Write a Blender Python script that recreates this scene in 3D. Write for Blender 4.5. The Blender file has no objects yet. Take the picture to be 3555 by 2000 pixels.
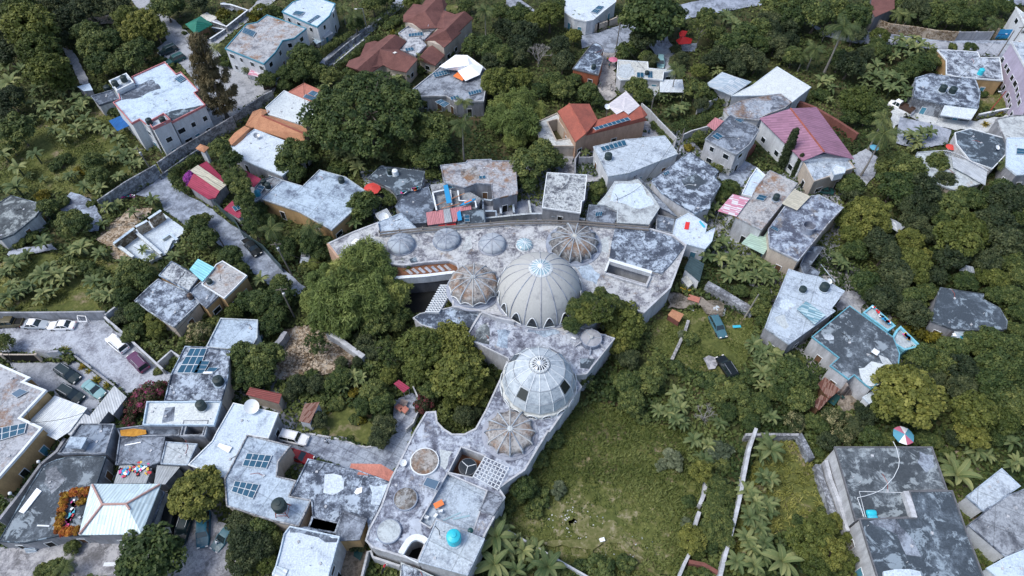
import bpy, math, random
import numpy as np
from mathutils import Vector, Matrix
from mathutils.geometry import tessellate_polygon
R = math.radians
rnd = random.Random(7)
nr = np.random.default_rng(11)
scene = bpy.context.scene
col = scene.collection

# ------------------------------------------------------------------ camera
W, H, FOC, CAMZ, DEP = 3555.0, 2000.0, 2370.0, 96.0, R(52)
cam_d = bpy.data.cameras.new('camera'); cam = bpy.data.objects.new('camera', cam_d); col.objects.link(cam)
cam_d.sensor_width = 36.0; cam_d.lens = 36.0*FOC/W; cam_d.clip_end = 2000; cam_d.clip_start = 0.5
cam.location = (0, 0, CAMZ); cam.rotation_euler = (R(90)-DEP, 0, 0)
scene.camera = cam
SD, CD = math.sin(DEP), math.cos(DEP)
TS = 900/2576.0
TILE = {'O': (0, 0, 1.38005)}
for i, c in enumerate('ABCD'):
    for j in range(4):
        TILE[c+str(j+1)] = (885*i, 500*j, TS)

def uv(t, x, y):
    a, b, s = TILE[t]
    return a+x*s, b+y*s

def at(t, x, y, z=0.0):
    """World point at height z seen at tile position (x, y)."""
    u, v = uv(t, x, y)
    X, Y = (u-W/2)/FOC, (H/2-v)/FOC
    dy = Y*SD+CD; dz = Y*CD-SD
    k = (z-CAMZ)/dz
    return Vector((X*k, dy*k, z))

def depth(p):
    return p.y*CD+(CAMZ-p.z)*SD

def P(t, pts, z):
    """Points may be (x, y), (x, y, z) or (tile, x, y[, z])."""
    out = []
    for p in pts:
        tt = t
        if isinstance(p[0], str): tt = p[0]; p = p[1:]
        out.append(at(tt, p[0], p[1], p[2] if len(p) > 2 else z))
    return out

# ------------------------------------------------------------------ polygons
def area(p):
    return 0.5*sum(p[i].x*p[(i+1) % len(p)].y-p[(i+1) % len(p)].x*p[i].y for i in range(len(p)))

def ccw(p):
    return list(p) if area(p) > 0 else list(p)[::-1]

def offset(p, d):
    """Inset (d > 0) of a counter-clockwise polygon."""
    n = len(p); out = []
    for i in range(n):
        a, b, c = p[i-1], p[i], p[(i+1) % n]
        e1 = Vector((b.x-a.x, b.y-a.y)).normalized(); e2 = Vector((c.x-b.x, c.y-b.y)).normalized()
        n1 = Vector((-e1.y, e1.x)); n2 = Vector((-e2.y, e2.x))
        m = n1+n2
        if m.length < 1e-4: m = n1
        m.normalize(); s = max(0.45, m.dot(n1))
        out.append(Vector((b.x+m.x*d/s, b.y+m.y*d/s, b.z)))
    return out

def inside(px, py, poly):
    r = np.zeros(len(px), bool); n = len(poly)
    for i in range(n):
        x1, y1, x2, y2 = poly[i].x, poly[i].y, poly[(i+1) % n].x, poly[(i+1) % n].y
        if y1 == y2: continue
        c = ((y1 > py) != (y2 > py)) & (px < (x2-x1)*(py-y1)/(y2-y1)+x1)
        r ^= c
    return r

# ------------------------------------------------------------------ mesh building
class MB:
    def __init__(s): s.v = []; s.f = []
    def add(s, vs, fs):
        o = len(s.v); s.v += [tuple(v) for v in vs]; s.f += [tuple(i+o for i in f) for f in fs]; return s
    def poly(s, pts): return s.add(pts, [tuple(range(len(pts)))])
    def prism(s, p, z0, z1, cap=True, bottom=False):
        n = len(p)
        s.add([(q.x, q.y, z0) for q in p]+[(q.x, q.y, z1) for q in p],
              [(i, (i+1) % n, n+(i+1) % n, n+i) for i in range(n)]+([tuple(range(n, 2*n))] if cap else [])+([tuple(range(n))[::-1]] if bottom else []))
        return s
    def ring(s, po, pi, z0, z1):
        n = len(po)
        s.add([(q.x, q.y, z0) for q in po]+[(q.x, q.y, z1) for q in po]+[(q.x, q.y, z0) for q in pi]+[(q.x, q.y, z1) for q in pi],
              [f for i in range(n) for f in ((i, (i+1) % n, n+(i+1) % n, n+i), (n+i, n+(i+1) % n, 3*n+(i+1) % n, 3*n+i), (3*n+i, 3*n+(i+1) % n, 2*n+(i+1) % n, 2*n+i))])
        return s
    def holed(s, p, holes, z0, z1):
        loops = [p]+[ccw(h)[::-1] for h in holes]
        flat = [q for l in loops for q in l]
        tris = tessellate_polygon([[Vector((q.x, q.y, 0)) for q in l] for l in loops])
        s.add([(q.x, q.y, z1) for q in flat], [t if (Vector((flat[t[1]]-flat[t[0]]).xy).cross(Vector((flat[t[2]]-flat[t[0]]).xy))) > 0 else t[::-1] for t in tris])
        for l in loops:
            s.prism(l, z0, z1, cap=False)
        return s
    def box(s, c, size, rz=0.0, up=None):
        hx, hy, hz = [q/2 for q in size]; ca, sa = math.cos(rz), math.sin(rz)
        vs = []
        for z in (-hz, hz):
            for x, y in ((-hx, -hy), (hx, -hy), (hx, hy), (-hx, hy)):
                vs.append((c[0]+x*ca-y*sa, c[1]+x*sa+y*ca, c[2]+z))
        return s.add(vs, [(3, 2, 1, 0), (4, 5, 6, 7), (0, 1, 5, 4), (1, 2, 6, 5), (2, 3, 7, 6), (3, 0, 4, 7)])
    def bar(s, a, b, w, h=None):
        a = Vector(a); b = Vector(b); h = h or w
        d = (b-a)
        if d.length < 1e-6: return s
        d.normalize()
        u = d.cross(Vector((0, 0, 1)))
        if u.length < 1e-3: u = Vector((1, 0, 0))
        u.normalize(); n = u.cross(d)
        vs = [q+u*sx*w/2+n*sy*h/2 for q in (a, b) for sx, sy in ((-1, -1), (1, -1), (1, 1), (-1, 1))]
        return s.add(vs, [(0, 1, 2, 3), (7, 6, 5, 4), (0, 4, 5, 1), (1, 5, 6, 2), (2, 6, 7, 3), (3, 7, 4, 0)])
    def tube(s, pts, rad, k=6):
        pts = [Vector(p) for p in pts]; n = len(pts)
        if not hasattr(rad, '__len__'): rad = [rad]*n
        vs = []
        for i, p in enumerate(pts):
            d = (pts[min(i+1, n-1)]-pts[max(i-1, 0)]).normalized()
            u = d.cross(Vector((0, 0, 1)))
            if u.length < 1e-2: u = Vector((1, 0, 0))
            u.normalize(); w = u.cross(d)
            for j in range(k):
                a = 2*math.pi*j/k
                vs.append(p+(u*math.cos(a)+w*math.sin(a))*rad[i])
        fs = [(i*k+j, i*k+(j+1) % k, (i+1)*k+(j+1) % k, (i+1)*k+j) for i in range(n-1) for j in range(k)]
        fs += [tuple(range(k))[::-1], tuple(range((n-1)*k, n*k))]
        return s.add(vs, fs)
    def lathe(s, prof, c, k=20, a0=0.0, cap=True):
        vs = [(c[0]+r*math.cos(a0+2*math.pi*j/k), c[1]+r*math.sin(a0+2*math.pi*j/k), c[2]+z) for r, z in prof for j in range(k)]
        n = len(prof)
        fs = [(i*k+j, i*k+(j+1) % k, (i+1)*k+(j+1) % k, (i+1)*k+j) for i in range(n-1) for j in range(k)]
        if cap: fs.append(tuple(range((n-1)*k, n*k)))
        return s.add(vs, fs)
    def build(s, name, m, parent=None, smooth=False):
        me = bpy.data.meshes.new(name)
        o = Vector((0, 0, 0)) if parent is None else worldloc(parent)
        me.from_pydata([(v[0]-o.x, v[1]-o.y, v[2]-o.z) for v in s.v], [], s.f)
        me.materials.append(M[m] if isinstance(m, str) else m)
        if smooth: me.polygons.foreach_set('use_smooth', [True]*len(me.polygons))
        me.update()
        ob = bpy.data.objects.new(name, me); col.objects.link(ob)
        if parent is not None: ob.parent = parent
        return ob

def worldloc(o):
    p = Vector((0, 0, 0))
    while o is not None: p = p+o.location; o = o.parent
    return p

SEEN = set()
def tag(o, label=None, cat=None, group=None, kind=None):
    if label:
        n = len(label.split())
        if not 4 <= n <= 16: print('LABEL LENGTH', n, label)
        if label in SEEN and not group: print('LABEL TWICE', label)
        SEEN.add(label); o['label'] = label
    if cat: o['category'] = cat
    if group: o['group'] = group
    if kind: o['kind'] = kind
    return o

def empty(name, loc, label=None, cat=None, group=None):
    o = bpy.data.objects.new(name, None); col.objects.link(o); o.location = loc; o.empty_display_size = 0.3
    return tag(o, label, cat, group)

LM = []
def landmark(phrase, pts):
    c = sum(pts, Vector())/len(pts)
    LM.append((phrase, c))

BLOCK = []   # footprints where nothing grows
# ------------------------------------------------------------------ materials
M = {}
class NT:
    def __init__(s, name):
        s.m = bpy.data.materials.new(name); s.m.use_nodes = True
        s.n = s.m.node_tree; s.b = s.n.nodes['Principled BSDF']; M[name] = s.m
    def new(s, t, **k):
        x = s.n.nodes.new(t)
        for a, b in k.items():
            if a[0] == '_': x.inputs[a[1:].replace('_', ' ')].default_value = b
            else: setattr(x, a, b)
        return x
    def link(s, a, b): s.n.links.new(a, b)
    def pos(s):
        """4D noise coordinates: world position and a value of the object's own."""
        g = s.new('ShaderNodeNewGeometry'); o = s.new('ShaderNodeObjectInfo')
        m = s.new('ShaderNodeMath', operation='MULTIPLY'); s.link(o.outputs['Random'], m.inputs[0]); m.inputs[1].default_value = 40
        return g.outputs['Position'], m.outputs[0], o.outputs['Random']
    def noise(s, p, w, scale, detail=6, rough=.6, dist=0):
        n = s.new('ShaderNodeTexNoise', noise_dimensions='4D'); s.link(p, n.inputs['Vector']); s.link(w, n.inputs['W'])
        n.inputs['Scale'].default_value = scale; n.inputs['Detail'].default_value = detail; n.inputs['Roughness'].default_value = rough
        n.inputs['Distortion'].default_value = dist
        return n.outputs['Fac']
    def ramp(s, fac, stops):
        r = s.new('ShaderNodeValToRGB'); s.link(fac, r.inputs[0]); e = r.color_ramp.elements
        while len(e) < len(stops): e.new(.5)
        for i, (q, c) in enumerate(stops):
            e[i].position = q; e[i].color = (*c, 1) if hasattr(c, '__len__') else (c, c, c, 1)
        return r.outputs[0]
    def mix(s, fac, a, b, mode='MIX'):
        m = s.new('ShaderNodeMix', data_type='RGBA', blend_type=mode)
        for sock, v in ((m.inputs[0], fac), (m.inputs[6], a), (m.inputs[7], b)):
            if hasattr(v, 'default_value'): s.link(v, sock)
            elif hasattr(v, '__len__'): sock.default_value = (*v, 1)
            else: sock.default_value = v
        return m.outputs[2]
    def bump(s, h, st=.3, d=.05):
        b = s.new('ShaderNodeBump'); s.link(h, b.inputs['Height']); b.inputs['Strength'].default_value = st; b.inputs['Distance'].default_value = d
        s.link(b.outputs[0], s.b.inputs['Normal'])
    def done(s, c, rough=.9, metal=0, spec=.3):
        if hasattr(c, 'default_value'): s.link(c, s.b.inputs['Base Color'])
        else: s.b.inputs['Base Color'].default_value = (*c, 1)
        s.b.inputs['Roughness'].default_value = rough; s.b.inputs['Metallic'].default_value = metal
        s.b.inputs['Specular IOR Level'].default_value = spec
        return s.m

def concrete(name, light, mid, dark, cover, fine=.5, rust=0.0, rustc=(.22, .12, .06), big=.16, speck=True, joints=0.0):
    """Weathered flat-roof concrete: mould patches (cover 0..1), fine speckle and rust."""
    t = NT(name); p, w, r = t.pos()
    light, mid, dark = [tuple(q*k for q, k in zip(c, (.75, .81, .87))) for c in (light, mid, dark)]
    a = t.noise(p, w, big*1.7, 10, .74, .25)
    b = t.noise(p, w, 2.6, 9, .8)
    ad = t.new('ShaderNodeMath', operation='MULTIPLY_ADD'); t.link(r, ad.inputs[0]); ad.inputs[1].default_value = .09; t.link(a, ad.inputs[2])
    a = ad.outputs[0]
    sh = .045+ (.5-cover)*.3
    c1 = t.ramp(a, [(.435+sh, light), (.49+sh, mid), (.57+sh, dark)])
    sp = t.ramp(b, [(.455, 0.0), (.515, 1.0)])
    c2 = t.mix(sp, dark, c1)
    c3 = t.mix(fine, c1, c2)
    sp2 = t.ramp(t.noise(p, w, 4.5, 4, .7), [(.36, .72 if speck else .92), (.62, 1.08 if speck else 1.03)])
    c4 = t.mix(1.0, c3, sp2, 'MULTIPLY')
    w2 = t.ramp(t.noise(p, w, .45, 8, .72, .6), [(.53, 0.0), (.575, 1.0)])
    c5 = t.mix(t.ramp(w2, [(0, 0.0), (1, .75)]), c4, light)
    if rust:
        rr = t.ramp(t.noise(p, w, .33, 9, .75), [(.62-rust*.25, 0.0), (.72-rust*.2, .85)])
        c5 = t.mix(rr, c5, rustc)
    c5 = t.mix(1.0, c5, t.ramp(r, [(0, (1.06, 1.0, .90)), (.45, (1, 1, 1)), (1, (.88, .95, 1.0))]), 'MULTIPLY')
    if joints:
        mp = t.new('ShaderNodeMapping'); t.link(p, mp.inputs[0]); mp.inputs['Rotation'].default_value = (0, 0, .45); mp.inputs['Location'].default_value = (1.3, .7, 0)
        bk = t.new('ShaderNodeTexBrick'); t.link(mp.outputs[0], bk.inputs['Vector']); bk.inputs['Scale'].default_value = 1; bk.inputs['Brick Width'].default_value = joints; bk.inputs['Row Height'].default_value = joints*.8; bk.inputs['Mortar Size'].default_value = .07; bk.offset = 0
        bk.inputs['Color1'].default_value = (1, 1, 1, 1); bk.inputs['Color2'].default_value = (.9, .9, .9, 1); bk.inputs['Mortar'].default_value = (.6, .6, .6, 1)
        c5 = t.mix(.8, c5, bk.outputs['Color'], 'MULTIPLY')
    t.bump(b, .25, .04)
    return t.done(c5, .92, 0, .2)

WL = (.62, .68, .74)
concrete('roof_pale', (.68, .74, .79), (.50, .55, .61), (.20, .22, .27), .25, .35, joints=5.5)
concrete('roof_white', (.80, .86, .90), (.66, .72, .77), (.30, .33, .38), .15, .2)
concrete('roof_mottled', (.66, .71, .76), (.40, .43, .49), (.085, .095, .12), .5, .75, big=.3)
concrete('roof_grey', (.46, .49, .54), (.31, .33, .37), (.12, .13, .155), .5, .4, joints=4.2)
concrete('roof_dark', (.42, .47, .50), (.17, .195, .22), (.085, .10, .115), .72, .35)
concrete('roof_rust', (.58, .58, .60), (.42, .42, .45), (.14, .14, .16), .35, .5, .5)
concrete('roof_villa', (.66, .68, .72), (.40, .41, .47), (.13, .13, .16), .48, .5, .22, (.30, .25, .20), .24)
concrete('roof_beige', (.72, .72, .68), (.55, .55, .53), (.30, .29, .29), .25, .3, .12, (.36, .27, .18))
concrete('dome_grey', (.46, .47, .52), (.38, .39, .44), (.24, .24, .28), .4, .12, speck=False)
concrete('dome_beige', (.55, .56, .57), (.45, .46, .48), (.27, .28, .31), .35, .08, speck=False)
concrete('dome_white', (.68, .70, .70), (.58, .61, .62), (.40, .43, .46), .4, .1, big=.5, speck=False)
concrete('dome_rust', (.52, .49, .46), (.40, .35, .31), (.13, .12, .12), .45, .5, .42, (.25, .14, .075), .5)
concrete('disc_rust', (.54, .50, .46), (.42, .36, .31), (.16, .13, .11), .45, .6, .45, (.24, .14, .08), .6)
concrete('ground_yard', (.60, .62, .67), (.44, .45, .50), (.20, .20, .23), .4, .4)
concrete('road', (.50, .52, .58), (.38, .40, .45), (.22, .23, .26), .45, .3)
concrete('track', (.60, .57, .56), (.42, .40, .41), (.20, .19, .19), .45, .45)
concrete('dirt', (.42, .34, .27), (.28, .22, .16), (.10, .085, .06), .5, .6)
concrete('rubble', (.62, .52, .42), (.42, .30, .19), (.16, .11, .07), .5, .9, big=.9)
concrete('sand', (.80, .78, .74), (.65, .63, .60), (.40, .39, .38), .25, .3)
concrete('stone_wall', (.58, .57, .57), (.42, .41, .42), (.18, .175, .18), .5, .9, big=.6)
concrete('paving', (.60, .60, .64), (.50, .50, .54), (.26, .26, .30), .4, .3, joints=1.6)
concrete('wood_deck', (.40, .33, .30), (.28, .22, .20), (.12, .09, .08), .5, .5)

def wall(name, c, stain=.5):
    t = NT(name); p, w, r = t.pos()
    mp = t.new('ShaderNodeMapping'); t.link(p, mp.inputs[0]); mp.inputs['Scale'].default_value = (1, 1, .25)
    n = t.noise(mp.outputs[0], w, .9, 8, .7)
    k = t.ramp(n, [(.35, tuple(q*(1-stain*.8) for q in c)), (.6, c)])
    n2 = t.ramp(t.noise(p, w, 5, 4, .6), [(.3, .82), (.7, 1.05)])
    t.bump(n, .2, .02)
    return t.done(t.mix(1.0, k, n2, 'MULTIPLY'), .85)
wall('wall_white', (.66, .71, .76), .3)
wall('wall_pale', (.56, .59, .63), .5)
wall('wall_grey', (.36, .38, .42), .6)
wall('wall_dark', (.17, .18, .20), .5)
wall('wall_cream', (.56, .50, .43), .35)
wall('wall_ochre', (.50, .34, .17), .35)
wall('wall_salmon', (.56, .38, .28), .35)
wall('wall_lilac', (.50, .46, .60), .3)
wall('wall_terra', (.38, .13, .07), .4)
wall('wall_rust', (.22, .09, .075), .4)
wall('wall_cyan', (.22, .58, .72), .3)
wall('rim_pink', (.60, .24, .25), .3)
wall('rim_cyan', (.16, .42, .54), .4)
wall('rim_white', (.76, .82, .86), .15)
wall('rim_blue', (.10, .32, .44), .2)
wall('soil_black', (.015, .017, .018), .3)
wall('wood', (.20, .12, .07), .5)
wall('terrace_tile', (.24, .11, .06), .5)

def plain(name, c, rough=.5, metal=0, spec=.5, emit=None):
    t = NT(name); return t.done(c, rough, metal, spec)
plain('glass_dark', (.012, .018, .022), .08, 0, .8)
plain('glass_car', (.02, .035, .04), .05, 0, 1)
plain('glass_pale', (.30, .45, .52), .1, 0, .8)
plain('rubber', (.012, .012, .013), .8)
plain('rim_metal', (.35, .36, .38), .35, .8)
plain('lamp_glass', (.75, .75, .72), .15)
plain('tank_black', (.014, .032, .035), .6)
plain('tank_cyan', (.03, .50, .62), .4)
plain('tank_blue', (.02, .22, .33), .4)
plain('tank_white', (.75, .80, .83), .4)
plain('steel', (.42, .45, .48), .4, .6)
plain('white_paint', (.80, .83, .86), .5)
plain('red_steel', (.30, .06, .04), .6)
plain('pole_grey', (.16, .15, .14), .8)
plain('tarp_blue', (.02, .27, .55), .55)
plain('tarp_white', (.86, .90, .94), .5)
plain('tarp_red', (.65, .03, .03), .7)
plain('tarp_orange', (.75, .20, .05), .6)
plain('umbrella_red', (.60, .06, .05), .7)
plain('umbrella_pink', (.55, .16, .26), .7)
plain('umbrella_blue', (.10, .34, .48), .7)
plain('plastic_red', (.50, .03, .05), .5)
plain('plastic_pink', (.62, .07, .30), .6)
plain('plastic_yellow', (.70, .45, .05), .6)
plain('plastic_cyan', (.05, .45, .60), .5)
plain('panel_frame', (.55, .60, .64), .4, .3)
plain('skin', (.10, .05, .03), .6)
for nm, c in {'car_white': (.80, .83, .86), 'car_silver': (.38, .44, .50), 'car_dark': (.012, .03, .038), 'car_teal': (.06, .15, .19), 'car_pale_teal': (.22, .40, .43),
              'car_purple': (.12, .05, .11), 'car_red': (.28, .015, .02), 'car_olive': (.10, .09, .05), 'car_blue': (.02, .11, .17), 'car_black': (.008, .012, .014),
              'car_brown': (.07, .045, .035), 'car_green': (.02, .08, .08)}.items():
    t = NT(nm); t.b.inputs['Coat Weight'].default_value = .15; t.b.inputs['Coat Roughness'].default_value = .08; t.done(c, .35, 0, .3)

t = NT('solar_cell'); p, w, r = t.pos()
n = t.noise(p, w, .6, 3, .5)
t.done(t.ramp(n, [(.3, (.014, .07, .125)), (.7, (.025, .11, .19))]), .3, .1, .4)
t = NT('solar_grey'); t.done((.10, .17, .25), .25, .2, .6)

def metal(name, c, ang, pitch=.25, stain=.3, rough=.5, c2=None):
    """Corrugated sheet with its ridges running along the angle ang."""
    t = NT(name); p, w, r = t.pos()
    mp = t.new('ShaderNodeMapping'); t.link(p, mp.inputs[0]); mp.inputs['Rotation'].default_value = (0, 0, -ang)
    sx = t.new('ShaderNodeSeparateXYZ'); t.link(mp.outputs[0], sx.inputs[0])
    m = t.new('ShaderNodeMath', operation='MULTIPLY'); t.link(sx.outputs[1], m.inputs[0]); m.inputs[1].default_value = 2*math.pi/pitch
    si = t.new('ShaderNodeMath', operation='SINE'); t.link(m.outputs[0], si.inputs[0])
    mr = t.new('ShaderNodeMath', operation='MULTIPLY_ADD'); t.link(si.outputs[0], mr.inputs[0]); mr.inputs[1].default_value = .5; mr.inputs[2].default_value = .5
    n = t.noise(p, w, .35, 8, .7)
    # sheets of slightly different age
    sc = t.new('ShaderNodeMapping'); t.link(mp.outputs[0], sc.inputs[0]); sc.inputs['Scale'].default_value = (.18, .9, 0)
    vo = t.new('ShaderNodeTexVoronoi', distance='CHEBYCHEV'); t.link(sc.outputs[0], vo.inputs['Vector']); vo.inputs['Randomness'].default_value = 0
    sh = t.new('ShaderNodeSeparateColor'); t.link(vo.outputs['Color'], sh.inputs[0])
    d = tuple(q*(1-stain) for q in c)
    k = t.ramp(n, [(.3, d), (.6, c)])
    if c2:
        k = t.mix(t.ramp(sh.outputs[0], [(.45, 0.0), (.5, 1.0)]), k, c2)
    else:
        k = t.mix(1.0, k, t.ramp(sh.outputs[0], [(0, .82), (1, 1.08)]), 'MULTIPLY')
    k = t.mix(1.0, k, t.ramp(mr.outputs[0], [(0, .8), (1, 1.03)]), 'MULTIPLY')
    t.bump(mr.outputs[0], .5, .05)
    return t.done(k, rough, .1, .4)

def tiles(name, c, dark):
    t = NT(name); p, w, r = t.pos()
    n = t.noise(p, w, .5, 8, .7); b = t.noise(p, w, 5, 3, .7)
    k = t.ramp(n, [(.35, dark), (.6, c)])
    k = t.mix(1.0, k, t.ramp(b, [(.3, .75), (.7, 1.15)]), 'MULTIPLY')
    t.bump(b, .5, .05)
    return t.done(k, .85)
tiles('tile_maroon', (.185, .085, .075), (.12, .055, .05))
tiles('tile_red', (.36, .11, .08), (.25, .085, .065))
tiles('tile_orange', (.50, .26, .15), (.36, .17, .10))
tiles('tile_coral', (.50, .21, .16), (.42, .17, .13))
tiles('tile_yellow', (.62, .32, .05), (.35, .15, .02))

def leaf(name, a, b, c, trans=.18):
    """Leaves: each leaf and clump has its own tint; each plant leans to its own green."""
    t = NT(name); at_ = t.new('ShaderNodeAttribute', attribute_name='tint'); o = t.new('ShaderNodeObjectInfo')
    k = t.ramp(at_.outputs['Fac'], [(.05, a), (.5, b), (.95, c)])
    hs = t.new('ShaderNodeHueSaturation'); t.link(k, hs.inputs['Color'])
    m = t.new('ShaderNodeMapRange'); t.link(o.outputs['Random'], m.inputs[0]); m.inputs[3].default_value = .478; m.inputs[4].default_value = .525; t.link(m.outputs[0], hs.inputs['Hue'])
    m2 = t.new('ShaderNodeMapRange'); t.link(o.outputs['Random'], m2.inputs[0]); m2.inputs[3].default_value = 1.2; m2.inputs[4].default_value = .62; t.link(m2.outputs[0], hs.inputs['Value'])
    t.link(hs.outputs[0], t.b.inputs['Base Color']); t.b.inputs['Roughness'].default_value = .6; t.b.inputs['Specular IOR Level'].default_value = .25
    tr = t.new('ShaderNodeBsdfTranslucent'); t.link(hs.outputs[0], tr.inputs[0])
    mx = t.new('ShaderNodeMixShader'); mx.inputs[0].default_value = trans; t.link(t.b.outputs[0], mx.inputs[1]); t.link(tr.outputs[0], mx.inputs[2])
    t.link(mx.outputs[0], t.n.nodes['Material Output'].inputs['Surface'])
leaf('leaf_mid', (0.035, 0.062, 0.020), (0.081, 0.117, 0.034), (0.183, 0.213, 0.065))
leaf('leaf_dark', (0.024, 0.041, 0.019), (0.051, 0.072, 0.030), (0.109, 0.131, 0.057))
leaf('leaf_light', (0.055, 0.077, 0.017), (0.118, 0.145, 0.032), (0.224, 0.242, 0.063))
leaf('leaf_feather', (0.082, 0.114, 0.030), (0.177, 0.229, 0.060), (0.296, 0.346, 0.112))
leaf('leaf_yellow', (0.063, 0.065, 0.009), (0.158, 0.150, 0.018), (0.315, 0.270, 0.037))
leaf('leaf_banana', (0.072, 0.118, 0.043), (0.138, 0.186, 0.073), (0.246, 0.276, 0.114), .25)
leaf('leaf_palm', (0.054, 0.086, 0.028), (0.108, 0.147, 0.050), (0.214, 0.241, 0.086))
leaf('leaf_brown', (0.061, 0.058, 0.026), (0.116, 0.101, 0.048), (0.177, 0.150, 0.074))
leaf('leaf_cypress', (0.022, 0.039, 0.017), (0.041, 0.063, 0.025), (0.071, 0.093, 0.036))
leaf('leaf_grey', (0.061, 0.084, 0.048), (0.110, 0.141, 0.081), (0.187, 0.219, 0.134))
leaf('leaf_flower', (0.032, 0.050, 0.017), (0.063, 0.085, 0.028), (0.473, 0.420, 0.230))
leaf('leaf_pink', (0.032, 0.045, 0.017), (0.058, 0.065, 0.026), (0.315, 0.040, 0.120))
leaf('leaf_purple', (0.168, 0.020, 0.184), (0.315, 0.050, 0.331), (0.420, 0.100, 0.423))
leaf('leaf_croton', (0.168, 0.030, 0.018), (0.315, 0.130, 0.018), (0.525, 0.300, 0.037))
leaf('leaf_grass', (.080, .102, .022), (.16, .185, .042), (.30, .31, .10))
leaf('leaf_lawn', (0.058, 0.079, 0.016), (0.098, 0.123, 0.026), (0.162, 0.171, 0.046))
wall('bark', (.16, .14, .12), .5)
wall('bark_pale', (.30, .29, .27), .4)
wall('bark_dead', (.34, .33, .32), .3)
t = NT('worn_soil'); p, w, r = t.pos()
n = t.noise(p, w, .9, 9, .75)
t.done(t.ramp(n, [(.40, (.085, .10, .03)), (.52, (.15, .15, .06)), (.62, (.30, .27, .19))]), .95)
t = NT('ground'); p, w, r = t.pos()
n = t.noise(p, w, .12, 9, .7); b = t.noise(p, w, 1.3, 6, .75)
k = t.ramp(n, [(.38, (.040, .052, .018)), (.52, (.062, .070, .026)), (.66, (.12, .095, .055))])
t.done(t.mix(1.0, k, t.ramp(b, [(.3, .6), (.7, 1.3)]), 'MULTIPLY'), .95)
t = NT('grass_soil'); p, w, r = t.pos()
n = t.noise(p, w, .20, 9, .72); b = t.noise(p, w, 1.6, 6, .75)
k = t.ramp(n, [(.40, (.075, .095, .025)), (.53, (.11, .125, .035)), (.62, (.22, .18, .12))])
t.done(t.mix(1.0, k, t.ramp(b, [(.3, .6), (.7, 1.3)]), 'MULTIPLY'), .95)
wall('cap_pink', (.52, .34, .31), .3)
# ------------------------------------------------------------------ foliage
def quads(name, V, tint, m, parent=None):
    """Mesh of separate leaf quads; V is (n, 4, 3)."""
    n = len(V); me = bpy.data.meshes.new(name)
    me.vertices.add(4*n); me.vertices.foreach_set('co', V.reshape(-1).astype(np.float32))
    me.loops.add(4*n); me.loops.foreach_set('vertex_index', np.arange(4*n, dtype=np.int32))
    me.polygons.add(n); me.polygons.foreach_set('loop_start', np.arange(0, 4*n, 4, dtype=np.int32))
    try: me.polygons.foreach_set('loop_total', np.full(n, 4, dtype=np.int32))
    except Exception: pass
    a = me.attributes.new('tint', 'FLOAT', 'FACE'); a.data.foreach_set('value', tint.astype(np.float32))
    me.materials.append(M[m]); me.update(calc_edges=True)
    return me

def leafset(C, Nn, size, asp, droop=0.0):
    """Leaf quads at centres C with rough normals Nn."""
    n = len(C)
    Nn = Nn+nr.normal(0, .55, (n, 3)); Nn /= np.linalg.norm(Nn, axis=1)[:, None]+1e-9
    A = nr.normal(0, 1, (n, 3)); A[:, 2] -= droop
    U = A-(A*Nn).sum(1)[:, None]*Nn; U /= np.linalg.norm(U, axis=1)[:, None]+1e-9
    Vv = np.cross(Nn, U)
    s = size*nr.uniform(.65, 1.3, n)
    a = (U.T*s*asp).T; b = (Vv.T*s).T
    return np.stack([C-a, C-b*.9+a*.1, C+a, C+b*.9+a*.1], 1)

def clumps(cen, rad, per, size, asp=1.3, flat=1.0, droop=0.0, shell=.75):
    Cs, Ns, T = [], [], []
    for c, r in zip(cen, rad):
        d = nr.normal(0, 1, (per, 3)); d /= np.linalg.norm(d, axis=1)[:, None]
        d[:, 2] = np.where(d[:, 2] < -.35, -d[:, 2], d[:, 2])
        rr = r*nr.uniform(shell, 1.05, per)
        q = d*rr[:, None]; q[:, 2] *= flat
        Cs.append(c+q); nn = d.copy(); nn[:, 2] += .5; Ns.append(nn)
        T.append(np.clip(nr.uniform(.15, .75)+nr.normal(0, .16, per), 0, 1))
    C = np.concatenate(Cs); N = np.concatenate(Ns)
    return leafset(C, N, size, asp, droop), np.concatenate(T)

def crown_centres(n, rx, rz, cz, fill=.55, bumpy=.18, top=-.25):
    out = []
    while len(out) < n:
        d = nr.normal(0, 1, 3); d /= np.linalg.norm(d)
        if d[2] < top: continue
        k = nr.uniform(fill, 1)**.6*(1+nr.normal(0, bumpy)*.6)
        out.append((d[0]*rx*k, d[1]*rx*k, cz+d[2]*rz*k))
    return np.array(out)

def trunk_mesh(top, r0, r1, limbs, spread, m, seed=0, lean=.04):
    q = random.Random(seed); b = MB()
    pts = [Vector((q.uniform(-lean, lean)*i, q.uniform(-lean, lean)*i, top*i/4)) for i in range(5)]
    b.tube(pts, [r0*(1.5 if i == 0 else 1)+(r1-r0)*i/4 for i in range(5)], 7)
    for k in range(limbs):
        a = 2*math.pi*k/limbs+q.uniform(-.4, .4); s = pts[2+(k % 3)]
        e = Vector((math.cos(a)*spread, math.sin(a)*spread, top+q.uniform(.0, .35)*spread+spread*.2))
        mid = (s+e)/2+Vector((q.uniform(-.1, .1), q.uniform(-.1, .1), spread*.12))
        b.tube([s, mid, e], [r1*.8, r1*.5, r1*.2], 5)
        for j in range(2):
            a2 = a+q.uniform(-.8, .8)
            b.tube([mid, mid+Vector((math.cos(a2), math.sin(a2), .8))*spread*.45], [r1*.4, r1*.12], 4)
    me = bpy.data.meshes.new('trunk'); me.from_pydata([tuple(v) for v in b.v], [], b.f); me.materials.append(M[m]); me.update()
    return me

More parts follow.
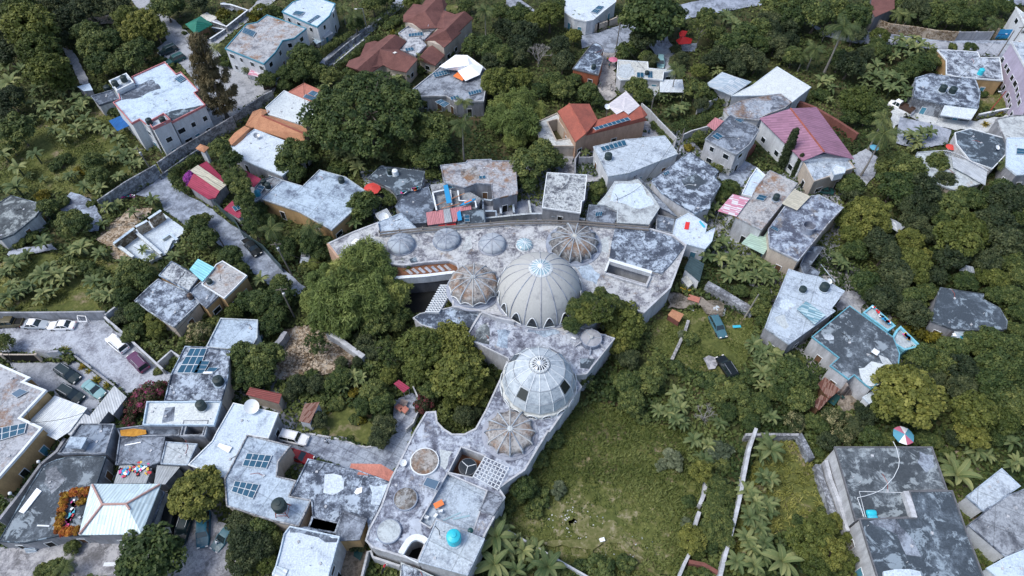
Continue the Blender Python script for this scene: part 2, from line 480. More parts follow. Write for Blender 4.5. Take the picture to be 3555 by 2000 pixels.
SP = {}   # species -> dict(k, parts=[variants], ...)
def species(key, name, cat, k, desc, group, variants):
    SP[key] = dict(name=name, cat=cat, k=k, desc=desc, group=group, var=variants)

def mk(fn, n): return [fn(i) for i in range(n)]

def mango(mat, nc=75, per=75, size=.052, rz=.72, cr=(.20, .30), fill=.55, asp=1.25, k=1.15, tr=('bark', .075, .04), bumpy=.18, flat=.9):
    def f(i):
        cen = crown_centres(nc, .82, rz*.82, k, fill, bumpy)
        V, T = clumps(cen, nr.uniform(cr[0], cr[1], nc), per, size, asp, flat)
        return [('crown', quads('crown', V, T, mat)), ('trunk', trunk_mesh(k, tr[1], tr[2], 5, .5, tr[0], i))]
    return f
species('M', 'broadleaf_tree', 'tree', 1.15, 'bushy green tree', 'broadleaf trees between the houses', mk(mango('leaf_mid'), 4))
species('D', 'dark_tree', 'tree', 1.2, 'dark leafy tree', 'dark trees between the houses', mk(mango('leaf_dark', 80, 75, .05), 3))
species('G', 'round_tree', 'tree', 1.1, 'clumped pale-topped tree', 'clumped trees around the domed villa', mk(mango('leaf_light', 150, 50, .042, .7, (.12, .19), .75), 3))
species('O', 'dense_tree', 'tree', 1.05, 'dense olive tree', 'dense round-topped trees', mk(mango('leaf_light', 150, 55, .042, .68, (.12, .18), .8, 1.2, 1.05), 3))
species('L', 'bright_tree', 'tree', 1.25, 'bright green tree', 'bright green trees', mk(mango('leaf_light', 90, 70, .048, .85, (.18, .27), .6, 1.3, 1.25), 3))
species('Y', 'yellow_bush', 'bush', .5, 'yellow-green bush', 'yellow-green garden bushes', mk(mango('leaf_yellow', 22, 60, .11, .5, (.25, .4), .4, 2.6, .5, ('bark', .05, .03)), 2))
species('S', 'shrub', 'shrub', .5, 'low green shrub', 'low shrubs', mk(mango('leaf_mid', 34, 70, .075, .5, (.2, .34), .4, 1.3, .5, ('bark', .04, .02)), 3))
species('s', 'pale_shrub', 'shrub', .5, 'grey-green shrub', 'grey-green shrubs', mk(mango('leaf_grey', 34, 60, .08, .5, (.2, .34), .4, 1.9, .5, ('bark', .04, .02)), 2))
species('W', 'flowering_tree', 'tree', .9, 'flower-dotted tree', 'flowering trees', mk(mango('leaf_flower', 60, 70, .05, .7, (.18, .28), .5, 1.3, .9), 2))
species('V', 'bougainvillea', 'shrub', .7, 'pink-flecked dark bush', 'bougainvillea bushes', mk(mango('leaf_pink', 50, 70, .055, .6, (.2, .3), .5, 1.3, .7, ('bark', .04, .02)), 2))
species('Q', 'purple_bougainvillea', 'shrub', .8, 'bright purple flowering bush', 'purple bushes', mk(mango('leaf_purple', 26, 60, .07, .6, (.25, .35), .4, 1.3, .8, ('bark', .04, .02)), 1))
species('X', 'croton', 'shrub', .6, 'orange-leaved croton', 'croton shrubs in the roof planter', mk(mango('leaf_croton', 20, 45, .13, .55, (.25, .4), .4, 2.4, .6, ('bark', .05, .03)), 2))

def feather(i):
    cen = crown_centres(95, .84, .80, 1.15, .5, .3)
    V, T = clumps(cen, nr.uniform(.20, .40, 95), 150, .024, 4.2, 1.1, 1.6, .3)
    return [('crown', quads('crown', V, T, 'leaf_feather')), ('trunk', trunk_mesh(1.15, .05, .03, 8, .4, 'bark', i))]
species('F', 'feathery_tree', 'tree', 1.15, 'feathery light green tree', 'feathery bamboo-like trees', mk(feather, 3))

def rain(i):
    cen = crown_centres(330, .92, .34, .62, .55, .12, -.1)
    V, T = clumps(cen, nr.uniform(.07, .125, 330), 60, .021, 1.3, .75)
    return [('crown', quads('crown', V, T, 'leaf_mid')), ('trunk', trunk_mesh(.6, .05, .03, 8, .55, 'bark', i, .02))]
species('R', 'spreading_tree', 'tree', .62, 'huge spreading tree', None, mk(rain, 1))

def airy(i):
    cen = crown_centres(70, .85, .7, 1.2, .3, .3)
    V, T = clumps(cen, nr.uniform(.10, .22, 70), 45, .034, 1.3, 1, 0, .2)
    return [('crown', quads('crown', V, T, 'leaf_mid')), ('trunk', trunk_mesh(1.2, .045, .03, 7, .6, 'bark_pale', i))]
species('A', 'airy_tree', 'tree', 1.2, 'thin-crowned airy tree', 'airy trees', mk(airy, 2))

def casuarina(i):
    n = 120; cen = []
    for j in range(n):
        t = nr.uniform(0, 1); r = (.15+1.25*t**.7*(1-t*.3)); a = nr.uniform(0, 6.283); k = nr.uniform(.2, 1)
        cen.append((math.cos(a)*r*k, math.sin(a)*r*k, 4.9-4.1*t))
    V, T = clumps(np.array(cen), nr.uniform(.16, .32, n), 140, .024, 4.5, 1.2, 2.2, .2)
    return [('crown', quads('crown', V, T, 'leaf_brown')), ('trunk', trunk_mesh(4.6, .12, .04, 10, .5, 'bark', i))]
species('C', 'casuarina_tree', 'tree', 2.7, 'tall brown-green wispy tree', None, mk(casuarina, 1))

def cypress(i):
    n = 60; cen = []
    for j in range(n):
        t = (j+.5)/n; r = .75*math.sin(min(1, (t*1.25))*math.pi*.72)+.1; a = nr.uniform(0, 6.283)
        cen.append((math.cos(a)*r*.5, math.sin(a)*r*.5, .5+9.0*(1-t)))
    V, T = clumps(np.array(cen), np.full(n, .75), 90, .12, 2.4, 1.9, -2.0, .6)
    return [('crown', quads('crown', V, T, 'leaf_cypress')), ('trunk', trunk_mesh(3, .14, .08, 3, .3, 'bark', i))]
species('T', 'cypress_tree', 'tree', 5.0, 'slim dark cypress', 'dark cypresses', mk(cypress, 1))

def bare(i):
    q = random.Random(i+3); b = MB()
    def grow(p, d, l, r, n):
        e = p+d*l+Vector((0, 0, l*.1)); b.tube([p, (p+e)/2+Vector((q.uniform(-1, 1), q.uniform(-1, 1), 0))*l*.1, e], [r, r*.8, r*.6], 4)
        if n:
            for _ in range(3):
                dd = (d+Vector((q.uniform(-1, 1), q.uniform(-1, 1), q.uniform(-.5, .6)))*.9).normalized(); grow(e, dd, l*.72, r*.6, n-1)
    for k in range(4):
        a = k*1.57+q.uniform(-.4, .4); grow(Vector((0, 0, .35)), Vector((math.cos(a)*.6, math.sin(a)*.6, .8)).normalized(), .42, .035, 4)
    b.tube([(0, 0, 0), (0, 0, .4)], [.07, .05], 6)
    me = bpy.data.meshes.new('branches'); me.from_pydata([tuple(v) for v in b.v], [], b.f); me.materials.append(M['bark_dead']); me.update()
    return [('branches', me)]
species('N', 'bare_tree', 'tree', 1.0, 'leafless grey tree', 'leafless trees', mk(bare, 2))

def blade(V, T, base, az, el0, L, wd, curl, segs=7, vee=.22, tint=None, split=0.0):
    """An arched leaf of quads added to the lists V, T."""
    tint = nr.uniform(.2, .8) if tint is None else tint
    p = np.array(base, float); el = el0; side = np.array([-math.sin(az), math.cos(az), 0]); prev = None
    for j in range(segs+1):
        t = j/segs; w = wd*math.sin(math.pi*min(1, .12+t*.88))**.55*(1 if t < 1 else .25)
        up = np.array([-math.cos(az)*math.sin(el), -math.sin(az)*math.sin(el), math.cos(el)])
        cur = (p.copy(), p+side*w+up*w*vee, p-side*w+up*w*vee)
        if prev is not None:
            V.append([prev[0], prev[1], cur[1], cur[0]]); T.append(np.clip(tint+.12, 0, 1))
            V.append([prev[2], prev[0], cur[0], cur[2]]); T.append(np.clip(tint-.12, 0, 1))
            m = side*wd*.05; g = up*.006   # pale midrib
            V.append([prev[0]-m+g, prev[0]+m+g, cur[0]+m+g, cur[0]-m+g]); T.append(1.0)
        prev = cur
        p = p+np.array([math.cos(az)*math.cos(el), math.sin(az)*math.cos(el), math.sin(el)])*L/segs
        el -= curl/segs*(1+t)
def banana(i):
    V, T = [], []
    stems = [(0, 0, 1.0)] if i % 2 else [(0, 0, 1.0), (.45, .3, .75), (-.4, .35, .7)]
    b = MB()
    for sx, sy, sc in stems:
        hh = .95*sc
        b.tube([(sx, sy, 0), (sx*1.05, sy*1.05, hh*.6), (sx*1.1, sy*1.1, hh)], [.085*sc, .07*sc, .045*sc], 7)
        n = 10 if sc == 1 else 7; a0 = nr.uniform(0, 6)
        for j in range(n):
            blade(V, T, (sx*1.1, sy*1.1, hh), a0+j*2.4+nr.uniform(-.2, .2), nr.uniform(.35, 1.2), nr.uniform(.85, 1.12)*sc, nr.uniform(.125, .165)*sc, nr.uniform(.8, 1.6))
    stem = bpy.data.meshes.new('stem'); stem.from_pydata(b.v, [], b.f); stem.materials.append(M['leaf_grey']); stem.update()
    return [('leaves', quads('leaves', np.array(V), np.array(T), 'leaf_banana')), ('stem', stem)]
species('B', 'banana_plant', 'banana plant', .95, 'broad-leaved banana plant', 'banana plants in the gardens', mk(banana, 6))

def palm(i, hh=1.9):
    V, T = [], []; n = 18
    for j in range(n):
        az = j*2.4+nr.uniform(-.2, .2); el = nr.uniform(-.1, 1.2); L = nr.uniform(.9, 1.1); seg = 9; p = np.array([0, 0, hh], float); curl = nr.uniform(1.3, 2.1)
        side = np.array([-math.sin(az), math.cos(az), 0.]); tint = nr.uniform(.15, .8)
        for k in range(seg*2):
            t = k/(seg*2); f = np.array([math.cos(az)*math.cos(el), math.sin(az)*math.cos(el), math.sin(el)])
            q = p+f*L/(seg*2); up = np.cross(side, f)*-1
            m = side*.012
            V.append([p-m, p+m, q+m, q-m]); T.append(.9)
            ll = .34*math.sin(math.pi*min(1, .15+t*.8))
            for s in (-1, 1):
                d = side*s*.85+f*.55+np.array([0, 0, -.35]); d /= np.linalg.norm(d)
                V.append([p, p+d*ll*.5+f*.02, p+d*ll-np.array([0, 0, ll*.25]), p+d*ll*.5-f*.022]); T.append(np.clip(tint+nr.normal(0, .1), 0, 1))
            p = q; el -= curl/(seg*2)
    b = MB(); b.tube([(.03, .02, 0), (.0, .05, hh*.33), (-.02, .02, hh*.67), (0, 0, hh)], [.08, .055, .045, .04], 8)
    tr = bpy.data.meshes.new('trunk'); tr.from_pydata(b.v, [], b.f); tr.materials.append(M['bark_pale']); tr.update()
    return [('fronds', quads('fronds', np.array(V), np.array(T), 'leaf_palm')), ('trunk', tr)]
species('P', 'palm_tree', 'palm', 1.9, 'feather-leaved palm', 'palm trees', mk(palm, 3))

species('H', 'tall_palm_tree', 'palm', 2.9, 'tall slim-trunked palm', 'tall palms', mk(lambda i: palm(i, 2.9), 2))

def spiky(i):
    V, T = [], []
    for j in range(40):
        blade(V, T, (0, 0, .25), j*2.4, nr.uniform(.1, 1.4), nr.uniform(.7, 1.1), .07, nr.uniform(.3, 1.2), 4, .2, nr.uniform(.3, 1))
    b = MB(); b.tube([(0, 0, 0), (0, 0, .3)], [.08, .06], 6)
    tr = bpy.data.meshes.new('stem'); tr.from_pydata(b.v, [], b.f); tr.materials.append(M['bark']); tr.update()
    return [('leaves', quads('leaves', np.array(V), np.array(T), 'leaf_yellow')), ('stem', tr)]
species('K', 'spiky_bush', 'bush', .35, 'yellow spiky rosette', 'yellow rosettes along the drive', mk(spiky, 2))

PLANTS = []   # (species, location, radius, rotation, u, v, extra)
def plant(key, t, x, y, r, zc=None):
    s = SP[key]; kk = s['k']; p = at(t, x, y, 2); u, v = uv(t, x, y)
    for _ in range(4):
        rad = r*TILE[t][2]*depth(p)/FOC
        p = at(t, x, y, zc or rad*kk)
    PLANTS.append((key, Vector((p.x, p.y, 0)), rad, u, v, max(0, zc/rad-kk) if zc else 0))

def plants(t, txt):
    """'M x,y,r x,y,r ; B x,y,r' in tile positions: the crown's centre and its radius."""
    for part in txt.split(';'):
        w = part.split()
        if not w: continue
        for q in w[1:]:
            q = [float(a) for a in q.split(',')]
            plant(w[0], t, q[0], q[1], q[2], q[3] if len(q) > 3 else None)

ORD = ['nearest', 'second nearest', 'third nearest', 'fourth nearest', 'fifth nearest', 'sixth nearest', 'seventh nearest', 'eighth nearest', 'ninth nearest', 'tenth nearest',
       'eleventh nearest', 'twelfth nearest', '13th nearest', '14th nearest', '15th nearest', '16th nearest', '17th nearest', '18th nearest', '19th nearest', '20th nearest']
def project(p):
    yv = p.y*CD+(CAMZ-p.z)*SD; up = p.y*SD-(CAMZ-p.z)*CD
    return W/2+FOC*p.x/yv, H/2-FOC*up/yv

def place_plants():
    q = random.Random(5)
    lm = [(ph, *project(c)) for ph, c in LM]
    groups = {}
    for i, (key, p, rad, u, v, up) in enumerate(PLANTS):
        ph, lu, lv = min(lm, key=lambda l: (l[1]-u)**2+(l[2]-v)**2)
        dx, dy = u-lu, v-lv
        rel = ('right of' if dx > 0 else 'left of') if abs(dx) > abs(dy) else ('in front of' if dy > 0 else 'behind')
        groups.setdefault((key, ph, rel), []).append((dx*dx+dy*dy, i))
    lab = {}
    for (key, ph, rel), l in groups.items():
        l.sort(); d = SP[key]['desc']
        for j, (_, i) in enumerate(l):
            lab[i] = f'{d} {rel} {ph}' if len(l) == 1 else (f'{d}, {ORD[j]} {rel} {ph}')
    for i, (key, p, rad, u, v, up) in enumerate(PLANTS):
        s = SP[key]
        root = empty(s['name'], p, lab[i], s['cat'], s['group'])
        root.rotation_euler = (0, 0, q.uniform(0, 6.28)); sc = rad
        root.scale = (sc*q.uniform(.93, 1.07), sc*q.uniform(.93, 1.07), sc*q.uniform(.95, 1.05))
        for nm, me in s['var'][q.randrange(len(s['var']))]:
            o = bpy.data.objects.new(nm, me); col.objects.link(o); o.parent = root
            if up and nm == 'crown': o.location.z = up
            elif up: o.scale.z = 1+up/s['k']

def hedge(name, label, t, pts, h, w, mat='leaf_mid', cat='hedge', group=None):
    """A clipped hedge: leaf clumps filling a band along the line."""
    L = P(t, pts, h); cen, rad = [], []
    for a, b in zip(L[:-1], L[1:]):
        n = max(2, int((b-a).length/.45))
        for j in range(n):
            for _ in range(3):
                c = a.lerp(b, (j+nr.uniform(0, 1))/n)
                cen.append((c.x+nr.uniform(-w, w)*.35, c.y+nr.uniform(-w, w)*.35, nr.uniform(h*.3, h*.85))); rad.append(nr.uniform(.4, .65)*min(w, h)*.55)
    V, T = clumps(np.array(cen), rad, 45, .10, 1.3)
    o = L[0].copy(); o.z = 0
    V = V-np.array([o.x, o.y, 0])
    me = quads(name, V, T, mat); ob = bpy.data.objects.new(name, me); col.objects.link(ob); ob.location = o
    return tag(ob, label, cat, group)
# ------------------------------------------------------------------ buildings
def centroid(pts, z=0.0):
    c = sum(pts, Vector())/len(pts); return Vector((c.x, c.y, z))

wr = random.Random(21)
def window(root, a, b, f, z, w=1.1, h=1.0, frame='rim_white', pane='glass_dark', door=False):
    """A framed window on the wall running from a to b (outside on its right), at fraction f."""
    d = Vector((b.x-a.x, b.y-a.y, 0)); L = d.length; d.normalize(); n = Vector((d.y, -d.x, 0))
    c = Vector((a.x, a.y, 0))+d*L*f
    m = MB(); t = .09
    def pt(x, zz, o): return c+d*x+n*o+Vector((0, 0, zz))
    for x0, x1, z0, z1 in ((-w/2-t, -w/2, z, z+h), (w/2, w/2+t, z, z+h), (-w/2-t, w/2+t, z+h, z+h+t), (-w/2-t*1.6, w/2+t*1.6, z-t, z)):
        vs = [pt(x, zz, o) for o in (-.02, .07) for x, zz in ((x0, z0), (x1, z0), (x1, z1), (x0, z1))]
        m.add(vs, [(4, 5, 6, 7), (0, 1, 5, 4), (1, 2, 6, 5), (2, 3, 7, 6), (3, 0, 4, 7)])
    fr = m.build('door' if door else 'window', frame, root)
    g = MB(); g.add([pt(-w/2, z, .02), pt(w/2, z, .02), pt(w/2, z+h, .02), pt(-w/2, z+h, .02)], [(0, 1, 2, 3)])
    g.build('door_leaf' if door else 'pane', pane, fr)
    return fr

def house(label, lmk, t, pts, h, roof='roof_pale', wallm='wall_grey', par=.3, over=.12, parm=None, win=1, name='flat_roofed_house', cat='house',
          holes=(), z0=0.0, slab=.22, frame='rim_white', group=None, parw=.15, clutter=1, block=True):
    p = P(t, pts, h)
    if area(p) < 0: p = p[::-1]
    root = empty(name, centroid(p, z0), label, cat, group)
    if lmk: landmark(lmk, [Vector((q.x, q.y, h)) for q in p])
    if block: BLOCK.append(offset(p, .1))
    wl = offset(p, over)
    MB().prism(wl, z0, h-slab, cap=False).build('wall', wallm, root) if not holes else MB().holed(wl, [offset(ccw(P(t, hh, h)), -.1) for hh in holes], z0, h-slab).build('wall', wallm, root)
    if holes: MB().holed(p, [ccw(P(t, hh, h)) for hh in holes], h-slab, h).build('roof', roof, root)
    else: MB().prism(p, h-slab, h, bottom=True).build('roof', roof, root)
    if par:
        o = offset(p, -.012); i = offset(p, parw)
        MB().ring(o, i, h-slab+.03, h+par*.8).build('parapet', parm or roof, root)
        if holes:
            for hh in holes:
                q = ccw(P(t, hh, h)); MB().ring(offset(q, -.15), offset(q, .02), h-slab-.02, h+par*.6).build('parapet', parm or roof, root)
    if win:
        n = len(wl); st = max(1, int((h-z0)/2.9)); made = 0
        for i in range(n):
            a, b = wl[i], wl[(i+1) % n]; e = Vector((b.x-a.x, b.y-a.y, 0)); L = e.length
            if L < 2.2: continue
            nn = Vector((e.y, -e.x, 0)).normalized(); mid = (a+b)/2
            if nn.dot(Vector((-mid.x, -mid.y, 0)).normalized()) < .25: continue
            k = max(1, int(L/3.0*win)) if win < 5 else win
            for s in range(st):
                for j in range(k):
                    if made > 15: break
                    f = (j+.5)/k+wr.uniform(-.04, .04)
                    if s == 0 and j == k//2 and L > 3:
                        window(root, a, b, f, z0+.1, .95, 2.0, frame, wr.choice(['soil_black', 'wood', 'rim_blue']), door=True)
                    else: window(root, a, b, f, z0+1.0+s*2.95, wr.choice([.9, 1.2, 1.5]), 1.1, frame)
                    made += 1
    if clutter and len(p) > 2:
        c = centroid(p, h); ip = offset(p, .8)
        got = 0
        for _ in range(30):
            x = wr.uniform(min(q.x for q in p), max(q.x for q in p)); y = wr.uniform(min(q.y for q in p), max(q.y for q in p))
            if not inside(np.array([x]), np.array([y]), ip)[0] or any(inside(np.array([x]), np.array([y]), offset(ccw(P(t, hh, h)), -.5))[0] for hh in holes): continue
            got += 1
            if got % 2: MB().tube([(x, y, h-.02), (x, y, h+.35)], .06, 6).build('vent_pipe', 'wall_pale', root)
            else: MB().box((x, y, h+.06), (.35, .3, .16), wr.uniform(0, 3)).build('roof_hatch', 'wall_pale', root)
            if got >= 4*clutter: break
            if got == 2 and wr.random() < .7:
                a_ = wr.uniform(0, 3.14); L_ = wr.uniform(1.0, 2.6); MB().tube([(x, y, h+.05), (x+math.cos(a_)*L_*.5, y+math.sin(a_)*L_*.5, h+.07), (x+math.cos(a_+.3)*L_, y+math.sin(a_+.3)*L_, h+.05)], .035, 4).build('pipe', wr.choice(['rim_white', 'soil_black', 'red_steel']), root)
    return root

def faces_roof(label, lmk, t, faces, h, roofm, wallm='wall_cream', name='tile_roofed_house', cat='house', outline=None, caps=(), capm='tile_red', win=1, over=.35, thick=.18, z0=0.0, group=None, frame='rim_white'):
    """A pitched roof given as faces of (x, y, z) points, walls under its outline."""
    fs = [P(t, f, h) for f in faces]
    ol = P(t, outline, h) if outline else fs[0]
    if area(ol) < 0: ol = ol[::-1]
    root = empty(name, centroid(ol, z0), label, cat, group)
    if lmk: landmark(lmk, ol)
    BLOCK.append(ol)
    wl = offset(ol, over); MB().prism(wl, z0, h-.12, cap=True).build('wall', wallm, root)
    m = MB()
    for f in fs:
        f = f if area(f) > 0 else f[::-1]; n = len(f)
        dn = [Vector((q.x, q.y, q.z-thick)) for q in f]
        m.add(f+dn, [tuple(range(n)), tuple(range(2*n-1, n-1, -1))]+[(i, n+i, n+(i+1) % n, (i+1) % n) for i in range(n)])
    m.build('roof', roofm, root)
    for c in caps:
        q = P(t, c, h); q = [a+Vector((0, 0, .05)) for a in q]
        MB().tube(q, .17, 6).build('ridge_cap', capm, root)
    n = len(wl)
    if win:
        made = 0
        for i in range(n):
            a, b = wl[i], wl[(i+1) % n]; e = Vector((b.x-a.x, b.y-a.y, 0)); L = e.length
            if L < 2.2 or made > 11: continue
            nn = Vector((e.y, -e.x, 0)).normalized(); mid = (a+b)/2
            if nn.dot(Vector((-mid.x, -mid.y, 0)).normalized()) < .25: continue
            k = max(1, int(L/3.0*win))
            for s in range(max(1, int((h-z0)/2.9))):
                for j in range(k):
                    window(root, a, b, (j+.5)/k, z0+.95+s*2.9, 1.2, 1.15, frame); made += 1
    return root

def canopy(label, t, pts, h, mat, name='metal_canopy', cat='canopy', posts=True, thick=.07, lmk=None, group=None, base=0.0, block=False):
    """A sheet roof on thin posts; points may carry their own height."""
    p = P(t, pts, h)
    if area(p) < 0: p = p[::-1]
    root = empty(name, centroid(p, base), label, cat, group)
    if lmk: landmark(lmk, p)
    if block: BLOCK.append(p)
    n = len(p); dn = [q-Vector((0, 0, thick)) for q in p]
    MB().add(p+dn, [tuple(range(n)), tuple(range(2*n-1, n-1, -1))]+[(i, n+i, n+(i+1) % n, (i+1) % n) for i in range(n)]).build('roof', mat, root)
    if posts:
        ip = offset(p, .15)
        for q in ip:
            if q.z-thick-base > .2: MB().tube([(q.x, q.y, base), (q.x, q.y, q.z-thick)], .05, 6).build('post', 'steel', root)
    return root

def shed(label, t, pts, h, roofm, wallm, name='shed', cat='shed', lmk=None, group=None, z0=0.0):
    p = P(t, pts, h)
    if area(p) < 0: p = p[::-1]
    root = empty(name, centroid(p, z0), label, cat, group)
    if lmk: landmark(lmk, p)
    BLOCK.append(p)
    wl = offset(p, .15); hh = min(q.z for q in p)
    n = len(wl); MB().add([(q.x, q.y, z0) for q in wl]+[(q.x, q.y, q.z-.05) for q in wl], [(i, (i+1) % n, n+(i+1) % n, n+i) for i in range(n)]).build('wall', wallm, root)
    dn = [q-Vector((0, 0, .06)) for q in p]
    MB().add(p+dn, [tuple(range(n)), tuple(range(2*n-1, n-1, -1))]+[(i, n+i, n+(i+1) % n, (i+1) % n) for i in range(n)]).build('roof', roofm, root)
    return root

def wall_line(label, t, pts, h, th=.25, mat='wall_grey', name='boundary_wall', cat='wall', cap=None, z0=0.0, group=None, lmk=None, piers=0):
    L = P(t, pts, h)
    root = empty(name, centroid(L, z0), label, cat, group)
    if lmk: landmark(lmk, L)
    n = len(L); l_, r_ = [], []
    for i, p in enumerate(L):
        d = (L[min(i+1, n-1)]-L[max(i-1, 0)]); d.z = 0; d.normalize(); k = Vector((-d.y, d.x, 0))*th/2
        l_.append(p+k); r_.append(p-k)
    def strip(b, z0, z1, e=0):
        ll = [q+(q-w).normalized()*e for q, w in zip(l_, r_)]; rr = [w+(w-q).normalized()*e for q, w in zip(l_, r_)]
        vs = [(q.x, q.y, z) for z in (z0, z1) for q in ll+rr]; m = 2*n
        fs = []
        for i in range(n-1):
            fs += [(i+1, i, m+i, m+i+1), (n+i, n+i+1, m+n+i+1, m+n+i), (m+i, m+n+i, m+n+i+1, m+i+1)]
        fs += [(0, n, m+n, m), (n-1, m+n-1, m+2*n-1, 2*n-1)]
        return b.add(vs, fs)
    strip(MB(), z0, h-.08 if cap else h).build('wall', mat, root)
    if cap: strip(MB(), h-.08, h, .05).build('coping', cap, root)
    if piers:
        for i in range(n-1):
            k = max(1, int((L[i+1]-L[i]).length/piers))
            for j in range(k+1):
                c = L[i].lerp(L[i+1], j/k); MB().box((c.x, c.y, (z0+h+.15)/2), (th+.16, th+.16, h+.15-z0)).build('pier', cap or mat, root)
    return root

def sheet(name, t, pts, z, mat, block=True, world=None):
    p = world or P(t, pts, z)
    p = ccw(p)
    tris = tessellate_polygon([[Vector((q.x, q.y, 0)) for q in p]])
    m = MB(); m.add([(q.x, q.y, z) for q in p], [tr if (p[tr[1]]-p[tr[0]]).xy.cross((p[tr[2]]-p[tr[0]]).xy) > 0 else tr[::-1] for tr in tris])
    o = m.build(name, mat); tag(o, kind='structure')
    if block: BLOCK.append(p)
    return o

# ------------------------------------------------------------------ things on roofs
def solar(label, t, quad, z, nx, ny, lift=.25, mat='solar_cell', name='solar_array'):
    """Panels in an nx by ny grid between four corners; a thing with panel children."""
    q = P(t, quad, z+lift)
    root = empty(name, centroid(q, z), label, 'solar panels', None)
    def bi(a, b): return (q[0]*(1-a)+q[1]*a)*(1-b)+(q[3]*(1-a)+q[2]*a)*b
    fr = MB(); c = [bi(a, b) for a, b in ((-.01, -.01), (1.01, -.01), (1.01, 1.01), (-.01, 1.01))]
    if area(c) < 0: c = c[::-1]
    up = Vector((0, 0, .05)); fr.add(c+[a-up for a in c], [(0, 1, 2, 3), (7, 6, 5, 4)]+[(i, 4+i, 4+(i+1) % 4, (i+1) % 4) for i in range(4)])
    for a in c: fr.tube([(a.x, a.y, z-.02), a-up], .03, 4)
    fr.build('frame', 'panel_frame', root)
    ex, ey = .055/nx*min(nx, 2), .05/ny*min(ny, 2)
    for i in range(nx):
        for j in range(ny):
            a0, a1, b0, b1 = i/nx+ex*.5/1, (i+1)/nx-ex*.5, j/ny+ey*.5, (j+1)/ny-ey*.5
            v = [bi(a0, b0), bi(a1, b0), bi(a1, b1), bi(a0, b1)]
            if area(v) < 0: v = v[::-1]
            v2 = [w+Vector((0, 0, .012)) for w in v]
            MB().poly(v2).build('panel', mat, root)
    return root

def tank(label, t, x, y, z, r=.6, h=1.3, mat='tank_black', stand=None, lying=False):
    """Water tank; (x, y) is the middle of its foot."""
    p = at(t, x, y, z); root = empty('water_tank', p, label, 'water tank')
    b = 0
    if stand:
        b = stand; m = MB()
        for sx, sy in ((-1, -1), (1, -1), (1, 1), (-1, 1)): m.bar(p+Vector((sx*r*.9, sy*r*.9, 0)), p+Vector((sx*r*.6, sy*r*.6, b)), .09)
        for k in (.3, .65):
            c = [p+Vector((sx*r*(.9-.3*k), sy*r*(.9-.3*k), b*k)) for sx, sy in ((-1, -1), (1, -1), (1, 1), (-1, 1))]
            for i in range(4): m.bar(c[i], c[(i+1) % 4], .06)
        m.build('stand', 'red_steel', root)
    elif not lying:
        MB().lathe([(r*1.25, 0), (r*1.25, .18), (0.02, .18)], p, 18).build('plinth', 'roof_pale', root); b = .18
    if lying:
        m = MB(); k = 16; prof = [(.05, -h/2), (r*.8, -h/2+.05), (r, -h/2+.2), (r, h/2-.2), (r*.8, h/2-.05), (.05, h/2)]
        vs = [(p.x+zz, p.y+rr*math.cos(2*math.pi*j/k), p.z+r+rr*math.sin(2*math.pi*j/k)) for rr, zz in prof for j in range(k)]
        m.add(vs, [(i*k+j, (i+1)*k+j, (i+1)*k+(j+1) % k, i*k+(j+1) % k) for i in range(5) for j in range(k)]); m.build('body', mat, root, True)
        return root
    q = p+Vector((0, 0, b)); prof = [(r*.95, 0), (r, .05)]
    for i in range(4):
        z0 = .05+(h*.78-.05)*i/4; z1 = .05+(h*.78-.05)*(i+1)/4; prof += [(r, z0+.02), (r*.96, (z0+z1)/2), (r, z1)]
    prof += [(r*.9, h*.86), (r*.55, h*.94), (r*.4, h*.96)]
    MB().lathe(prof, q, 20).build('body', mat, root)
    MB().lathe([(r*.38, h*.955), (r*.38, h*1.03), (.02, h*1.05)], q, 16).build('lid', mat, root)
    return root

def dish(label, t, x, y, z, r=.6, mat='tank_white'):
    p = at(t, x, y, z); root = empty('satellite_dish', p, label, 'satellite dish')
    MB().tube([p, p+Vector((0, 0, .7))], .05, 6).build('mast', 'steel', root)
    m = MB(); ax = Vector((.25, -.45, .85)).normalized(); u = ax.cross(Vector((1, 0, 0))).normalized(); w = ax.cross(u); c = p+Vector((0, 0, .7)); vs = [c]; k = 18
    for i in (1, 2, 3):
        for j in range(k):
            a = 2*math.pi*j/k; rr = r*i/3; vs.append(c+(u*math.cos(a)+w*math.sin(a))*rr+ax*(rr*rr/r*.3))
    fs = [(0, 1+j, 1+(j+1) % k) for j in range(k)]+[(1+i*k+j, 1+(i+1)*k+j, 1+(i+1)*k+(j+1) % k, 1+i*k+(j+1) % k) for i in range(2) for j in range(k)]
    m.add(vs, fs); m.build('reflector', mat, root, True)
    MB().tube([c, c+ax*r*.8], .025, 4).build('feed_arm', 'steel', root)
    return root

def umbrella(label, t, x, y, r, mats, z=2.3, segs=8):
    p = at(t, x, y, z); root = empty('parasol', (p.x, p.y, 0), label, 'umbrella')
    MB().tube([(p.x, p.y, 0), (p.x, p.y, z+.1)], .03, 6).build('pole', 'steel', root)
    for i in range(segs):
        a0, a1 = 2*math.pi*i/segs, 2*math.pi*(i+1)/segs; am = (a0+a1)/2
        A = (p.x+r*math.cos(a0), p.y+r*math.sin(a0), z-.45*r/1.5); B = (p.x+r*math.cos(a1), p.y+r*math.sin(a1), z-.45*r/1.5); C = (p.x+r*.95*math.cos(am), p.y+r*.95*math.sin(am), z-.42*r/1.5)
        MB().add([(p.x, p.y, z), A, C, B], [(0, 1, 2), (0, 2, 3)]).build('canopy_panel', mats[i % len(mats)], root)
    return root

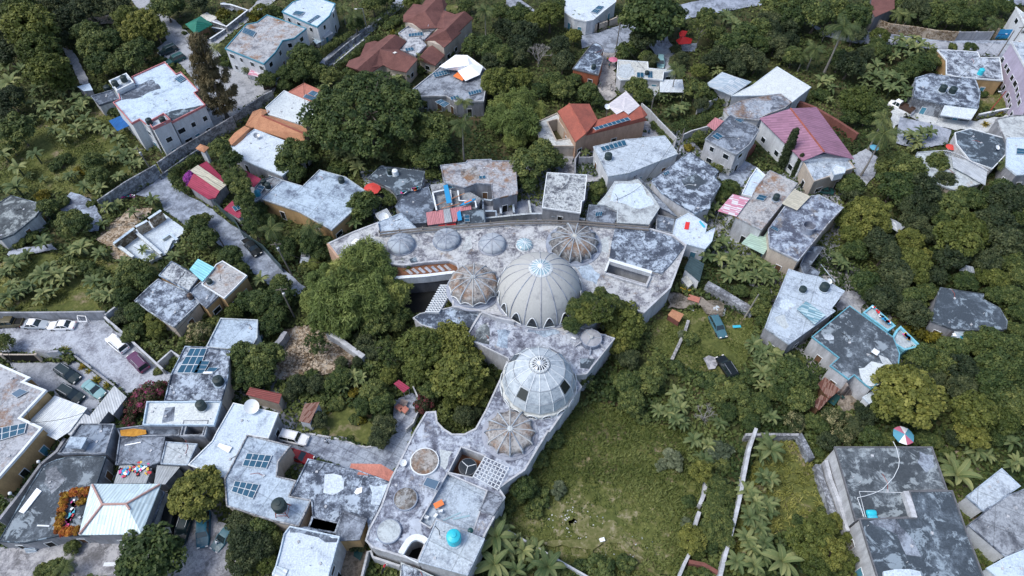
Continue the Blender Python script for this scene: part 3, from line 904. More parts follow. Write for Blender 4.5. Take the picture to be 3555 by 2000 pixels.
def pole(label, t, x, y, h=8, lean=(0, 0), arms=1, lamp=False, mat='pole_grey', name='utility_pole', cat='pole'):
    """Pole with its foot at (x, y)."""
    p = at(t, x, y, 0); root = empty(name, p, label, cat); top = p+Vector((lean[0], lean[1], h))
    MB().tube([p, top], [.16, .10], 8).build('post', mat, root)
    if arms: MB().bar(top+Vector((-.9, 0, -.5)), top+Vector((.9, .2, -.5)), .12).build('crossarm', 'bark', root)
    if arms: MB().lathe([(.22, 0), (.24, .1), (.24, .7), (.1, .75)], top+Vector((.3, -.25, -1.7)), 10).build('transformer', 'steel', root)
    if lamp: MB().bar(top, top+Vector((-1.4, -.3, .1)), .07).build('lamp_arm', 'steel', root); MB().box(top+Vector((-1.6, -.35, .08)), (.6, .25, .12)).build('lamp_head', 'lamp_glass', root)
    return root

# ------------------------------------------------------------------ vehicles
CARDIM = {'sedan': (4.5, .88, 1.42), 'suv': (4.7, .95, 1.75), 'wagon': (4.75, .88, 1.45), 'pickup': (5.1, .92, 1.75), 'van': (5.0, .95, 1.95), 'jeep': (4.3, .92, 1.85), 'truck': (5.6, 1.0, 2.1)}
def car(label, t, x, y, fx, fy, kind, paint, roofp=None, name=None, group='vehicles parked around the houses', bed=None, scale=1.0):
    """A vehicle centred at (x, y) whose nose points towards (fx, fy)."""
    L, w, Ht = CARDIM[kind]; p = at(t, x, y, .7); f = at(t, fx, fy, .7); ang = math.atan2(f.y-p.y, f.x-p.x)
    root = empty(name or {'sedan': 'saloon_car', 'suv': 'suv', 'wagon': 'estate_car', 'pickup': 'pickup_truck', 'van': 'van', 'jeep': 'jeep', 'truck': 'truck'}[kind], (0, 0, 0), label,
                 {'truck': 'truck', 'pickup': 'pickup'}.get(kind, 'car'), group)
    BLOCK.append([Vector((p.x+math.cos(ang+k)*3.0, p.y+math.sin(ang+k)*3.0, 0)) for k in (.42, 2.72, 3.56, 5.86)])
    tall = kind in ('suv', 'jeep', 'van', 'pickup', 'truck'); belt = Ht*.60 if tall else .86; g = .30 if tall else .20
    hood = belt-.08 if tall else .78
    # lower body: stations (x, half width, underside, top)
    h2 = L/2
    st = [(-h2, w*.80, g+.18, belt*.86), (-h2+.12, w*.93, g, belt*.93), (-h2+.8, w, g, belt), (0, w, g, belt), (h2-1.3, w, g, belt-.01), (h2-.75, w*.98, g, hood), (h2-.18, w*.90, g, hood*.90), (h2, w*.74, g+.15, hood*.72)]
    m = MB(); vs = []
    for X, ww, z0, z1 in st:
        vs += [(X, -ww*.9, z0), (X, -ww, z0+.22), (X, -ww, z1-.14), (X, -ww*.88, z1), (X, 0, z1+.03), (X, ww*.88, z1), (X, ww, z1-.14), (X, ww, z0+.22), (X, ww*.9, z0)]
    k = 9; fs = [(i*k+j, (i+1)*k+j, (i+1)*k+(j+1) % k, i*k+(j+1) % k) for i in range(len(st)-1) for j in range(k)]
    fs += [tuple(range(k)), tuple(range(len(vs)-1, len(vs)-k-1, -1))]
    m.add(vs, fs); m.build('body', paint, root, False)
    # cabin
    c = {'sedan': (h2-1.35, h2-2.05, -h2+1.35, -h2+.75), 'suv': (h2-1.25, h2-1.85, -h2+.42, -h2+.12), 'wagon': (h2-1.4, h2-2.05, -h2+.6, -h2+.15), 'pickup': (h2-1.35, h2-1.9, -.75, -.95),
         'van': (h2-.75, h2-1.35, -h2+.25, -h2+.1), 'jeep': (h2-1.3, h2-1.65, -h2+.2, -h2+.08), 'truck': (h2-.9, h2-1.3, h2-2.4, h2-2.5)}[kind]
    F0, F1, R1, R0 = c; wb, wt = w*.88, w*.74; zt = Ht-.06
    gl = 'glass_car'
    def panel(nm, q, mat):
        MB().poly([Vector(v) for v in q]).build(nm, mat, root)
    panel('windscreen', [(F0, -wb, belt), (F0, wb, belt), (F1, wt, zt), (F1, -wt, zt)], gl)
    panel('rear_window', [(R0, wb, belt), (R0, -wb, belt), (R1, -wt, zt), (R1, wt, zt)], gl)
    for s in (1, -1):
        q = [(R0, -wb*s, belt), (F0, -wb*s, belt), (F1, -wt*s, zt), (R1, -wt*s, zt)]
        panel('side_window', q if s == 1 else q[::-1], gl)
    rm = MB(); X = [R1-.05, R1+.1, (R1+F1)/2, F1-.1, F1+.06]; Z = [zt, zt+.05, zt+.07, zt+.05, zt-.01]
    vs = [(X[i], y, Z[i]-(.05 if abs(y) > wt*.9 else 0)) for i in range(5) for y in (-wt*1.02, -wt*.7, wt*.7, wt*1.02)]
    rm.add(vs, [(i*4+j, (i+1)*4+j, (i+1)*4+j+1, i*4+j+1) for i in range(4) for j in range(3)])
    for s in (1, -1):   # pillars
        for a, b in (((F0, -wb*s, belt), (F1, -wt*s, zt)), ((R0, -wb*s, belt), (R1, -wt*s, zt)), (((F0+R0)/2, -wb*s, belt), ((F0+R0)/2, -wt*s, zt))): rm.bar(a, b, .09)
    rm.build('roof', roofp or paint, root)
    if kind in ('pickup', 'truck'):
        bx0, bx1 = (-h2+.12, c[3]-.12)
        b = MB(); zz = belt+(.30 if kind == 'truck' else .04)
        b.ring([Vector(v) for v in ((bx0, -w, 0), (bx1, -w, 0), (bx1, w, 0), (bx0, w, 0))], [Vector(v) for v in ((bx0+.07, -w+.07, 0), (bx1-.07, -w+.07, 0), (bx1-.07, w-.07, 0), (bx0+.07, w-.07, 0))], belt-.2, zz+.16)
        b.build('bed_side', bed or paint, root); MB().poly([Vector(v) for v in ((bx0+.07, -w+.07, belt+.045), (bx1-.07, -w+.07, belt+.045), (bx1-.07, w-.07, belt+.045), (bx0+.07, w-.07, belt+.045))]).build('bed_floor', 'car_brown' if kind == 'truck' else 'soil_black', root)
    if kind in ('suv', 'jeep'):
        b = MB()
        for s in (-1, 1): b.bar((R1+.2, s*wt*.85, Ht+.06), (F1-.2, s*wt*.85, Ht+.06), .05)
        b.build('roof_rack', 'steel', root)
    for s in (-1, 1):
        for X in (h2-.95, -h2+.95):
            a = .34 if not tall else .39
            tb = MB(); kk = 14; prof = [(a*.55, -.11), (a*.95, -.11), (a, -.06), (a, .06), (a*.95, .11), (a*.55, .11)]
            vs = [(X+r*math.cos(2*math.pi*j/kk), s*(w-.09)+yy, a+r*math.sin(2*math.pi*j/kk)) for r, yy in prof for j in range(kk)]
            tb.add(vs, [(i*kk+j, i*kk+(j+1) % kk, (i+1)*kk+(j+1) % kk, (i+1)*kk+j) for i in range(5) for j in range(kk)])
            wh = tb.build('wheel', 'rubber', root)
            hb = MB(); hb.add([(X+a*.56*math.cos(2*math.pi*j/kk), s*(w-.09)+s*.09, a+a*.56*math.sin(2*math.pi*j/kk)) for j in range(kk)], [tuple(range(kk)) if s < 0 else tuple(range(kk))[::-1]])
            hb.build('rim', 'rim_metal', wh)
        MB().box((h2-.08, s*w*.60, hood*.80), (.16, .36, .14)).build('headlight', 'lamp_glass', root)
        MB().box((-h2+.03, s*w*.66, belt*.78), (.10, .24, .16)).build('tail_light', 'plastic_red', root)
    root.location = (p.x, p.y, .03); root.rotation_euler = (0, 0, ang); root.scale = (scale,)*3
    return root

# ------------------------------------------------------------------ people
def person(label, t, x, y, face, shirt, trousers, arms=(0, 0), stride=.15, z=0.0, bend=0.0):
    """A standing or walking figure grown over a skeleton; feet at (x, y)."""
    base = at(t, x, y, z); ca, sa = math.cos(face), math.sin(face)
    J = {}; E = []
    def j(n, v, r, par=None):
        J[n] = (len(J), v, r)
        if par: E.append((J[par][0], J[n][0]))
    b = bend
    j('pelvis', (0, 0, .95), .135); j('waist', (b*.1, 0, 1.08), .12, 'pelvis'); j('chest', (b*.3, 0, 1.32), .145, 'waist'); j('neck', (b*.42, 0, 1.50), .055, 'chest')
    j('jaw', (b*.46+.01, 0, 1.58), .075, 'neck'); j('crown', (b*.5, 0, 1.68), .085, 'jaw')
    for s, n in ((1, 'l'), (-1, 'r')):
        st = stride*s
        j('hip'+n, (0, .09*s, .92), .095, 'pelvis'); j('knee'+n, (st*.6+.02, .10*s, .50), .062, 'hip'+n); j('ank'+n, (st-.03, .10*s, .09), .042, 'knee'+n); j('toe'+n, (st+.14, .11*s, .04), .038, 'ank'+n)
        a = arms[0] if s == 1 else arms[1]
        j('sh'+n, (b*.36, .19*s, 1.43), .062, 'chest'); j('elb'+n, (b*.36+a*.18, .25*s, 1.17+a*.08), .042, 'sh'+n); j('wr'+n, (b*.36+a*.42+.04, .25*s, .95+a*.28), .03, 'elb'+n); j('hand'+n, (b*.36+a*.50+.06, .24*s, .86+a*.30), .036, 'wr'+n)
    me = bpy.data.meshes.new('body'); me.from_pydata([v[1] for v in J.values()], E, [])
    ob = bpy.data.objects.new('tmp', me); col.objects.link(ob)
    md = ob.modifiers.new('s', 'SKIN'); md.use_smooth_shade = True
    for i, v in enumerate(J.values()): me.skin_vertices[0].data[i].radius = (v[2], v[2]); 
    me.skin_vertices[0].data[0].use_root = True
    ob.modifiers.new('u', 'SUBSURF').levels = 1
    dg = bpy.context.evaluated_depsgraph_get(); m2 = bpy.data.meshes.new_from_object(ob.evaluated_get(dg)); bpy.data.objects.remove(ob)
    m2.materials.clear()
    for n in ('skin', trousers, shirt): m2.materials.append(M[n])
    for f in m2.polygons:
        z_, y_ = f.center.z, abs(f.center.y)
        f.material_index = 1 if (.10 < z_ < .98 and y_ < .2) else (2 if (.95 <= z_ < 1.50 and not (y_ > .2 and z_ < 1.17)) else 0)
        f.use_smooth = True
    m2.name = 'body'
    root = empty('person', base, label, 'person'); o = bpy.data.objects.new('body', m2); col.objects.link(o); o.parent = root
    hm = MB(); hm.lathe([(.088, -.02), (.095, .03), (.07, .09), (.02, .11)], (b*.5-.01, 0, 1.66), 12)
    h = hm.build('hair', 'soil_black', None); h.parent = root
    root.rotation_euler = (0, 0, face)
    return root

# ------------------------------------------------------------------ domes
def dome(label, lmk, c, r, h, ribs, mat, ribm, drum=.4, prof=1.0, ribw=.10, lobes=0.0, lobe_drop=0.0, arches=None, lantern=None, twist=0.0, bands=0, group=None, name='ribbed_dome', facet=False, ribout=.06, rim=None, posts=0.0):
    """c is the centre of the dome's foot. prof 1 is a hemisphere, >1 flatter shoulders, 0 a cone."""
    root = empty(name, c, label, 'dome', group)
    if lmk: landmark(lmk, [c+Vector((0, 0, drum+h*.5))])
    per = 1 if facet else 6; k = ribs*per; n = 14
    def rz(t):
        if facet:
            K = ((0, 1), (.28, .95), (.70, .70), (.93, .36), (1, 0)); x = min(t, 1)*4; j = min(3, int(x)); f = x-j
            return K[j][0]+(K[j+1][0]-K[j][0])*f, (K[j][1]+(K[j+1][1]-K[j][1])*f)*h
        a = min(t, 1)*math.pi/2-1e-6
        return math.sin(a)**(1/prof), math.cos(a)**prof*h
    def pt(i, t, out=0.0):
        a = twist+2*math.pi*i/k; q, z = rz(t)
        fr = (i % per)/per; s = math.sin(fr*math.pi)   # 0 on the ribs, 1 half-way
        rr = r*q*(1-lobes*s*t*t)
        zz = z+lobe_drop*s*t**6-.10*s*lobes*4*t
        return Vector((c.x+(rr+out)*math.cos(a), c.y+(rr+out)*math.sin(a), c.z+drum+posts+zz+out*.4))
    vs = [pt(i, (j+.02)/n*.98+.02) for j in range(n+1) for i in range(k)]
    m = MB(); m.add(vs, [(j*k+i, (j+1)*k+i, (j+1)*k+(i+1) % k, j*k+(i+1) % k) for j in range(n) for i in range(k)]+[tuple(range(k))])
    m.build('shell', mat, root, not facet)
    if drum:
        ro = 1.13 if lobes else 1.06; MB().lathe([(r*ro, 0), (r*ro, drum*.5), (r*1.0, drum*.55), (r*.99, drum+posts*.5+.05)], c, k).build('drum', rim or ribm, root)
    for i in range(ribs):
        MB().tube([pt(i*per, max(.05, j/10*.985), ribout*.5) for j in range(11)], [ribw*(.6+.4*j/10) for j in range(11)], 5).build('rib', ribm, root)
    for b in range(bands):
        t = .25*(b+1)
        MB().tube([pt(i, t, .03) for i in range(k)]+[pt(0, t, .03)], .05, 4).build('band', 'steel', root)
    if lobes: MB().lathe([(.42, -.1), (.40, .12), (.05, .2)], Vector((c.x, c.y, pt(0, .05).z)), 14).build('cap', 'roof_beige', root)
    if lobe_drop:
        MB().tube([pt(i, 1.0, .04) for i in range(k)]+[pt(0, 1, .04)], .09, 5).build('rim', 'rim_white', root)
    if arches:
        na, aw, ah, off = arches
        for i in range(na):
            am = twist+2*math.pi*(i+off)/na; fr = []
            hw = aw/2
            for j in range(9):
                s = -1+2*j/8; zz = ah*(1-abs(s)**2.1); ang = am+s*hw/r
                q = math.sqrt(max(0, 1-min(1, zz/(h))**2)) if prof else 1-zz/h
                fr.append(Vector((c.x+(r*q+.17)*math.cos(ang), c.y+(r*q+.17)*math.sin(ang), c.z+drum+zz)))
            fw = MB().tube(fr+[fr[0]], .085, 5).build('arch_window', 'rim_white', root)
            inn = [v-Vector((math.cos(am), math.sin(am), 0))*.05 for v in fr]
            MB().poly(inn[::-1]).build('pane', 'glass_dark', fw)
    if lantern:
        lr, lh, lm, fins = lantern; q0 = pt(0, lr/r*.66).z; zt = q0-c.z
        MB().lathe([(lr, zt-.25), (lr, zt+.06), (lr*.85, zt+.16)], c, 32).build('lantern_ring', 'dome_white', root)
        tp = c.z+zt+lh
        MB().lathe([(lr*.9, zt+.05), (lr*.5, zt+lh*.55), (.05, zt+lh*.9)], c, 32).build('skylight', lm, root, True)
        for i in range(fins):
            a = 2*math.pi*i/fins; d = Vector((math.cos(a), math.sin(a), 0))
            MB().tube([c+d*lr*.95+Vector((0, 0, zt+.12)), c+d*lr*.5+Vector((0, 0, zt+lh*.62)), Vector((c.x, c.y, tp))], [.09, .07, .05], 5).build('fin', 'rim_white', root)
        MB().lathe([(lr*.28, -.15), (lr*.2, .05), (.05, .15)], Vector((c.x, c.y, tp)), 16).build('finial', 'rim_white', root, True)
    return root

def disc(label, c, r, h, mat, rimm='dome_grey', group=None, name='roof_drum', lmk=None):
    root = empty(name, c, label, 'round roof drum', group)
    if lmk: landmark(lmk, [c])
    MB().lathe([(r, 0), (r, h), (r*.93, h+.02)], c, 40, cap=False).build('rim', rimm, root)
    MB().lathe([(r*.93, h), (r*.6, h+.05), (.05, h+.08)], c, 40).build('cover', mat, root)
    return root
# ------------------------------------------------------------------ the ground, roads and yards
g = MB(); g.add([(-700, -300, 0), (700, -300, 0), (700, 900, 0), (-700, 900, 0)], [(0, 1, 2, 3)]); tag(g.build('ground', 'ground'), kind='structure')
_z = [0.02]
_q = random.Random(9)
def ragged(p, amp):
    """Break up the straight edges of natural ground."""
    out = []; n = len(p)
    for i in range(n):
        a, b = p[i], p[(i+1) % n]; L = (b-a).length; k = max(1, int(L/.9)); d = (b-a).normalized() if L > 0 else Vector((1, 0, 0)); o = 0
        for j in range(k):
            q = a.lerp(b, j/k); o = o*.5+_q.uniform(-amp, amp); out.append(Vector((q.x-d.y*o, q.y+d.x*o, q.z)))
    return out
def sh(name, t, pts, mat, block=True):
    _z[0] += .012; amp = {'road': .12, 'paving': 0, 'worn_soil': .35, 'ground_yard': .25}.get(mat, .5)
    return sheet(name, t, pts, _z[0], mat, block, ragged(P(t, pts, _z[0]), amp) if amp else None)
sh('yard', 'O', [(195, 985), (420, 940), (560, 880), (700, 960), (880, 1080), (700, 1449), (0, 1449), (0, 1000)], 'track', False)
sh('yard', 'O', [(905, 430), (1480, 395), (1840, 560), (1800, 640), (1500, 640), (950, 600)], 'ground_yard', False)
sh('yard', 'O', [(1440, 330), (1720, 330), (1860, 480), (1840, 560), (1560, 470), (1430, 430)], 'ground_yard', False)
sh('yard', 'O', [(1760, 560), (1850, 430), (2120, 440), (2110, 640), (1960, 760), (1790, 660)], 'ground_yard', False)
sh('yard', 'O', [(1900, 700), (2140, 640), (2300, 900), (2200, 1030), (2060, 1010), (1920, 900)], 'track', False)
sh('yard', 'O', [(2080, 1120), (2380, 1120), (2576, 1250), (2576, 1449), (2180, 1449), (2100, 1300)], 'dirt', False)
FIELD = []
def field(t, pts, mat='grass_soil'):
    o = sh('grass', t, pts, mat, False); FIELD.append((mat, ccw(P(t, pts, .02)))); return o
field('C3', [(600, 1230), (900, 1130), (1350, 1330), (1800, 1400), ('C4', 1780, 0), ('C4', 1750, 300), ('C4', 1950, 470), ('C4', 1830, 970), ('C4', 1690, 1400), ('C4', 1650, 1460), ('C4', 760, 1460), ('C4', 560, 1300), ('C4', 0, 990), ('C4', 0, 800), ('C4', 180, 420), ('C4', 400, 0)])
field('D4', [(-60, 90), (330, 100), (470, 270), (560, 500), (640, 800), (500, 900), (200, 1000), (-100, 1100), (-350, 1431), (-400, 1431), (-250, 700)])
field('C3', [(1420, 350), (1700, 250), (1900, 200), (2200, 240), (2420, 300), (2400, 560), (2260, 900), (1900, 870), (1600, 750), (1380, 560)])
field('A3', [(150, 240), (450, 150), (700, 80), (920, 110), (1050, 225), (1030, 236), (0, 246), (0, 200)], 'lawn')  if 'lawn' in M else field('A3', [(150, 240), (450, 150), (700, 80), (920, 110), (1050, 225), (1030, 236), (0, 246), (0, 200)])
field('A2', [(1400, 60), (1300, 300), (950, 560), (700, 500), (380, 480), (100, 500), (-40, 400), (-40, -200), ('A1', 560, 1180), ('A1', 1050, 1100), ('A1', 1250, 1330)])
field('A2', [(-40, 1200), (500, 1080), (900, 1150), (1300, 1200), (1400, 1440), ('A3', 900, 120), ('A3', -40, 240)])
field('B4', [(540, 10), (640, -130), (900, -260), (1100, -150), (1200, -40), (1240, 100), (1100, 130)])
field('D1', [(2140, 940), (2530, 920), (2540, 1040), (2150, 1130)])
field('B1', [(1870, 60), (1990, 40), (2020, 140), (1870, 110)])
m_ = MB(); c_ = at('C4', 760, 900, 0)
for i in range(70):
    x, y, r_ = c_.x+_q.gauss(0, 4.6), c_.y+_q.gauss(0, 3.0), _q.uniform(.3, 1.5); pp = [Vector((x+r_*_q.uniform(.55, 1.2)*math.cos(a*.524)*1.3, y+r_*_q.uniform(.55, 1.2)*math.sin(a*.524), .05+i*.002)) for a in range(12)]
    m_.add([(x, y, .05+i*.002)]+pp, [(0, 1+j, 1+(j+1) % 12) for j in range(12)])
tag(m_.build('worn_ground', 'worn_soil'), kind='structure')
sh('road', 'A1', [(1290, -20), (1480, -20), (1530, 90), (1740, 200), (1930, 380), (2080, 390), (2250, 260), (2520, 60), (2576, -20), (2760, -20), (2576, 130), (2300, 330), (2120, 470), (2230, 590), (2450, 730), (2600, 800), (2760, 820), (2700, 960), (2576, 960), (2310, 1160), (2100, 1280), (2040, 1050), (1980, 850), (1800, 640), (1600, 560), (1560, 480), (1660, 400), (1600, 260), (1400, 140)], 'road')
sh('lane', 'B1', [(640, 690), (760, 650), (1090, 380), (1480, 60), (1520, -20), (1380, -20), (1340, 90), (1130, 250), (900, 400), (730, 540), (640, 620)], 'road')
sh('road', 'A2', [(1340, 500), (1560, 360), (1680, 280), (1710, 400), (1850, 500), (2050, 610), (2110, 650), (2290, 800), (2420, 860), ('B2', 90, 1060), ('B2', 250, 1220), ('B2', 500, 1420), ('B3', 430, 80), ('B3', 300, 100), ('B2', 0, 1300), ('A2', 2420, 1170), ('A2', 2180, 1000), ('A2', 2050, 900), ('A2', 1850, 810), ('A2', 1620, 660), ('A2', 1590, 560), ('A2', 1450, 530)], 'road')
sh('parking_yard', 'A3', [(-40, 300), (760, 300), (1030, 290), (1100, 370), (1250, 480), (1620, 820), (1700, 850), (1690, 960), (1400, 1000), (1270, 1060), (1150, 960), (1000, 870), (700, 640), (590, 620), (60, 650), (-40, 640)], 'ground_yard')
sh('forecourt', 'A3', [(100, 740), (590, 740), (700, 700), (950, 860), (1120, 970), (880, 1290), (480, 1100), (470, 1020), (250, 935), (310, 890), (100, 800)], 'road')
sh('driveway', 'B4', [(120, 70), (240, -30), (560, 20), (1100, 150), (1240, 130), (1390, 20), (1560, -60), (1560, 60), (1345, 480), (1200, 460), (350, 170)], 'paving')
sh('patio', 'B3', [(1390, 1110), (1570, 1040), (1655, 1150), (1570, 1350), (1500, 1431), (1320, 1431), (1370, 1300)], 'paving')
sh('gravel_yard', 'B3', [(290, 430), (540, 370), (700, 440), (830, 500), (1010, 680), (980, 760), (830, 800), (600, 870), (300, 915), (140, 935), (210, 820), (250, 700)], 'rubble')
sh('street', 'C1', [(-40, -20), (90, -20), (260, 110), (220, 170), (100, 170), (-40, 90)], 'road')
sh('road', 'C1', [(690, 335), (880, 325), (1130, 235), (1500, 100), (1800, 20), (2050, -20), (2700, -20), (2700, 20), (2300, 80), (1760, 190), (1500, 300), (1180, 430), (1070, 520), (930, 560), (850, 440), (720, 480)], 'road')
sh('alley', 'C1', [(900, 540), (1060, 520), (1040, 700), (1060, 960), (940, 1000), (870, 860), (890, 700)], 'track')
sh('yard', 'C1', [(1380, 440), (1560, 360), (1650, 520), (1580, 720), (1470, 720), (1440, 560)], 'ground_yard')
sh('yard', 'C1', [(1690, 430), (1860, 430), (1840, 510), (1700, 510)], 'ground_yard')
sh('road', 'D1', [(390, 180), (560, 350), (880, 430), (1200, 440), (1700, 490), (2100, 550), (2330, 575), (2750, 600), (2750, 400), (2450, 400), (1900, 400), (1500, 370), (1200, 330), (900, 290), (600, 310)], 'road')
sh('pavement', 'D1', [(1220, 338), (1500, 374), (1900, 402), (2660, 405), (2660, 432), (1900, 428), (1500, 398), (1220, 370)], 'ground_yard')
sh('road', 'D1', [(2050, -20), (2700, -20), (2700, 70), (2350, 25)], 'road')
sh('track', 'D1', [(1240, 1100), (1480, 1060), (1750, 1150), (2050, 1190), (2290, 1170), (2640, 1120), (2700, 1300), (2290, 1310), (2050, 1300), (1850, 1290), (1600, 1220), (1360, 1150), (1300, 1280), (1240, 1200)], 'sand')
sh('yard', 'D1', [(1340, 1160), (1600, 1215), (1850, 1290), (1820, 1431), (1500, 1480), (1300, 1420)], 'road')
sh('yard', 'D1', [(2340, 770), (2490, 770), (2560, 920), (2330, 900)], 'ground_yard')
sh('path', 'C2', [(500, 80), (650, 50), (700, 80), (655, 140), (650, 300), (500, 300)], 'track')
sh('path', 'C2', [(740, 310), (1190, 330), (1190, 370), (1040, 370), (870, 350), (740, 400)], 'track')
sh('yard', 'C1', [(1340, 1190), (1490, 1190), (1590, 1350), (1540, 1360), (1370, 1370), (1290, 1390), (1320, 1230)], 'track')
sh('driveway', 'C2', [(2080, 290), (2240, 230), (2300, 150), (2460, 230), (2390, 320), (2300, 430), (2120, 390)], 'ground_yard')
sh('yard', 'D2', [(870, 110), (1000, 50), (1120, 130), (1110, 300), (1000, 420), (900, 330)], 'ground_yard')
sh('yard', 'D3', [(760, 40), (980, 50), (970, 260), (840, 180), (700, 230)], 'track')
sh('yard', 'D3', [(700, 1010), (850, 930), (1000, 1080), (960, 1200), (760, 1240), (690, 1150)], 'dirt')
sh('track', 'C3', [(1580, 60), (1900, 100), (2130, 160), (2110, 280), (1950, 260), (1900, 180), (1560, 210)], 'dirt')
sh('path', 'C4', [(140, 1010), (450, 1088), (700, 1058), (930, 1078), (1100, 1068), (1250, 1178), (1400, 1280), (1510, 1445), (1460, 1445), (1360, 1300), (1230, 1210), (1100, 1105), (935, 1112), (850, 1180), (825, 1290), (790, 1280), (800, 1190), (600, 1125), (440, 1120), (140, 1035)], 'worn_soil')
sh('path', 'C3', [(1920, 690), (2040, 690), (2060, 750), (2040, 800), (1960, 810)], 'track')
sh('yard', 'A2', [(590, 600), (700, 480), (900, 540), (960, 640), (1010, 760), (980, 860), (890, 870), (830, 730), (690, 720), (600, 660)], 'ground_yard')
sh('path', 'A2', [(90, 1060), (520, 985), (570, 1040), (300, 1080), (60, 1120)], 'ground_yard')
sh('rubble_ground', 'A2', [(1110, 800), (1330, 640), (1490, 640), (1480, 720), (1330, 840), (1130, 1000), (970, 950)], 'rubble')
sh('rubble_ground', 'A2', [(1060, 980), (1150, 990), (1330, 1150), (1250, 1190), (1100, 1090)], 'rubble')
sh('yard', 'A4', [(-40, 1110), (250, 1110), (600, 1060), (1450, 1020), (1640, 600), (1740, 640), (2000, 780), (2290, 950), (2330, 1460), (-40, 1460)], 'track')
sh('yard', 'B4', [(850, 1130), (900, 1080), (1120, 1190), (1100, 1460), (860, 1460)], 'dirt')
sh('yard', 'A1', [(620, 470), (720, 500), (790, 620), (880, 800), (900, 860), (800, 840), (700, 640)], 'road')
sh('yard', 'A1', [(880, 180), (1120, 150), (1180, 220), (900, 260)], 'dirt', False)
sh('garden_path', 'A1', [(1990, 150), (2050, 125), (2155, 190), (2085, 220)], 'sand')
sh('garden_path', 'A1', [(2090, 215), (2150, 195), (2270, 270), (2230, 300)], 'paving')
sh('pond', 'A1', [(2185, 30), (2230, 20), (2340, 70), (2300, 110)], 'road')

def rubble(label, t, pts, n, smin, smax, mat='rubble', name='rubble_heap', hh=.5):
    p = ccw(P(t, pts, .05)); c = centroid(p); m = MB(); q = random.Random(n); k = 0
    r = max((Vector((w.x, w.y, 0))-Vector((c.x, c.y, 0))).length for w in p)
    while k < n:
        x = q.uniform(min(w.x for w in p), max(w.x for w in p)); y = q.uniform(min(w.y for w in p), max(w.y for w in p))
        if not inside(np.array([x]), np.array([y]), p)[0]: continue
        k += 1; s = q.uniform(smin, smax); d = math.hypot(x-c.x, y-c.y)/r
        z = q.uniform(0, 1)*hh*max(0, 1-d)
        vs = [(x+s*a*q.uniform(.6, 1), y+s*b*q.uniform(.6, 1), .05+z+s*.6*cc*q.uniform(.7, 1)) for cc in (-.3, 1) for a, b in ((-1, -1), (1, -1), (1, 1), (-1, 1))]
        m.add(vs, [(4, 5, 6, 7), (0, 1, 5, 4), (1, 2, 6, 5), (2, 3, 7, 6), (3, 0, 4, 7)])
    return tag(m.build(name, mat), label, 'rubble', kind='stuff')
rubble('loose pale stones heaped beside the roofless ruin', 'A2', [(1110, 800), (1330, 640), (1490, 640), (1480, 720), (1330, 840), (1130, 1000), (970, 950)], 900, .12, .4)
rubble('stones spilled at the front of the roofless ruin', 'A2', [(1060, 980), (1150, 990), (1330, 1150), (1250, 1190), (1100, 1090)], 350, .1, .3)
rubble('orange and pale gravel over the yard by the feathery trees', 'B3', [(290, 430), (540, 370), (700, 440), (1010, 680), (830, 800), (600, 870), (300, 915), (140, 935), (250, 700)], 1500, .08, .28)
rubble('white pile of sand and stones in the car yard', 'C3', [(1960, 160), (2060, 135), (2140, 200), (2130, 275), (2050, 285), (1960, 240)], 700, .08, .2, 'sand', 'sand_pile', .6)
rubble('broken bricks and litter below the blue-rimmed house', 'D3', [(760, 1150), (900, 1090), (980, 1140), (900, 1210), (760, 1230)], 300, .08, .25, 'rubble')
rubble('white and grey litter scattered in the grass field', 'C4', [(330, 900), (480, 700), (760, 680), (960, 850), (930, 1060), (700, 1060), (560, 1050), (400, 1000)], 420, .04, .11, 'sand', 'litter', .02)
rubble('bits of litter beside the path in the field', 'C4', [(840, 1120), (1130, 1000), (1450, 1080), (1400, 1280), (1150, 1250), (700, 1240)], 220, .04, .11, 'sand', 'litter', .02)
rubble('orange and white rubble at the foot of the white-rimmed roof', 'C2', [(480, 640), (600, 650), (745, 700), (740, 760), (560, 720), (490, 710)], 160, .08, .22)
# ------------------------------------------------------------------ houses, tile by tile
PI = math.pi
# upper left
house('white apartment house with pink roof edges and rows of small windows', 'the pink-edged white house', 'A1',
      [(1175, 915), (1340, 830), (1310, 772), (1640, 622), (1755, 742), (1800, 722), (1978, 908), (1935, 928), (2045, 1050), (1710, 1222), (1630, 1140), (1480, 1215), (1480, 1262), (1390, 1192), (1310, 1235), (1220, 1125), (1125, 1025), (1195, 992)],
      7.2, 'roof_white', 'wall_white', .35, parm='rim_pink', name='apartment_house', win=1.2)
house('white rooftop room holding two black water tanks on the pink-edged house', None, 'A1', [(1090, 820), (1265, 742), (1340, 835), (1170, 920)], 8.0, 'roof_pale', 'wall_white', .6, parm='rim_white', win=0, name='tank_tower', cat='tower', z0=0, clutter=0, parw=.25)
house('white stair tower with two tanks at the front of the pink-edged house', None, 'A1', [(1480, 1228), (1635, 1138), (1702, 1202), (1522, 1288)], 8.2, 'roof_pale', 'wall_white', .6, parm='rim_pink', win=.8, name='stair_tower', cat='tower', clutter=0)
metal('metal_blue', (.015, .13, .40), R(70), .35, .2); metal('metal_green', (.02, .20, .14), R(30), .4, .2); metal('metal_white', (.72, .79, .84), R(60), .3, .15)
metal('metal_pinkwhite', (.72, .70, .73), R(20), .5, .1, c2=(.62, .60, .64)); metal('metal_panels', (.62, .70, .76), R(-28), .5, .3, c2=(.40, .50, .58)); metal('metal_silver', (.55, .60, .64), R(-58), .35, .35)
metal('metal_stripe', (.74, .72, .76), R(-22), .5, .1, c2=(.62, .28, .38)); metal('metal_pink', (.36, .19, .28), R(-8), .7, .25, .6); metal('metal_crimson', (.34, .035, .085), R(-32), .35, .2, .6)
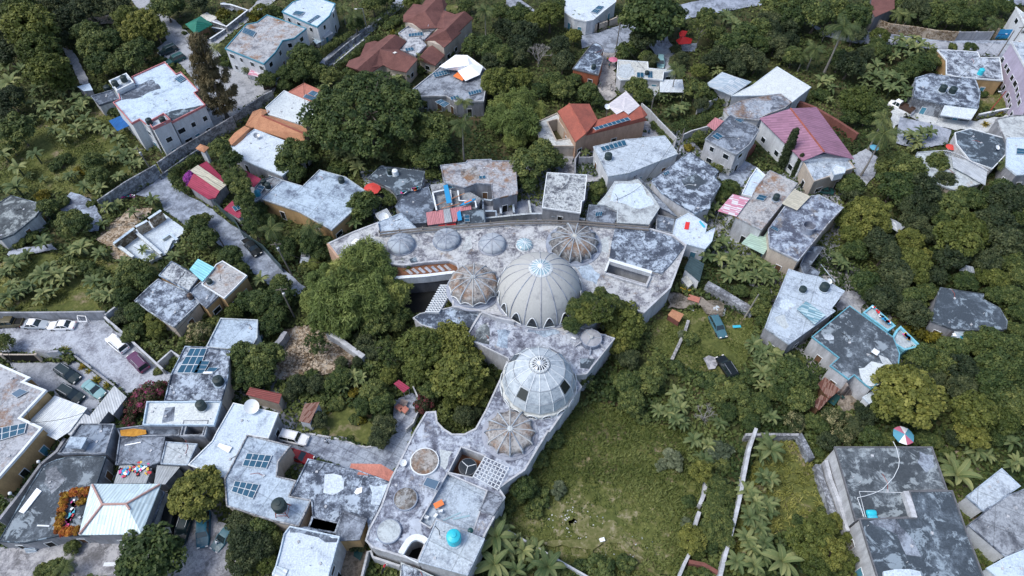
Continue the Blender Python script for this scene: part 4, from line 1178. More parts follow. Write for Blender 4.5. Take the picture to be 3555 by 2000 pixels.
metal('metal_cream', (.60, .58, .47), R(-32), .4, .2); metal('metal_cyan', (.30, .72, .82), R(-30), .45, .15); metal('metal_rust', (.17, .07, .05), R(60), .3, .6, .8, c2=(.25, .15, .12)); metal('metal_rosa', (.58, .25, .27), R(85), .4, .2)
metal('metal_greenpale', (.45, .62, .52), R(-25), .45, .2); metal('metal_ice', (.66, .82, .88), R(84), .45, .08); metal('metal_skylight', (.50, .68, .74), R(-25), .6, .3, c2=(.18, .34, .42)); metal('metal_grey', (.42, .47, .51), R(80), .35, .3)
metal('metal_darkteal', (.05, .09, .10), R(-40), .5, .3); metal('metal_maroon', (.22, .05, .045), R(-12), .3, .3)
canopy('bright blue sheet roof against the left side of the pink-edged house', 'A1', [(1080, 1200), (1225, 1138), (1312, 1235), (1165, 1302)], 3.2, 'metal_blue', 'lean_to_roof')
house('low grey terrace behind the blue sheet roof', None, 'A1', [(905, 960), (1130, 895), (1185, 985), (985, 1052)], 3.0, 'roof_grey', 'wall_pale', .25, win=0, clutter=1, name='terrace_house')
faces_roof('green-roofed garden pavilion beside the white paths', 'the green garden pavilion', 'A1', [[(1840, 240), (1995, 160), (1955, 210, 4.6)], [(1995, 160), (2112, 240), (1955, 210, 4.6)], [(2112, 240), (1940, 337), (1955, 210, 4.6)], [(1940, 337), (1840, 240), (1955, 210, 4.6)]], 3.0, 'metal_green', 'wood', 'garden_pavilion', 'pavilion', outline=[(1840, 240), (1995, 160), (2112, 240), (1940, 337)], win=0, over=1.0)
wall_line('white-topped garden wall zigzagging beside the green pavilion', 'A1', [(2190, 38), (2285, 42), (2460, 98), (2250, 262), (2110, 212)], 1.6, .35, 'stone_wall', cap='rim_white')
wall_line('white-topped low wall in front of the green pavilion', 'A1', [(2105, 270), (2232, 290), (2085, 385)], 1.2, .35, 'stone_wall', cap='rim_white')
shed('blue-grey sheet roof half hidden in the far left trees', 'A1', [(80, 95), (240, 45), (345, 100), (155, 215)], 4.0, 'metal_silver', 'wall_dark', 'shed')
shed('small white shed roof under the banana plants at left', 'A1', [(765, 860), (890, 828), (922, 895), (830, 905)], 2.6, 'roof_white', 'wall_grey')
house('two-storey white house with rust-stained flat roof and teal edge', 'the rust-stained white house', 'B1', [(-298, 485), (-85, 245), (22, 225), (122, 150), (515, 285), (392, 385), (277, 408), (205, 525), (90, 640)], 6.0, 'roof_rust', 'wall_white', .22, parm='rim_blue', win=1.1)
house('white two-storey house with grey and white flat roof behind the rust-stained one', 'the far white two-storey house', 'B1', [(268, 120), (372, 25), (560, -45), (800, 40), (742, 162), (620, 272), (480, 215)], 6.0, 'roof_white', 'wall_white', .22, parm='rim_blue', win=1)
canopy('long white canopy in front of the far white two-storey house', 'B1', [(510, 288), (645, 330), (640, 370), (520, 330)], 2.8, 'metal_white')
canopy('square pale tin canopy beside the far white two-storey house', 'B1', [(652, 332), (722, 290), (777, 326), (692, 382)], 2.8, 'metal_silver')
canopy('crumpled pale blue tarp roof by the hedge', 'B1', [(575, 400), (640, 372), (690, 395), (610, 440)], 2.2, 'metal_ice', name='tarp_roof')
canopy('red and white striped awning on the street corner', 'B1', [(-70, 740), (-40, 680), (90, 715), (30, 765)], 2.6, 'metal_stripe', name='striped_awning', cat='awning')
metal('awning_red', (.62, .05, .10), R(70), 1.0, .1, .6, c2=(.75, .72, .75))

# the maroon-roofed villa, two wings
faces_roof('maroon tile-roofed villa wing with chimney, farther of the two', 'the far maroon-roofed wing', 'B1',
           [[(1475, 150, 5), (1575, 38, 5), (1660, 48, 5), (1720, -35, 5), (1850, -60, 7), (1690, 112, 7)], [(1475, 150, 5), (1690, 112, 7), (1475, 215, 5)],
            [(1690, 112, 7), (1850, -60, 7), (1910, 45, 5), (1875, 102, 5.3), (1990, 142, 5.5), (1880, 280, 6.4), (1800, 275, 5.2), (1650, 287, 5), (1560, 225, 5), (1475, 215, 5)],
            [(1985, 142, 5.4), (2085, 110, 7), (1895, 300, 7), (1690, 402, 5.0)], [(2085, 110, 7), (2168, 180, 5.2), (2025, 318, 5.2), (1895, 300, 7)], [(1690, 402, 5), (1895, 300, 7), (2050, 322, 5), (1960, 402, 5), (1880, 472, 5), (1785, 402, 5)]],
           5.0, 'tile_maroon', 'wall_cream', 'tile_roofed_villa', outline=[(1475, 150), (1575, 38), (1660, 48), (1720, -35), (1850, -60), (1910, 45), (1875, 102), (1985, 142), (2085, 115), (2168, 180), (2040, 330), (1960, 402), (1880, 472), (1690, 402), (1800, 275), (1650, 287), (1475, 215)], win=.8)
faces_roof('maroon tile-roofed villa wing with crossed ridges, nearer of the two', 'the near maroon-roofed wing', 'B1',
           [[(905, 655, 4.2), (935, 600, 4.2), (1045, 560, 4.2), (1100, 430, 4.2), (1190, 405, 4.2), (1225, 415, 4.2), (1330, 345, 4.2), (1400, 345, 6.2), (1240, 490, 6.4), (1010, 690, 5.8)],
            [(1240, 490, 6.4), (1400, 345, 6.2), (1507, 410, 4.2), (1430, 492, 4.4)], [(1240, 490, 6.4), (1430, 492, 4.6), (1618, 585, 5.6), (1505, 718, 4.2), (1360, 690, 4.0), (1275, 645, 4.4), (1200, 690, 4.2), (1115, 755, 4.2), (1010, 690, 5.8)], [(905, 655, 4.2), (1010, 690, 5.8), (1115, 755, 4.2)]],
           4.2, 'tile_maroon', 'wall_cream', 'tile_roofed_villa', outline=[(905, 655), (935, 600), (1045, 560), (1100, 430), (1190, 405), (1225, 415), (1330, 345), (1410, 345), (1507, 410), (1430, 492), (1618, 585), (1505, 718), (1275, 650), (1115, 755)], win=.8)
faces_roof('small dark maroon gable roof behind the palm, between the villa wings', None, 'B1', [[(1700, 478, 3.4), (1762, 450, 4.4), (1640, 560, 4.6), (1615, 590, 3.6)], [(1762, 450, 4.4), (1888, 545, 3.2), (1792, 652, 3.2), (1615, 590, 3.6), (1640, 560, 4.6)]], 3.2, 'tile_maroon', 'wall_cream', 'tile_roofed_villa', outline=[(1700, 478), (1762, 450), (1888, 545), (1792, 652), (1615, 590)], win=.6)
house('pale flat-roofed link with dishes between the two maroon roofs', None, 'B1', [(1425, 335), (1535, 255), (1660, 290), (1800, 272), (1690, 402), (1640, 380), (1705, 455), (1600, 560), (1430, 492), (1505, 410)], 4.0, 'roof_villa', 'wall_cream', .25, win=0, name='flat_roofed_link')
# grey roof with white tarp
house('grey flat-roofed house carrying a white tarp tent and solar rows', 'the white-tarp house', 'B1', [(1520, 930), (1830, 680), (1990, 560), (2110, 560), (2262, 665), (2320, 720), (2275, 1010), (2000, 1020), (1900, 960), (1600, 965)], 4.0, 'roof_grey', 'wall_grey', .28, parm='wall_pale')
faces_roof('white tarp tent over the back of the grey flat roof', None, 'B1', [[(1830, 662, 5), (1992, 545, 5.6), (1900, 680, 6.0)], [(1992, 545, 5.6), (2110, 548, 5.8), (2268, 662, 5.0), (2235, 742, 5), (2130, 650, 6.1), (1900, 680, 6.0)], [(1900, 680, 6), (2130, 650, 6.1), (2235, 742, 5), (2092, 805, 4.6), (2010, 700, 5.0), (1880, 690, 5)]], 4.6, 'tarp_white', 'wall_pale', 'tarp_tent', 'tent', outline=[(1830, 662), (1992, 548), (2110, 550), (2262, 662), (2092, 805), (1990, 690)], win=0, over=.5, thick=.04, z0=3.9)
canopy('orange shelter roof beside the white tarp tent', 'B1', [(1968, 755), (2015, 715), (2108, 752), (2062, 802)], 4.6, 'tarp_orange', 'orange_shelter', 'shelter', base=4.0)
# orange and white house
house('long white flat roof between coral roof and orange tiles', 'the coral and white-roofed house', 'B1', [(105, 1072), (290, 903), (657, 1055), (492, 1252), (130, 1140)], 4.0, 'roof_white', 'wall_cream', .2, parm='rim_white', win=0)
house('coral-painted flat roof holding three solar arrays', None, 'B1', [(335, 915), (490, 828), (802, 965), (742, 1072), (660, 1052)], 4.3, 'tile_coral', 'wall_salmon', .15, parm='tile_coral', win=0, clutter=0, parw=.12)
faces_roof('orange tiled roof band sloping down beside the white flat roof', 'the orange tiled roof', 'B1', [[(-95, 1245, 3.6), (-22, 1108, 3.8), (60, 1080, 4.6), (150, 1102, 4.0), (70, 1150, 5.2)], [(-95, 1245, 3.6), (70, 1150, 5.2), (0, 1282, 3.4)], [(70, 1150, 5.2), (160, 1152, 4.3), (500, 1262, 4.3), (535, 1330, 4.6), (490, 1330, 5.2)], [(70, 1150, 5.2), (490, 1330, 5.2), (500, 1440, 3.4), (0, 1282, 3.4)]], 3.4, 'tile_orange', 'wall_salmon', 'tile_roofed_house', outline=[(-95, 1245), (-22, 1108), (60, 1085), (160, 1152), (500, 1262), (535, 1330), (500, 1440), (0, 1282)], caps=[[(70, 1150, 5.2), (490, 1330, 5.2)]], win=0)
faces_roof('orange tiled hip at the far left end of the tiled roof', None, 'A1', [[(2240, 1431, 3.3), (2330, 1320, 3.3), (2430, 1250, 3.3), (2480, 1275, 4.4), (2300, 1440, 4.2)], [(2480, 1275, 4.4), (2530, 1262, 3.4), (2440, 1360, 3.3), (2380, 1440, 3.3), (2300, 1440, 4.2)]], 3.3, 'tile_orange', 'wall_salmon', 'tile_roofed_house', outline=[(2240, 1431), (2330, 1320), (2430, 1250), (2530, 1262), (2380, 1440)], win=0)
house('large white flat roof below the orange tiles with a dish', 'the white roof below the orange tiles', 'B2', [(0, -145), (370, 0), (560, 20), (420, 200), (272, 322), (0, 212), (-230, 100), (-250, 40), (-130, -60)], 3.6, 'roof_white', 'wall_grey', .2, win=.6)
# A2
house('dark slate flat-roofed house at the left edge of town', 'the dark-roofed left house', 'A2', [(-60, 600), (0, 580), (110, 512), (432, 602), (360, 722), (132, 902), (0, 952), (-90, 900)], 3.2, 'roof_dark', 'wall_pale', .15, win=.6)
faces_roof('tiny gatehouse with an orange tiled roof and white post', None, 'A2', [[(1942, 42, 3.6), (1990, -2, 3.6), (2020, 30, 4.0)], [(1990, -2, 3.6), (2078, 32, 3.6), (2020, 30, 4.0)], [(2078, 32, 3.6), (2028, 84, 3.6), (2020, 30, 4.0)], [(2028, 84, 3.6), (1942, 42, 3.6), (2020, 30, 4)]], 3.6, 'tile_orange', 'wall_white', 'gatehouse', 'gatehouse', outline=[(1942, 42), (1990, -2), (2078, 32), (2028, 84)], win=0, over=.5)
faces_roof('crimson sheet roof over the open garage by the street', 'the crimson-roofed garage', 'A2', [[(1862, 412, 3), (1925, 285, 3.7), (2185, 462, 3.7), (2140, 535, 3.0), (2070, 548, 3)], [(1925, 285, 3.7), (1985, 205, 3.6), (2052, 170, 3.3), (2250, 370, 3.2), (2240, 400, 3.3), (2185, 462, 3.7)]], 3.0, 'metal_crimson', 'wall_grey', 'sheet_roofed_garage', 'garage', outline=[(1862, 412), (1925, 285), (1985, 205), (2052, 170), (2250, 370), (2185, 462), (2140, 535), (2070, 548)], win=0)
canopy('cream metal strip laid along the ridge of the crimson roof', 'A2', [(1890, 262), (1965, 208), (2252, 405), (2182, 465)], 4.0, 'metal_cream', 'roof_strip', 'roof strip', posts=False, base=3.6)
faces_roof('crimson sheet roof behind the tall street tree', None, 'A2', [[(2395, 275, 3.4), (2440, 262, 3.4), (2600, 350, 3.4), (2525, 428, 3.4), (2440, 380, 3.4)]], 3.4, 'metal_crimson', 'wall_pale', 'sheet_roofed_house', outline=[(2395, 275), (2440, 262), (2600, 350), (2525, 428), (2440, 380)], win=0)
faces_roof('small crimson sheet roof with one solar panel by the street', None, 'A2', [[(2222, 648, 3), (2312, 560, 3.2), (2425, 700, 3.2), (2370, 738, 3)]], 3.0, 'metal_crimson', 'wall_pale', 'sheet_roofed_shed', 'shed', outline=[(2222, 648), (2312, 560), (2425, 700), (2370, 738)], win=0)
house('grey concrete landing with blue tanks beside the crimson roof', None, 'B2', [(0, 440), (60, 370), (180, 330), (272, 362), (70, 545), (0, 580)], 3.6, 'roof_grey', 'wall_pale', .3, win=0)
# ruin
for i, (lb, pts, hh) in enumerate([('left stone back wall of the roofless ruin', [(1130, 985), (1330, 835)], 2.4), ('middle stone back wall of the roofless ruin', [(1345, 822), (1462, 760)], 2.6), ('right stone back wall of the roofless ruin by the street', [(1475, 740), (1598, 658)], 2.8),
        ('front left wall of the roofless ruin', [(1130, 985), (1235, 1050), (1320, 1120)], 1.4), ('long inner wall of the roofless ruin', [(1340, 865), (1480, 985), (1600, 1090)], 1.5), ('short inner wall in the left room of the ruin', [(1330, 1000), (1440, 1060), (1500, 1120)], 1.0), ('inner cross wall in the right room of the ruin', [(1610, 940), (1690, 890), (1760, 950)], 1.0), ('right outer wall of the roofless ruin by the dense tree', [(1840, 858), (1700, 960), (1640, 1090), (1480, 1160)], .9)]):
    wall_line(lb, 'A2', pts, hh, .45, 'rubble' if i < 3 else 'roof_beige', 'ruined_wall', cap='roof_white')
sheet('ruin_floor', 'A2', [(1140, 990), (1470, 770), (1610, 680), (1860, 860), (1650, 1100), (1480, 1180), (1320, 1130)], .35, 'roof_white'); landmark('the roofless ruin', P('A2', [(1500, 900)], 1))
# A2/A3 house with cyan roof
house('mottled grey roof at the left of the cyan sheet roof', 'the cyan-roofed house', 'A2', [(1578, 1308), (1705, 1165), (1990, 1322), (1880, 1470)], 4.2, 'roof_mottled', 'wall_ochre', .2, win=0)
house('rust-streaked roof at the right of the cyan sheet roof', None, 'A2', [(2005, 1400), (2150, 1200), (2215, 1165), (2458, 1312), (2335, 1440), (2230, 1540)], 4.4, 'roof_rust', 'wall_ochre', .25, parm='rim_white', win=.8)
canopy('bright cyan corrugated roof between two grey roofs', 'A2', [(1882, 1247, 5.0), (1967, 1140, 5.0), (2132, 1228, 4.8), (2010, 1368, 4.8)], 4.9, 'metal_cyan', 'cyan_roof', 'roof', base=3.0)
house('low mottled roof at the front of the cyan-roofed house', None, 'A3', [(1335, 130), (1480, -10), (1575, -90), (1880, 40), (1985, 150), (1730, 392), (1650, 350), (1460, 222)], 3.6, 'roof_mottled', 'wall_cream', .18, win=.6)
house('grey middle terrace of the cyan-roofed house', None, 'A3', [(1880, 40), (2000, -60), (2180, 80), (2050, 205), (1985, 150)], 3.9, 'roof_grey', 'wall_ochre', .25, win=.8)
# A3 solar building and lower roofs
house('mottled flat roof with the big blue solar array, parking side', 'the big solar array house', 'A3', [(1842, 582), (2060, 592), (2290, 630), (2270, 890), (2235, 1010), (2200, 1130), (1635, 1127), (1705, 850)], 4.4, 'roof_mottled', 'wall_cream', .25, win=.8)
house('pale pinkish flat roof behind the big solar array', None, 'A3', [(2195, 305), (2565, 322), (2560, 500), (2480, 640), (2050, 592)], 4.0, 'roof_pale', 'wall_white', .3, win=.8)
house('streaky grey and white flat roof in front of the solar house', None, 'A3', [(1465, 1135), (2205, 1133), (2130, 1372), (1425, 1367)], 4.8, 'roof_white', 'wall_grey', .4, win=.6)
house('flat-roofed house with thick white roof edge at the left border', 'the white-edged left house', 'A3', [(-80, 725), (315, 895), (248, 935), (470, 1020), (215, 1292), (430, 1392), (235, 1625), (0, 1890), (-120, 1990)], 4.6, 'roof_rust', 'wall_ochre', .3, parm='rim_white', win=1, name='flat_roofed_house', parw=.35)
canopy('white sheet carport roof beside the parked dark SUVs', 'A3', [(300, 1312), (545, 1068), (868, 1190), (690, 1425), (560, 1510), (400, 1431)], 3.0, 'metal_white', 'carport', 'carport', lmk='the white carport')
house('flat grey walkway roof running along the driveway edge', None, 'A3', [(640, 1431), (830, 1242), (890, 1272), (1135, 970), (1258, 1082), (1120, 1262), (1080, 1225), (980, 1352), (900, 1356), (760, 1500)], 2.8, 'metal_silver', 'wall_grey', 0, win=0, clutter=0, slab=.12, name='walkway_roof', cat='roof')
house('grey yard roof with a square raised cap near the carport', None, 'A4', [(578, 222), (800, -78), (1142, -75), (1052, 215), (930, 225), (800, 212)], 4.2, 'roof_grey', 'wall_grey', .3, win=0)
house('square pale cap slab raised on the grey yard roof', None, 'A4', [(645, 152), (700, 45), (866, 52), (805, 166)], 5.6, 'roof_pale', 'wall_grey', 0, win=0, name='water_cistern', cat='cistern', z0=4.2, clutter=0, over=.25)
house('big dark curved flat roof at the lower left', 'the dark curved roof', 'A4', [(-60, 1090), (0, 1065), (300, 540), (425, 345), (480, 310), (560, 275), (680, 245), (1057, 240), (965, 510), (890, 1040), (600, 1030), (240, 1108), (0, 1090)], 3.6, 'roof_dark', 'wall_grey', .12, win=.5)
faces_roof('pale ice-blue hipped roof with dusty pink ridge caps', 'the ice-blue hipped roof', 'A4', [[(905, 515), (1600, 515), (1255, 715, 6.9), (1020, 720, 6.9)], [(1600, 515), (1405, 1016), (1255, 715, 6.9)], [(1405, 1016), (782, 1022), (1020, 720, 6.9), (1255, 715, 6.9)], [(782, 1022), (905, 515), (1020, 720, 6.9)]], 5.4, 'metal_ice', 'wall_grey', 'hip_roofed_house', outline=[(905, 515), (1600, 515), (1405, 1016), (782, 1022)], caps=[[(1020, 720, 6.9), (1255, 715, 6.9)], [(920, 525, 5.5), (1020, 720, 6.9)], [(1590, 522, 5.5), (1255, 715, 6.9)], [(790, 1015, 5.5), (1020, 720, 6.9)], [(1255, 715, 6.9), (1290, 770, 6.6)]], capm='cap_pink', win=.6)
house('grey flat wing wrapping the ice-blue hipped roof', None, 'A4', [(1480, 500), (1640, 600), (1470, 1050), (1400, 1020), (1560, 620)], 3.4, 'roof_grey', 'wall_pale', .15, win=0, clutter=0)
house('concrete yard roof with drying rack and loose boards', 'the clothes-drying roof', 'A4', [(1150, 330), (1190, 40), (1330, -20), (1650, 20), (1600, 300), (1500, 340), (1320, 320)], 3.2, 'roof_grey', 'wall_grey', .2, win=0)
shed('grey tin roof strewn with drying clothes', 'A4', [(1130, 512), (1190, 330), (1320, 325), (1510, 360), (1450, 510)], 3.0, 'metal_grey', 'wall_grey')
shed('grey tin roof beside the round olive tree', 'A4', [(1530, 515), (1560, 330), (1790, 345), (1640, 520)], 3.0, 'metal_grey', 'wall_grey')
house('pale square roof between the clothes roof and the white roof', None, 'A4', [(1598, 320), (1650, 98), (1965, 120), (1865, 335)], 3.6, 'roof_pale', 'wall_grey', .2, win=0)
house('large bright white roof beside the twin solar roof', 'the large bright white roof', 'A3', [(2320, 1143), (2768, 1246), (2668, 1500), (2480, 1470), (2245, 1895), (1870, 1760), (2110, 1522), (2155, 1431)], 4.0, 'roof_white', 'wall_grey', .2, parm='rim_white', win=.5)
house('pale roof with two dark solar arrays and a brown rim', 'the twin solar roof', 'B4', [(-75, 32), (362, 138), (235, 300), (222, 442), (415, 487), (347, 640), (562, 680), (440, 945), (180, 890), (-280, 740), (-300, 470), (-180, 240)], 4.5, 'roof_pale', 'wall_cream', .3, parm='stone_wall', win=0)
house('grey concrete stair roof with yellow tiles', None, 'A3', [(1165, 1400), (1425, 1368), (1800, 1370), (1780, 1470), (1200, 1480)], 3.4, 'roof_grey', 'wall_grey', .25, win=0)
canopy('heap of yellow-orange roof tiles on the grey stair roof', 'A3', [(1195, 1412), (1330, 1395), (1450, 1410), (1455, 1450), (1330, 1475), (1200, 1468)], 3.7, 'tile_yellow', 'tile_heap', 'roof tiles', posts=False, base=3.6)
house('small walled cistern court beside the grey stair roof', None, 'A3', [(1830, 1320), (2080, 1320), (2040, 1480), (1790, 1480)], 4.6, 'roof_grey', 'wall_grey', .3, win=0, holes=[[(1870, 1345), (2045, 1345), (2010, 1460), (1835, 1460)]])
# B4 houses
house('mottled white flat roof between the driveway and the villa', 'the mottled driveway house', 'B4', [(530, 268), (780, 322), (1035, 385), (1345, 500), (1250, 735), (1130, 962), (1115, 862), (880, 782), (800, 1010), (530, 962), (575, 850), (562, 682), (348, 632), (440, 450)], 4.4, 'roof_mottled', 'wall_cream', .25, win=0, holes=[[(572, 852), (828, 912), (792, 1000), (540, 958)]])
house('small raised grey block with an ochre side wall', None, 'B4', [(880, 782), (1115, 862), (1042, 1072), (830, 1082), (800, 1010)], 5.2, 'roof_grey', 'wall_ochre', .1, win=0, clutter=0)
faces_roof('red tiled gable roof over the driveway corner', 'the red tiled driveway roof', 'B4', [[(955, 312, 4.5), (1250, 318, 5.2), (1200, 432, 4.6), (1015, 422, 4.5), (1035, 385, 4.5), (942, 358, 4.4)], [(1250, 318, 5.2), (1392, 402, 4.5), (1342, 500, 4.5), (1200, 432, 4.6)]], 4.4, 'tile_coral', 'wall_cream', 'tile_roofed_porch', 'porch', outline=[(955, 312), (1250, 318), (1392, 402), (1342, 500), (1200, 432), (1015, 422)], win=0)
house('bright white flat-roofed house at the bottom edge', 'the bottom white house', 'B4', [(350, 938), (845, 1042), (800, 1200), (722, 1480), (168, 1480), (245, 1200), (290, 1015)], 6.0, 'roof_white', 'wall_pale', .3, win=.8)
house('mottled roof corner at the bottom edge beside the villa', None, 'B4', [(1452, 1298), (1620, 1360), (1790, 1440), (1790, 1500), (1440, 1500)], 2.8, 'roof_mottled', 'wall_grey', .2, win=0)
wall_line('concrete court wall around the parked motorcycle', 'B4', [(1060, 1440), (1120, 1190), (1150, 1180), (1170, 1240), (1440, 1330)], 2.2, .3, 'wall_pale')
# B2/C2 middle band
house('wide pale grey house with ochre veranda below the spreading tree', 'the ochre veranda house', 'B2', [(70, 550), (272, 360), (475, 420), (642, 258), (902, 330), (1137, 492), (1110, 548), (870, 760), (762, 858), (430, 672)], 4.0, 'roof_pale', 'wall_ochre', .15, win=.7)
house('dark stained roof with black and white tanks behind the red parasol', 'the dark twin-tank roof', 'B2', [(1120, 342), (1252, 218), (1690, 275), (1650, 442), (1400, 512), (1340, 440), (1250, 402)], 3.6, 'roof_dark', 'wall_grey', .15, win=.5)
house('smooth grey slab roof above the villa terrace', 'the smooth grey slab roof', 'B2', [(1390, 622), (1480, 500), (1725, 425), (1792, 612), (1702, 782), (1532, 792), (1450, 682)], 3.2, 'roof_grey', 'wall_grey', .08, win=0)
house('large orange-stained flat roof in the middle row', 'the orange-stained roof', 'B2', [(1842, 215), (2095, 187), (2110, 162), (2350, 155), (2352, 170), (2588, 170), (2612, 500), (2360, 555), (2350, 405), (2200, 395), (2080, 440), (1885, 387)], 4.4, 'roof_rust', 'wall_grey', .2, win=.5)
house('half-built grey roof with white wall stubs and blue tarps', 'the half-built blue-tarp roof', 'B2', [(1742, 405), (1990, 372), (2062, 395), (2110, 460), (2250, 540), (2205, 640), (1800, 665)], 3.0, 'roof_grey', 'wall_grey', .0, win=0)
for lb, pts in (('white stub wall at the left of the half-built roof', [(1765, 480), (1805, 655)]), ('white stub wall at the back of the half-built roof', [(1765, 480), (1880, 455)]), ('white stub wall in the middle of the half-built roof', [(1940, 455), (1955, 600)]), ('white stub wall with corner at the right of the half-built roof', [(2015, 460), (2030, 560), (2190, 570), (2200, 630)])):
    wall_line(lb, 'B2', pts, 4.0, .2, 'wall_grey', 'stub_wall', cap='rim_white', z0=3.0)
canopy('bright blue tarp laid over the stub walls', 'B2', [(1872, 412), (1915, 400), (1955, 580), (1905, 592)], 4.3, 'tarp_blue', 'blue_tarp', 'tarp', posts=False, base=3.5)
shed('pink corrugated roof strip in the row above the villa', 'B2', [(1700, 680), (2145, 605), (2152, 650), (2050, 666), (2000, 768), (1715, 808)], 3.6, 'metal_rosa', 'wall_grey', lmk='the pink corrugated strip')
canopy('grey tin patch across the pink corrugated strip', 'B2', [(1872, 652), (1935, 640), (1960, 772), (1885, 785)], 3.85, 'metal_grey', 'tin_patch', 'tin sheet', posts=False, base=3.6)
canopy('bright blue tarp over the end of the pink strip', 'B2', [(2005, 680), (2040, 655), (2058, 755), (2018, 762)], 4.0, 'tarp_blue', 'blue_tarp', 'tarp', posts=False, base=3.6)
canopy('red cloth hung below the pink corrugated strip', 'B2', [(1818, 802), (1992, 768), (1996, 830), (1840, 842)], 3.0, 'tarp_red', 'red_cloth', 'cloth', posts=True)
house('dark grey roof slab with one solar panel beside the pink strip', None, 'B2', [(2060, 665), (2280, 645), (2288, 780), (2010, 805)], 3.4, 'roof_dark', 'wall_grey', .1, win=0, clutter=0)
house('pale roof corner wedged behind the villa pipes', None, 'B2', [(1222, 780), (1452, 688), (1622, 850), (1250, 900)], 4.6, 'roof_pale', 'wall_grey', .12, win=0)
canopy('pale blue tin canopy with a white dish', 'B2', [(1200, 720), (1195, 690), (1310, 638), (1365, 722), (1240, 765)], 3.2, 'metal_silver', 'tin_canopy')
house('grey mottled roof with bright white rim in the middle row', 'the white-rimmed grey roof', 'C2', [(367, 285), (768, 310), (742, 562), (718, 572), (702, 692), (318, 636)], 3.8, 'roof_mottled', 'wall_grey', .18, parm='rim_white', win=.5, parw=.16)
house('big pale cream roof with an angled front edge', 'the big pale cream roof', 'C2', [(1042, 370), (1180, 372), (1272, 350), (1400, 490), (1492, 630), (1380, 802), (1062, 782), (1065, 660), (960, 612), (868, 600), (950, 510)], 3.9, 'roof_beige', 'wall_pale', .08, win=.5)
house('narrow dark grey lean-to along the cream roof', None, 'C2', [(1190, 265), (1245, 295), (1662, 722), (1500, 640)], 3.0, 'roof_grey', 'wall_grey', .1, win=0, clutter=0)
house('small grey gabled hut with a solar panel by the pipes', None, 'C2', [(785, 605), (960, 615), (1077, 668), (1042, 792), (757, 765)], 3.3, 'roof_grey', 'wall_grey', .1, win=0, clutter=0)
house('large heavily mottled roof with teal door wall below', 'the heavily mottled roof', 'C2', [(1405, 362), (1600, 215), (1790, 80), (2080, 272), (2030, 325), (2102, 398), (1992, 570), (1990, 640), (1832, 692), (1650, 582), (1500, 482)], 4.6, 'roof_mottled', 'wall_pale', .08, win=1)
house('pale patchy roof with a solar strip and round tank plinth', 'the solar strip and tank roof', 'C2', [(828, 28), (1150, -45), (1190, -46), (1540, -81), (1602, 0), (1670, 102), (1440, 190), (1180, 292), (975, 325), (900, 170)], 4.6, 'roof_pale', 'wall_white', .15, win=.6)
wall_line('old concrete yard wall beside the solar strip roof', 'C2', [(648, 290), (650, 145), (700, 70), (690, 130), (800, 130), (860, 110)], 2.4, .25, 'wall_grey')
wall_line('long grey wall between the pale roof and mottled roof', 'C2', [(1060, 310), (1200, 300), (1400, 215), (1700, 90)], 3.0, .25, 'wall_grey')
house('white roof with a red cloth and teal debris', 'the red cloth roof', 'C2', [(1650, 752), (1785, 680), (1962, 800), (1945, 880), (2040, 832), (2010, 965), (1940, 1045), (1740, 992), (1612, 922)], 3.8, 'roof_white', 'wall_white', .1, win=.5)
house('low grey hut roof left of the red cloth roof', None, 'C2', [(1460, 702), (1642, 742), (1620, 892), (1450, 852)], 3.2, 'roof_grey', 'wall_grey', .1, win=0)
house('grey and white roof with the striped pink awning, middle right', 'the pink awning house', 'C2', [(2400, 530), (2440, 430), (2583, 262), (2858, 392), (2712, 592), (2500, 857), (2235, 722), (2385, 545)], 5.6, 'roof_rust', 'wall_pale', .12, win=1)
canopy('pink and white striped awning over the house corner', 'C2', [(2068, 665), (2215, 497), (2387, 540), (2252, 722)], 6.0, 'metal_stripe', 'striped_awning', 'awning', base=0)
house('white terrace strip behind the striped pink awning', None, 'C2', [(2300, 505), (2380, 340), (2450, 240), (2560, 335), (2400, 530)], 4.6, 'roof_white', 'wall_white', .3, parm='rim_white', win=.5)
house('broad mottled flat roof with a round concrete tank, middle right', 'the round cistern roof', 'D2', [(202, 612), (325, 662), (450, 520), (540, 508), (782, 635), (655, 767), (332, 1165), (45, 1028), (30, 850)], 5.2, 'roof_villa', 'wall_cream', .18, win=1)
canopy('cream fibreglass roof strip between the two mottled roofs', 'D2', [(170, 590), (292, 447), (455, 520), (322, 658)], 5.7, 'metal_cream', 'fibreglass_roof', 'canopy', base=4.0)
canopy('pale green sheet canopy in front of the round cistern roof', 'C2', [(2300, 985), (2395, 885), (2520, 920), (2560, 862), (2640, 905), (2522, 1098)], 3.6, 'metal_greenpale', 'green_canopy')
house('low grey roofs at the foot of the round cistern house', None, 'D2', [(350, 1200), (440, 1010), (585, 1030), (450, 1215), (550, 1270), (520, 1330), (380, 1290)], 3.0, 'roof_grey', 'wall_grey', .15, win=0)
shed('dark green-black tin shed below the villa wall', 'C2', [(1732, 1240), (1795, 1110), (1932, 1190), (1885, 1372)], 3.0, 'metal_darkteal', 'wall_white', lmk='the dark tin shed')
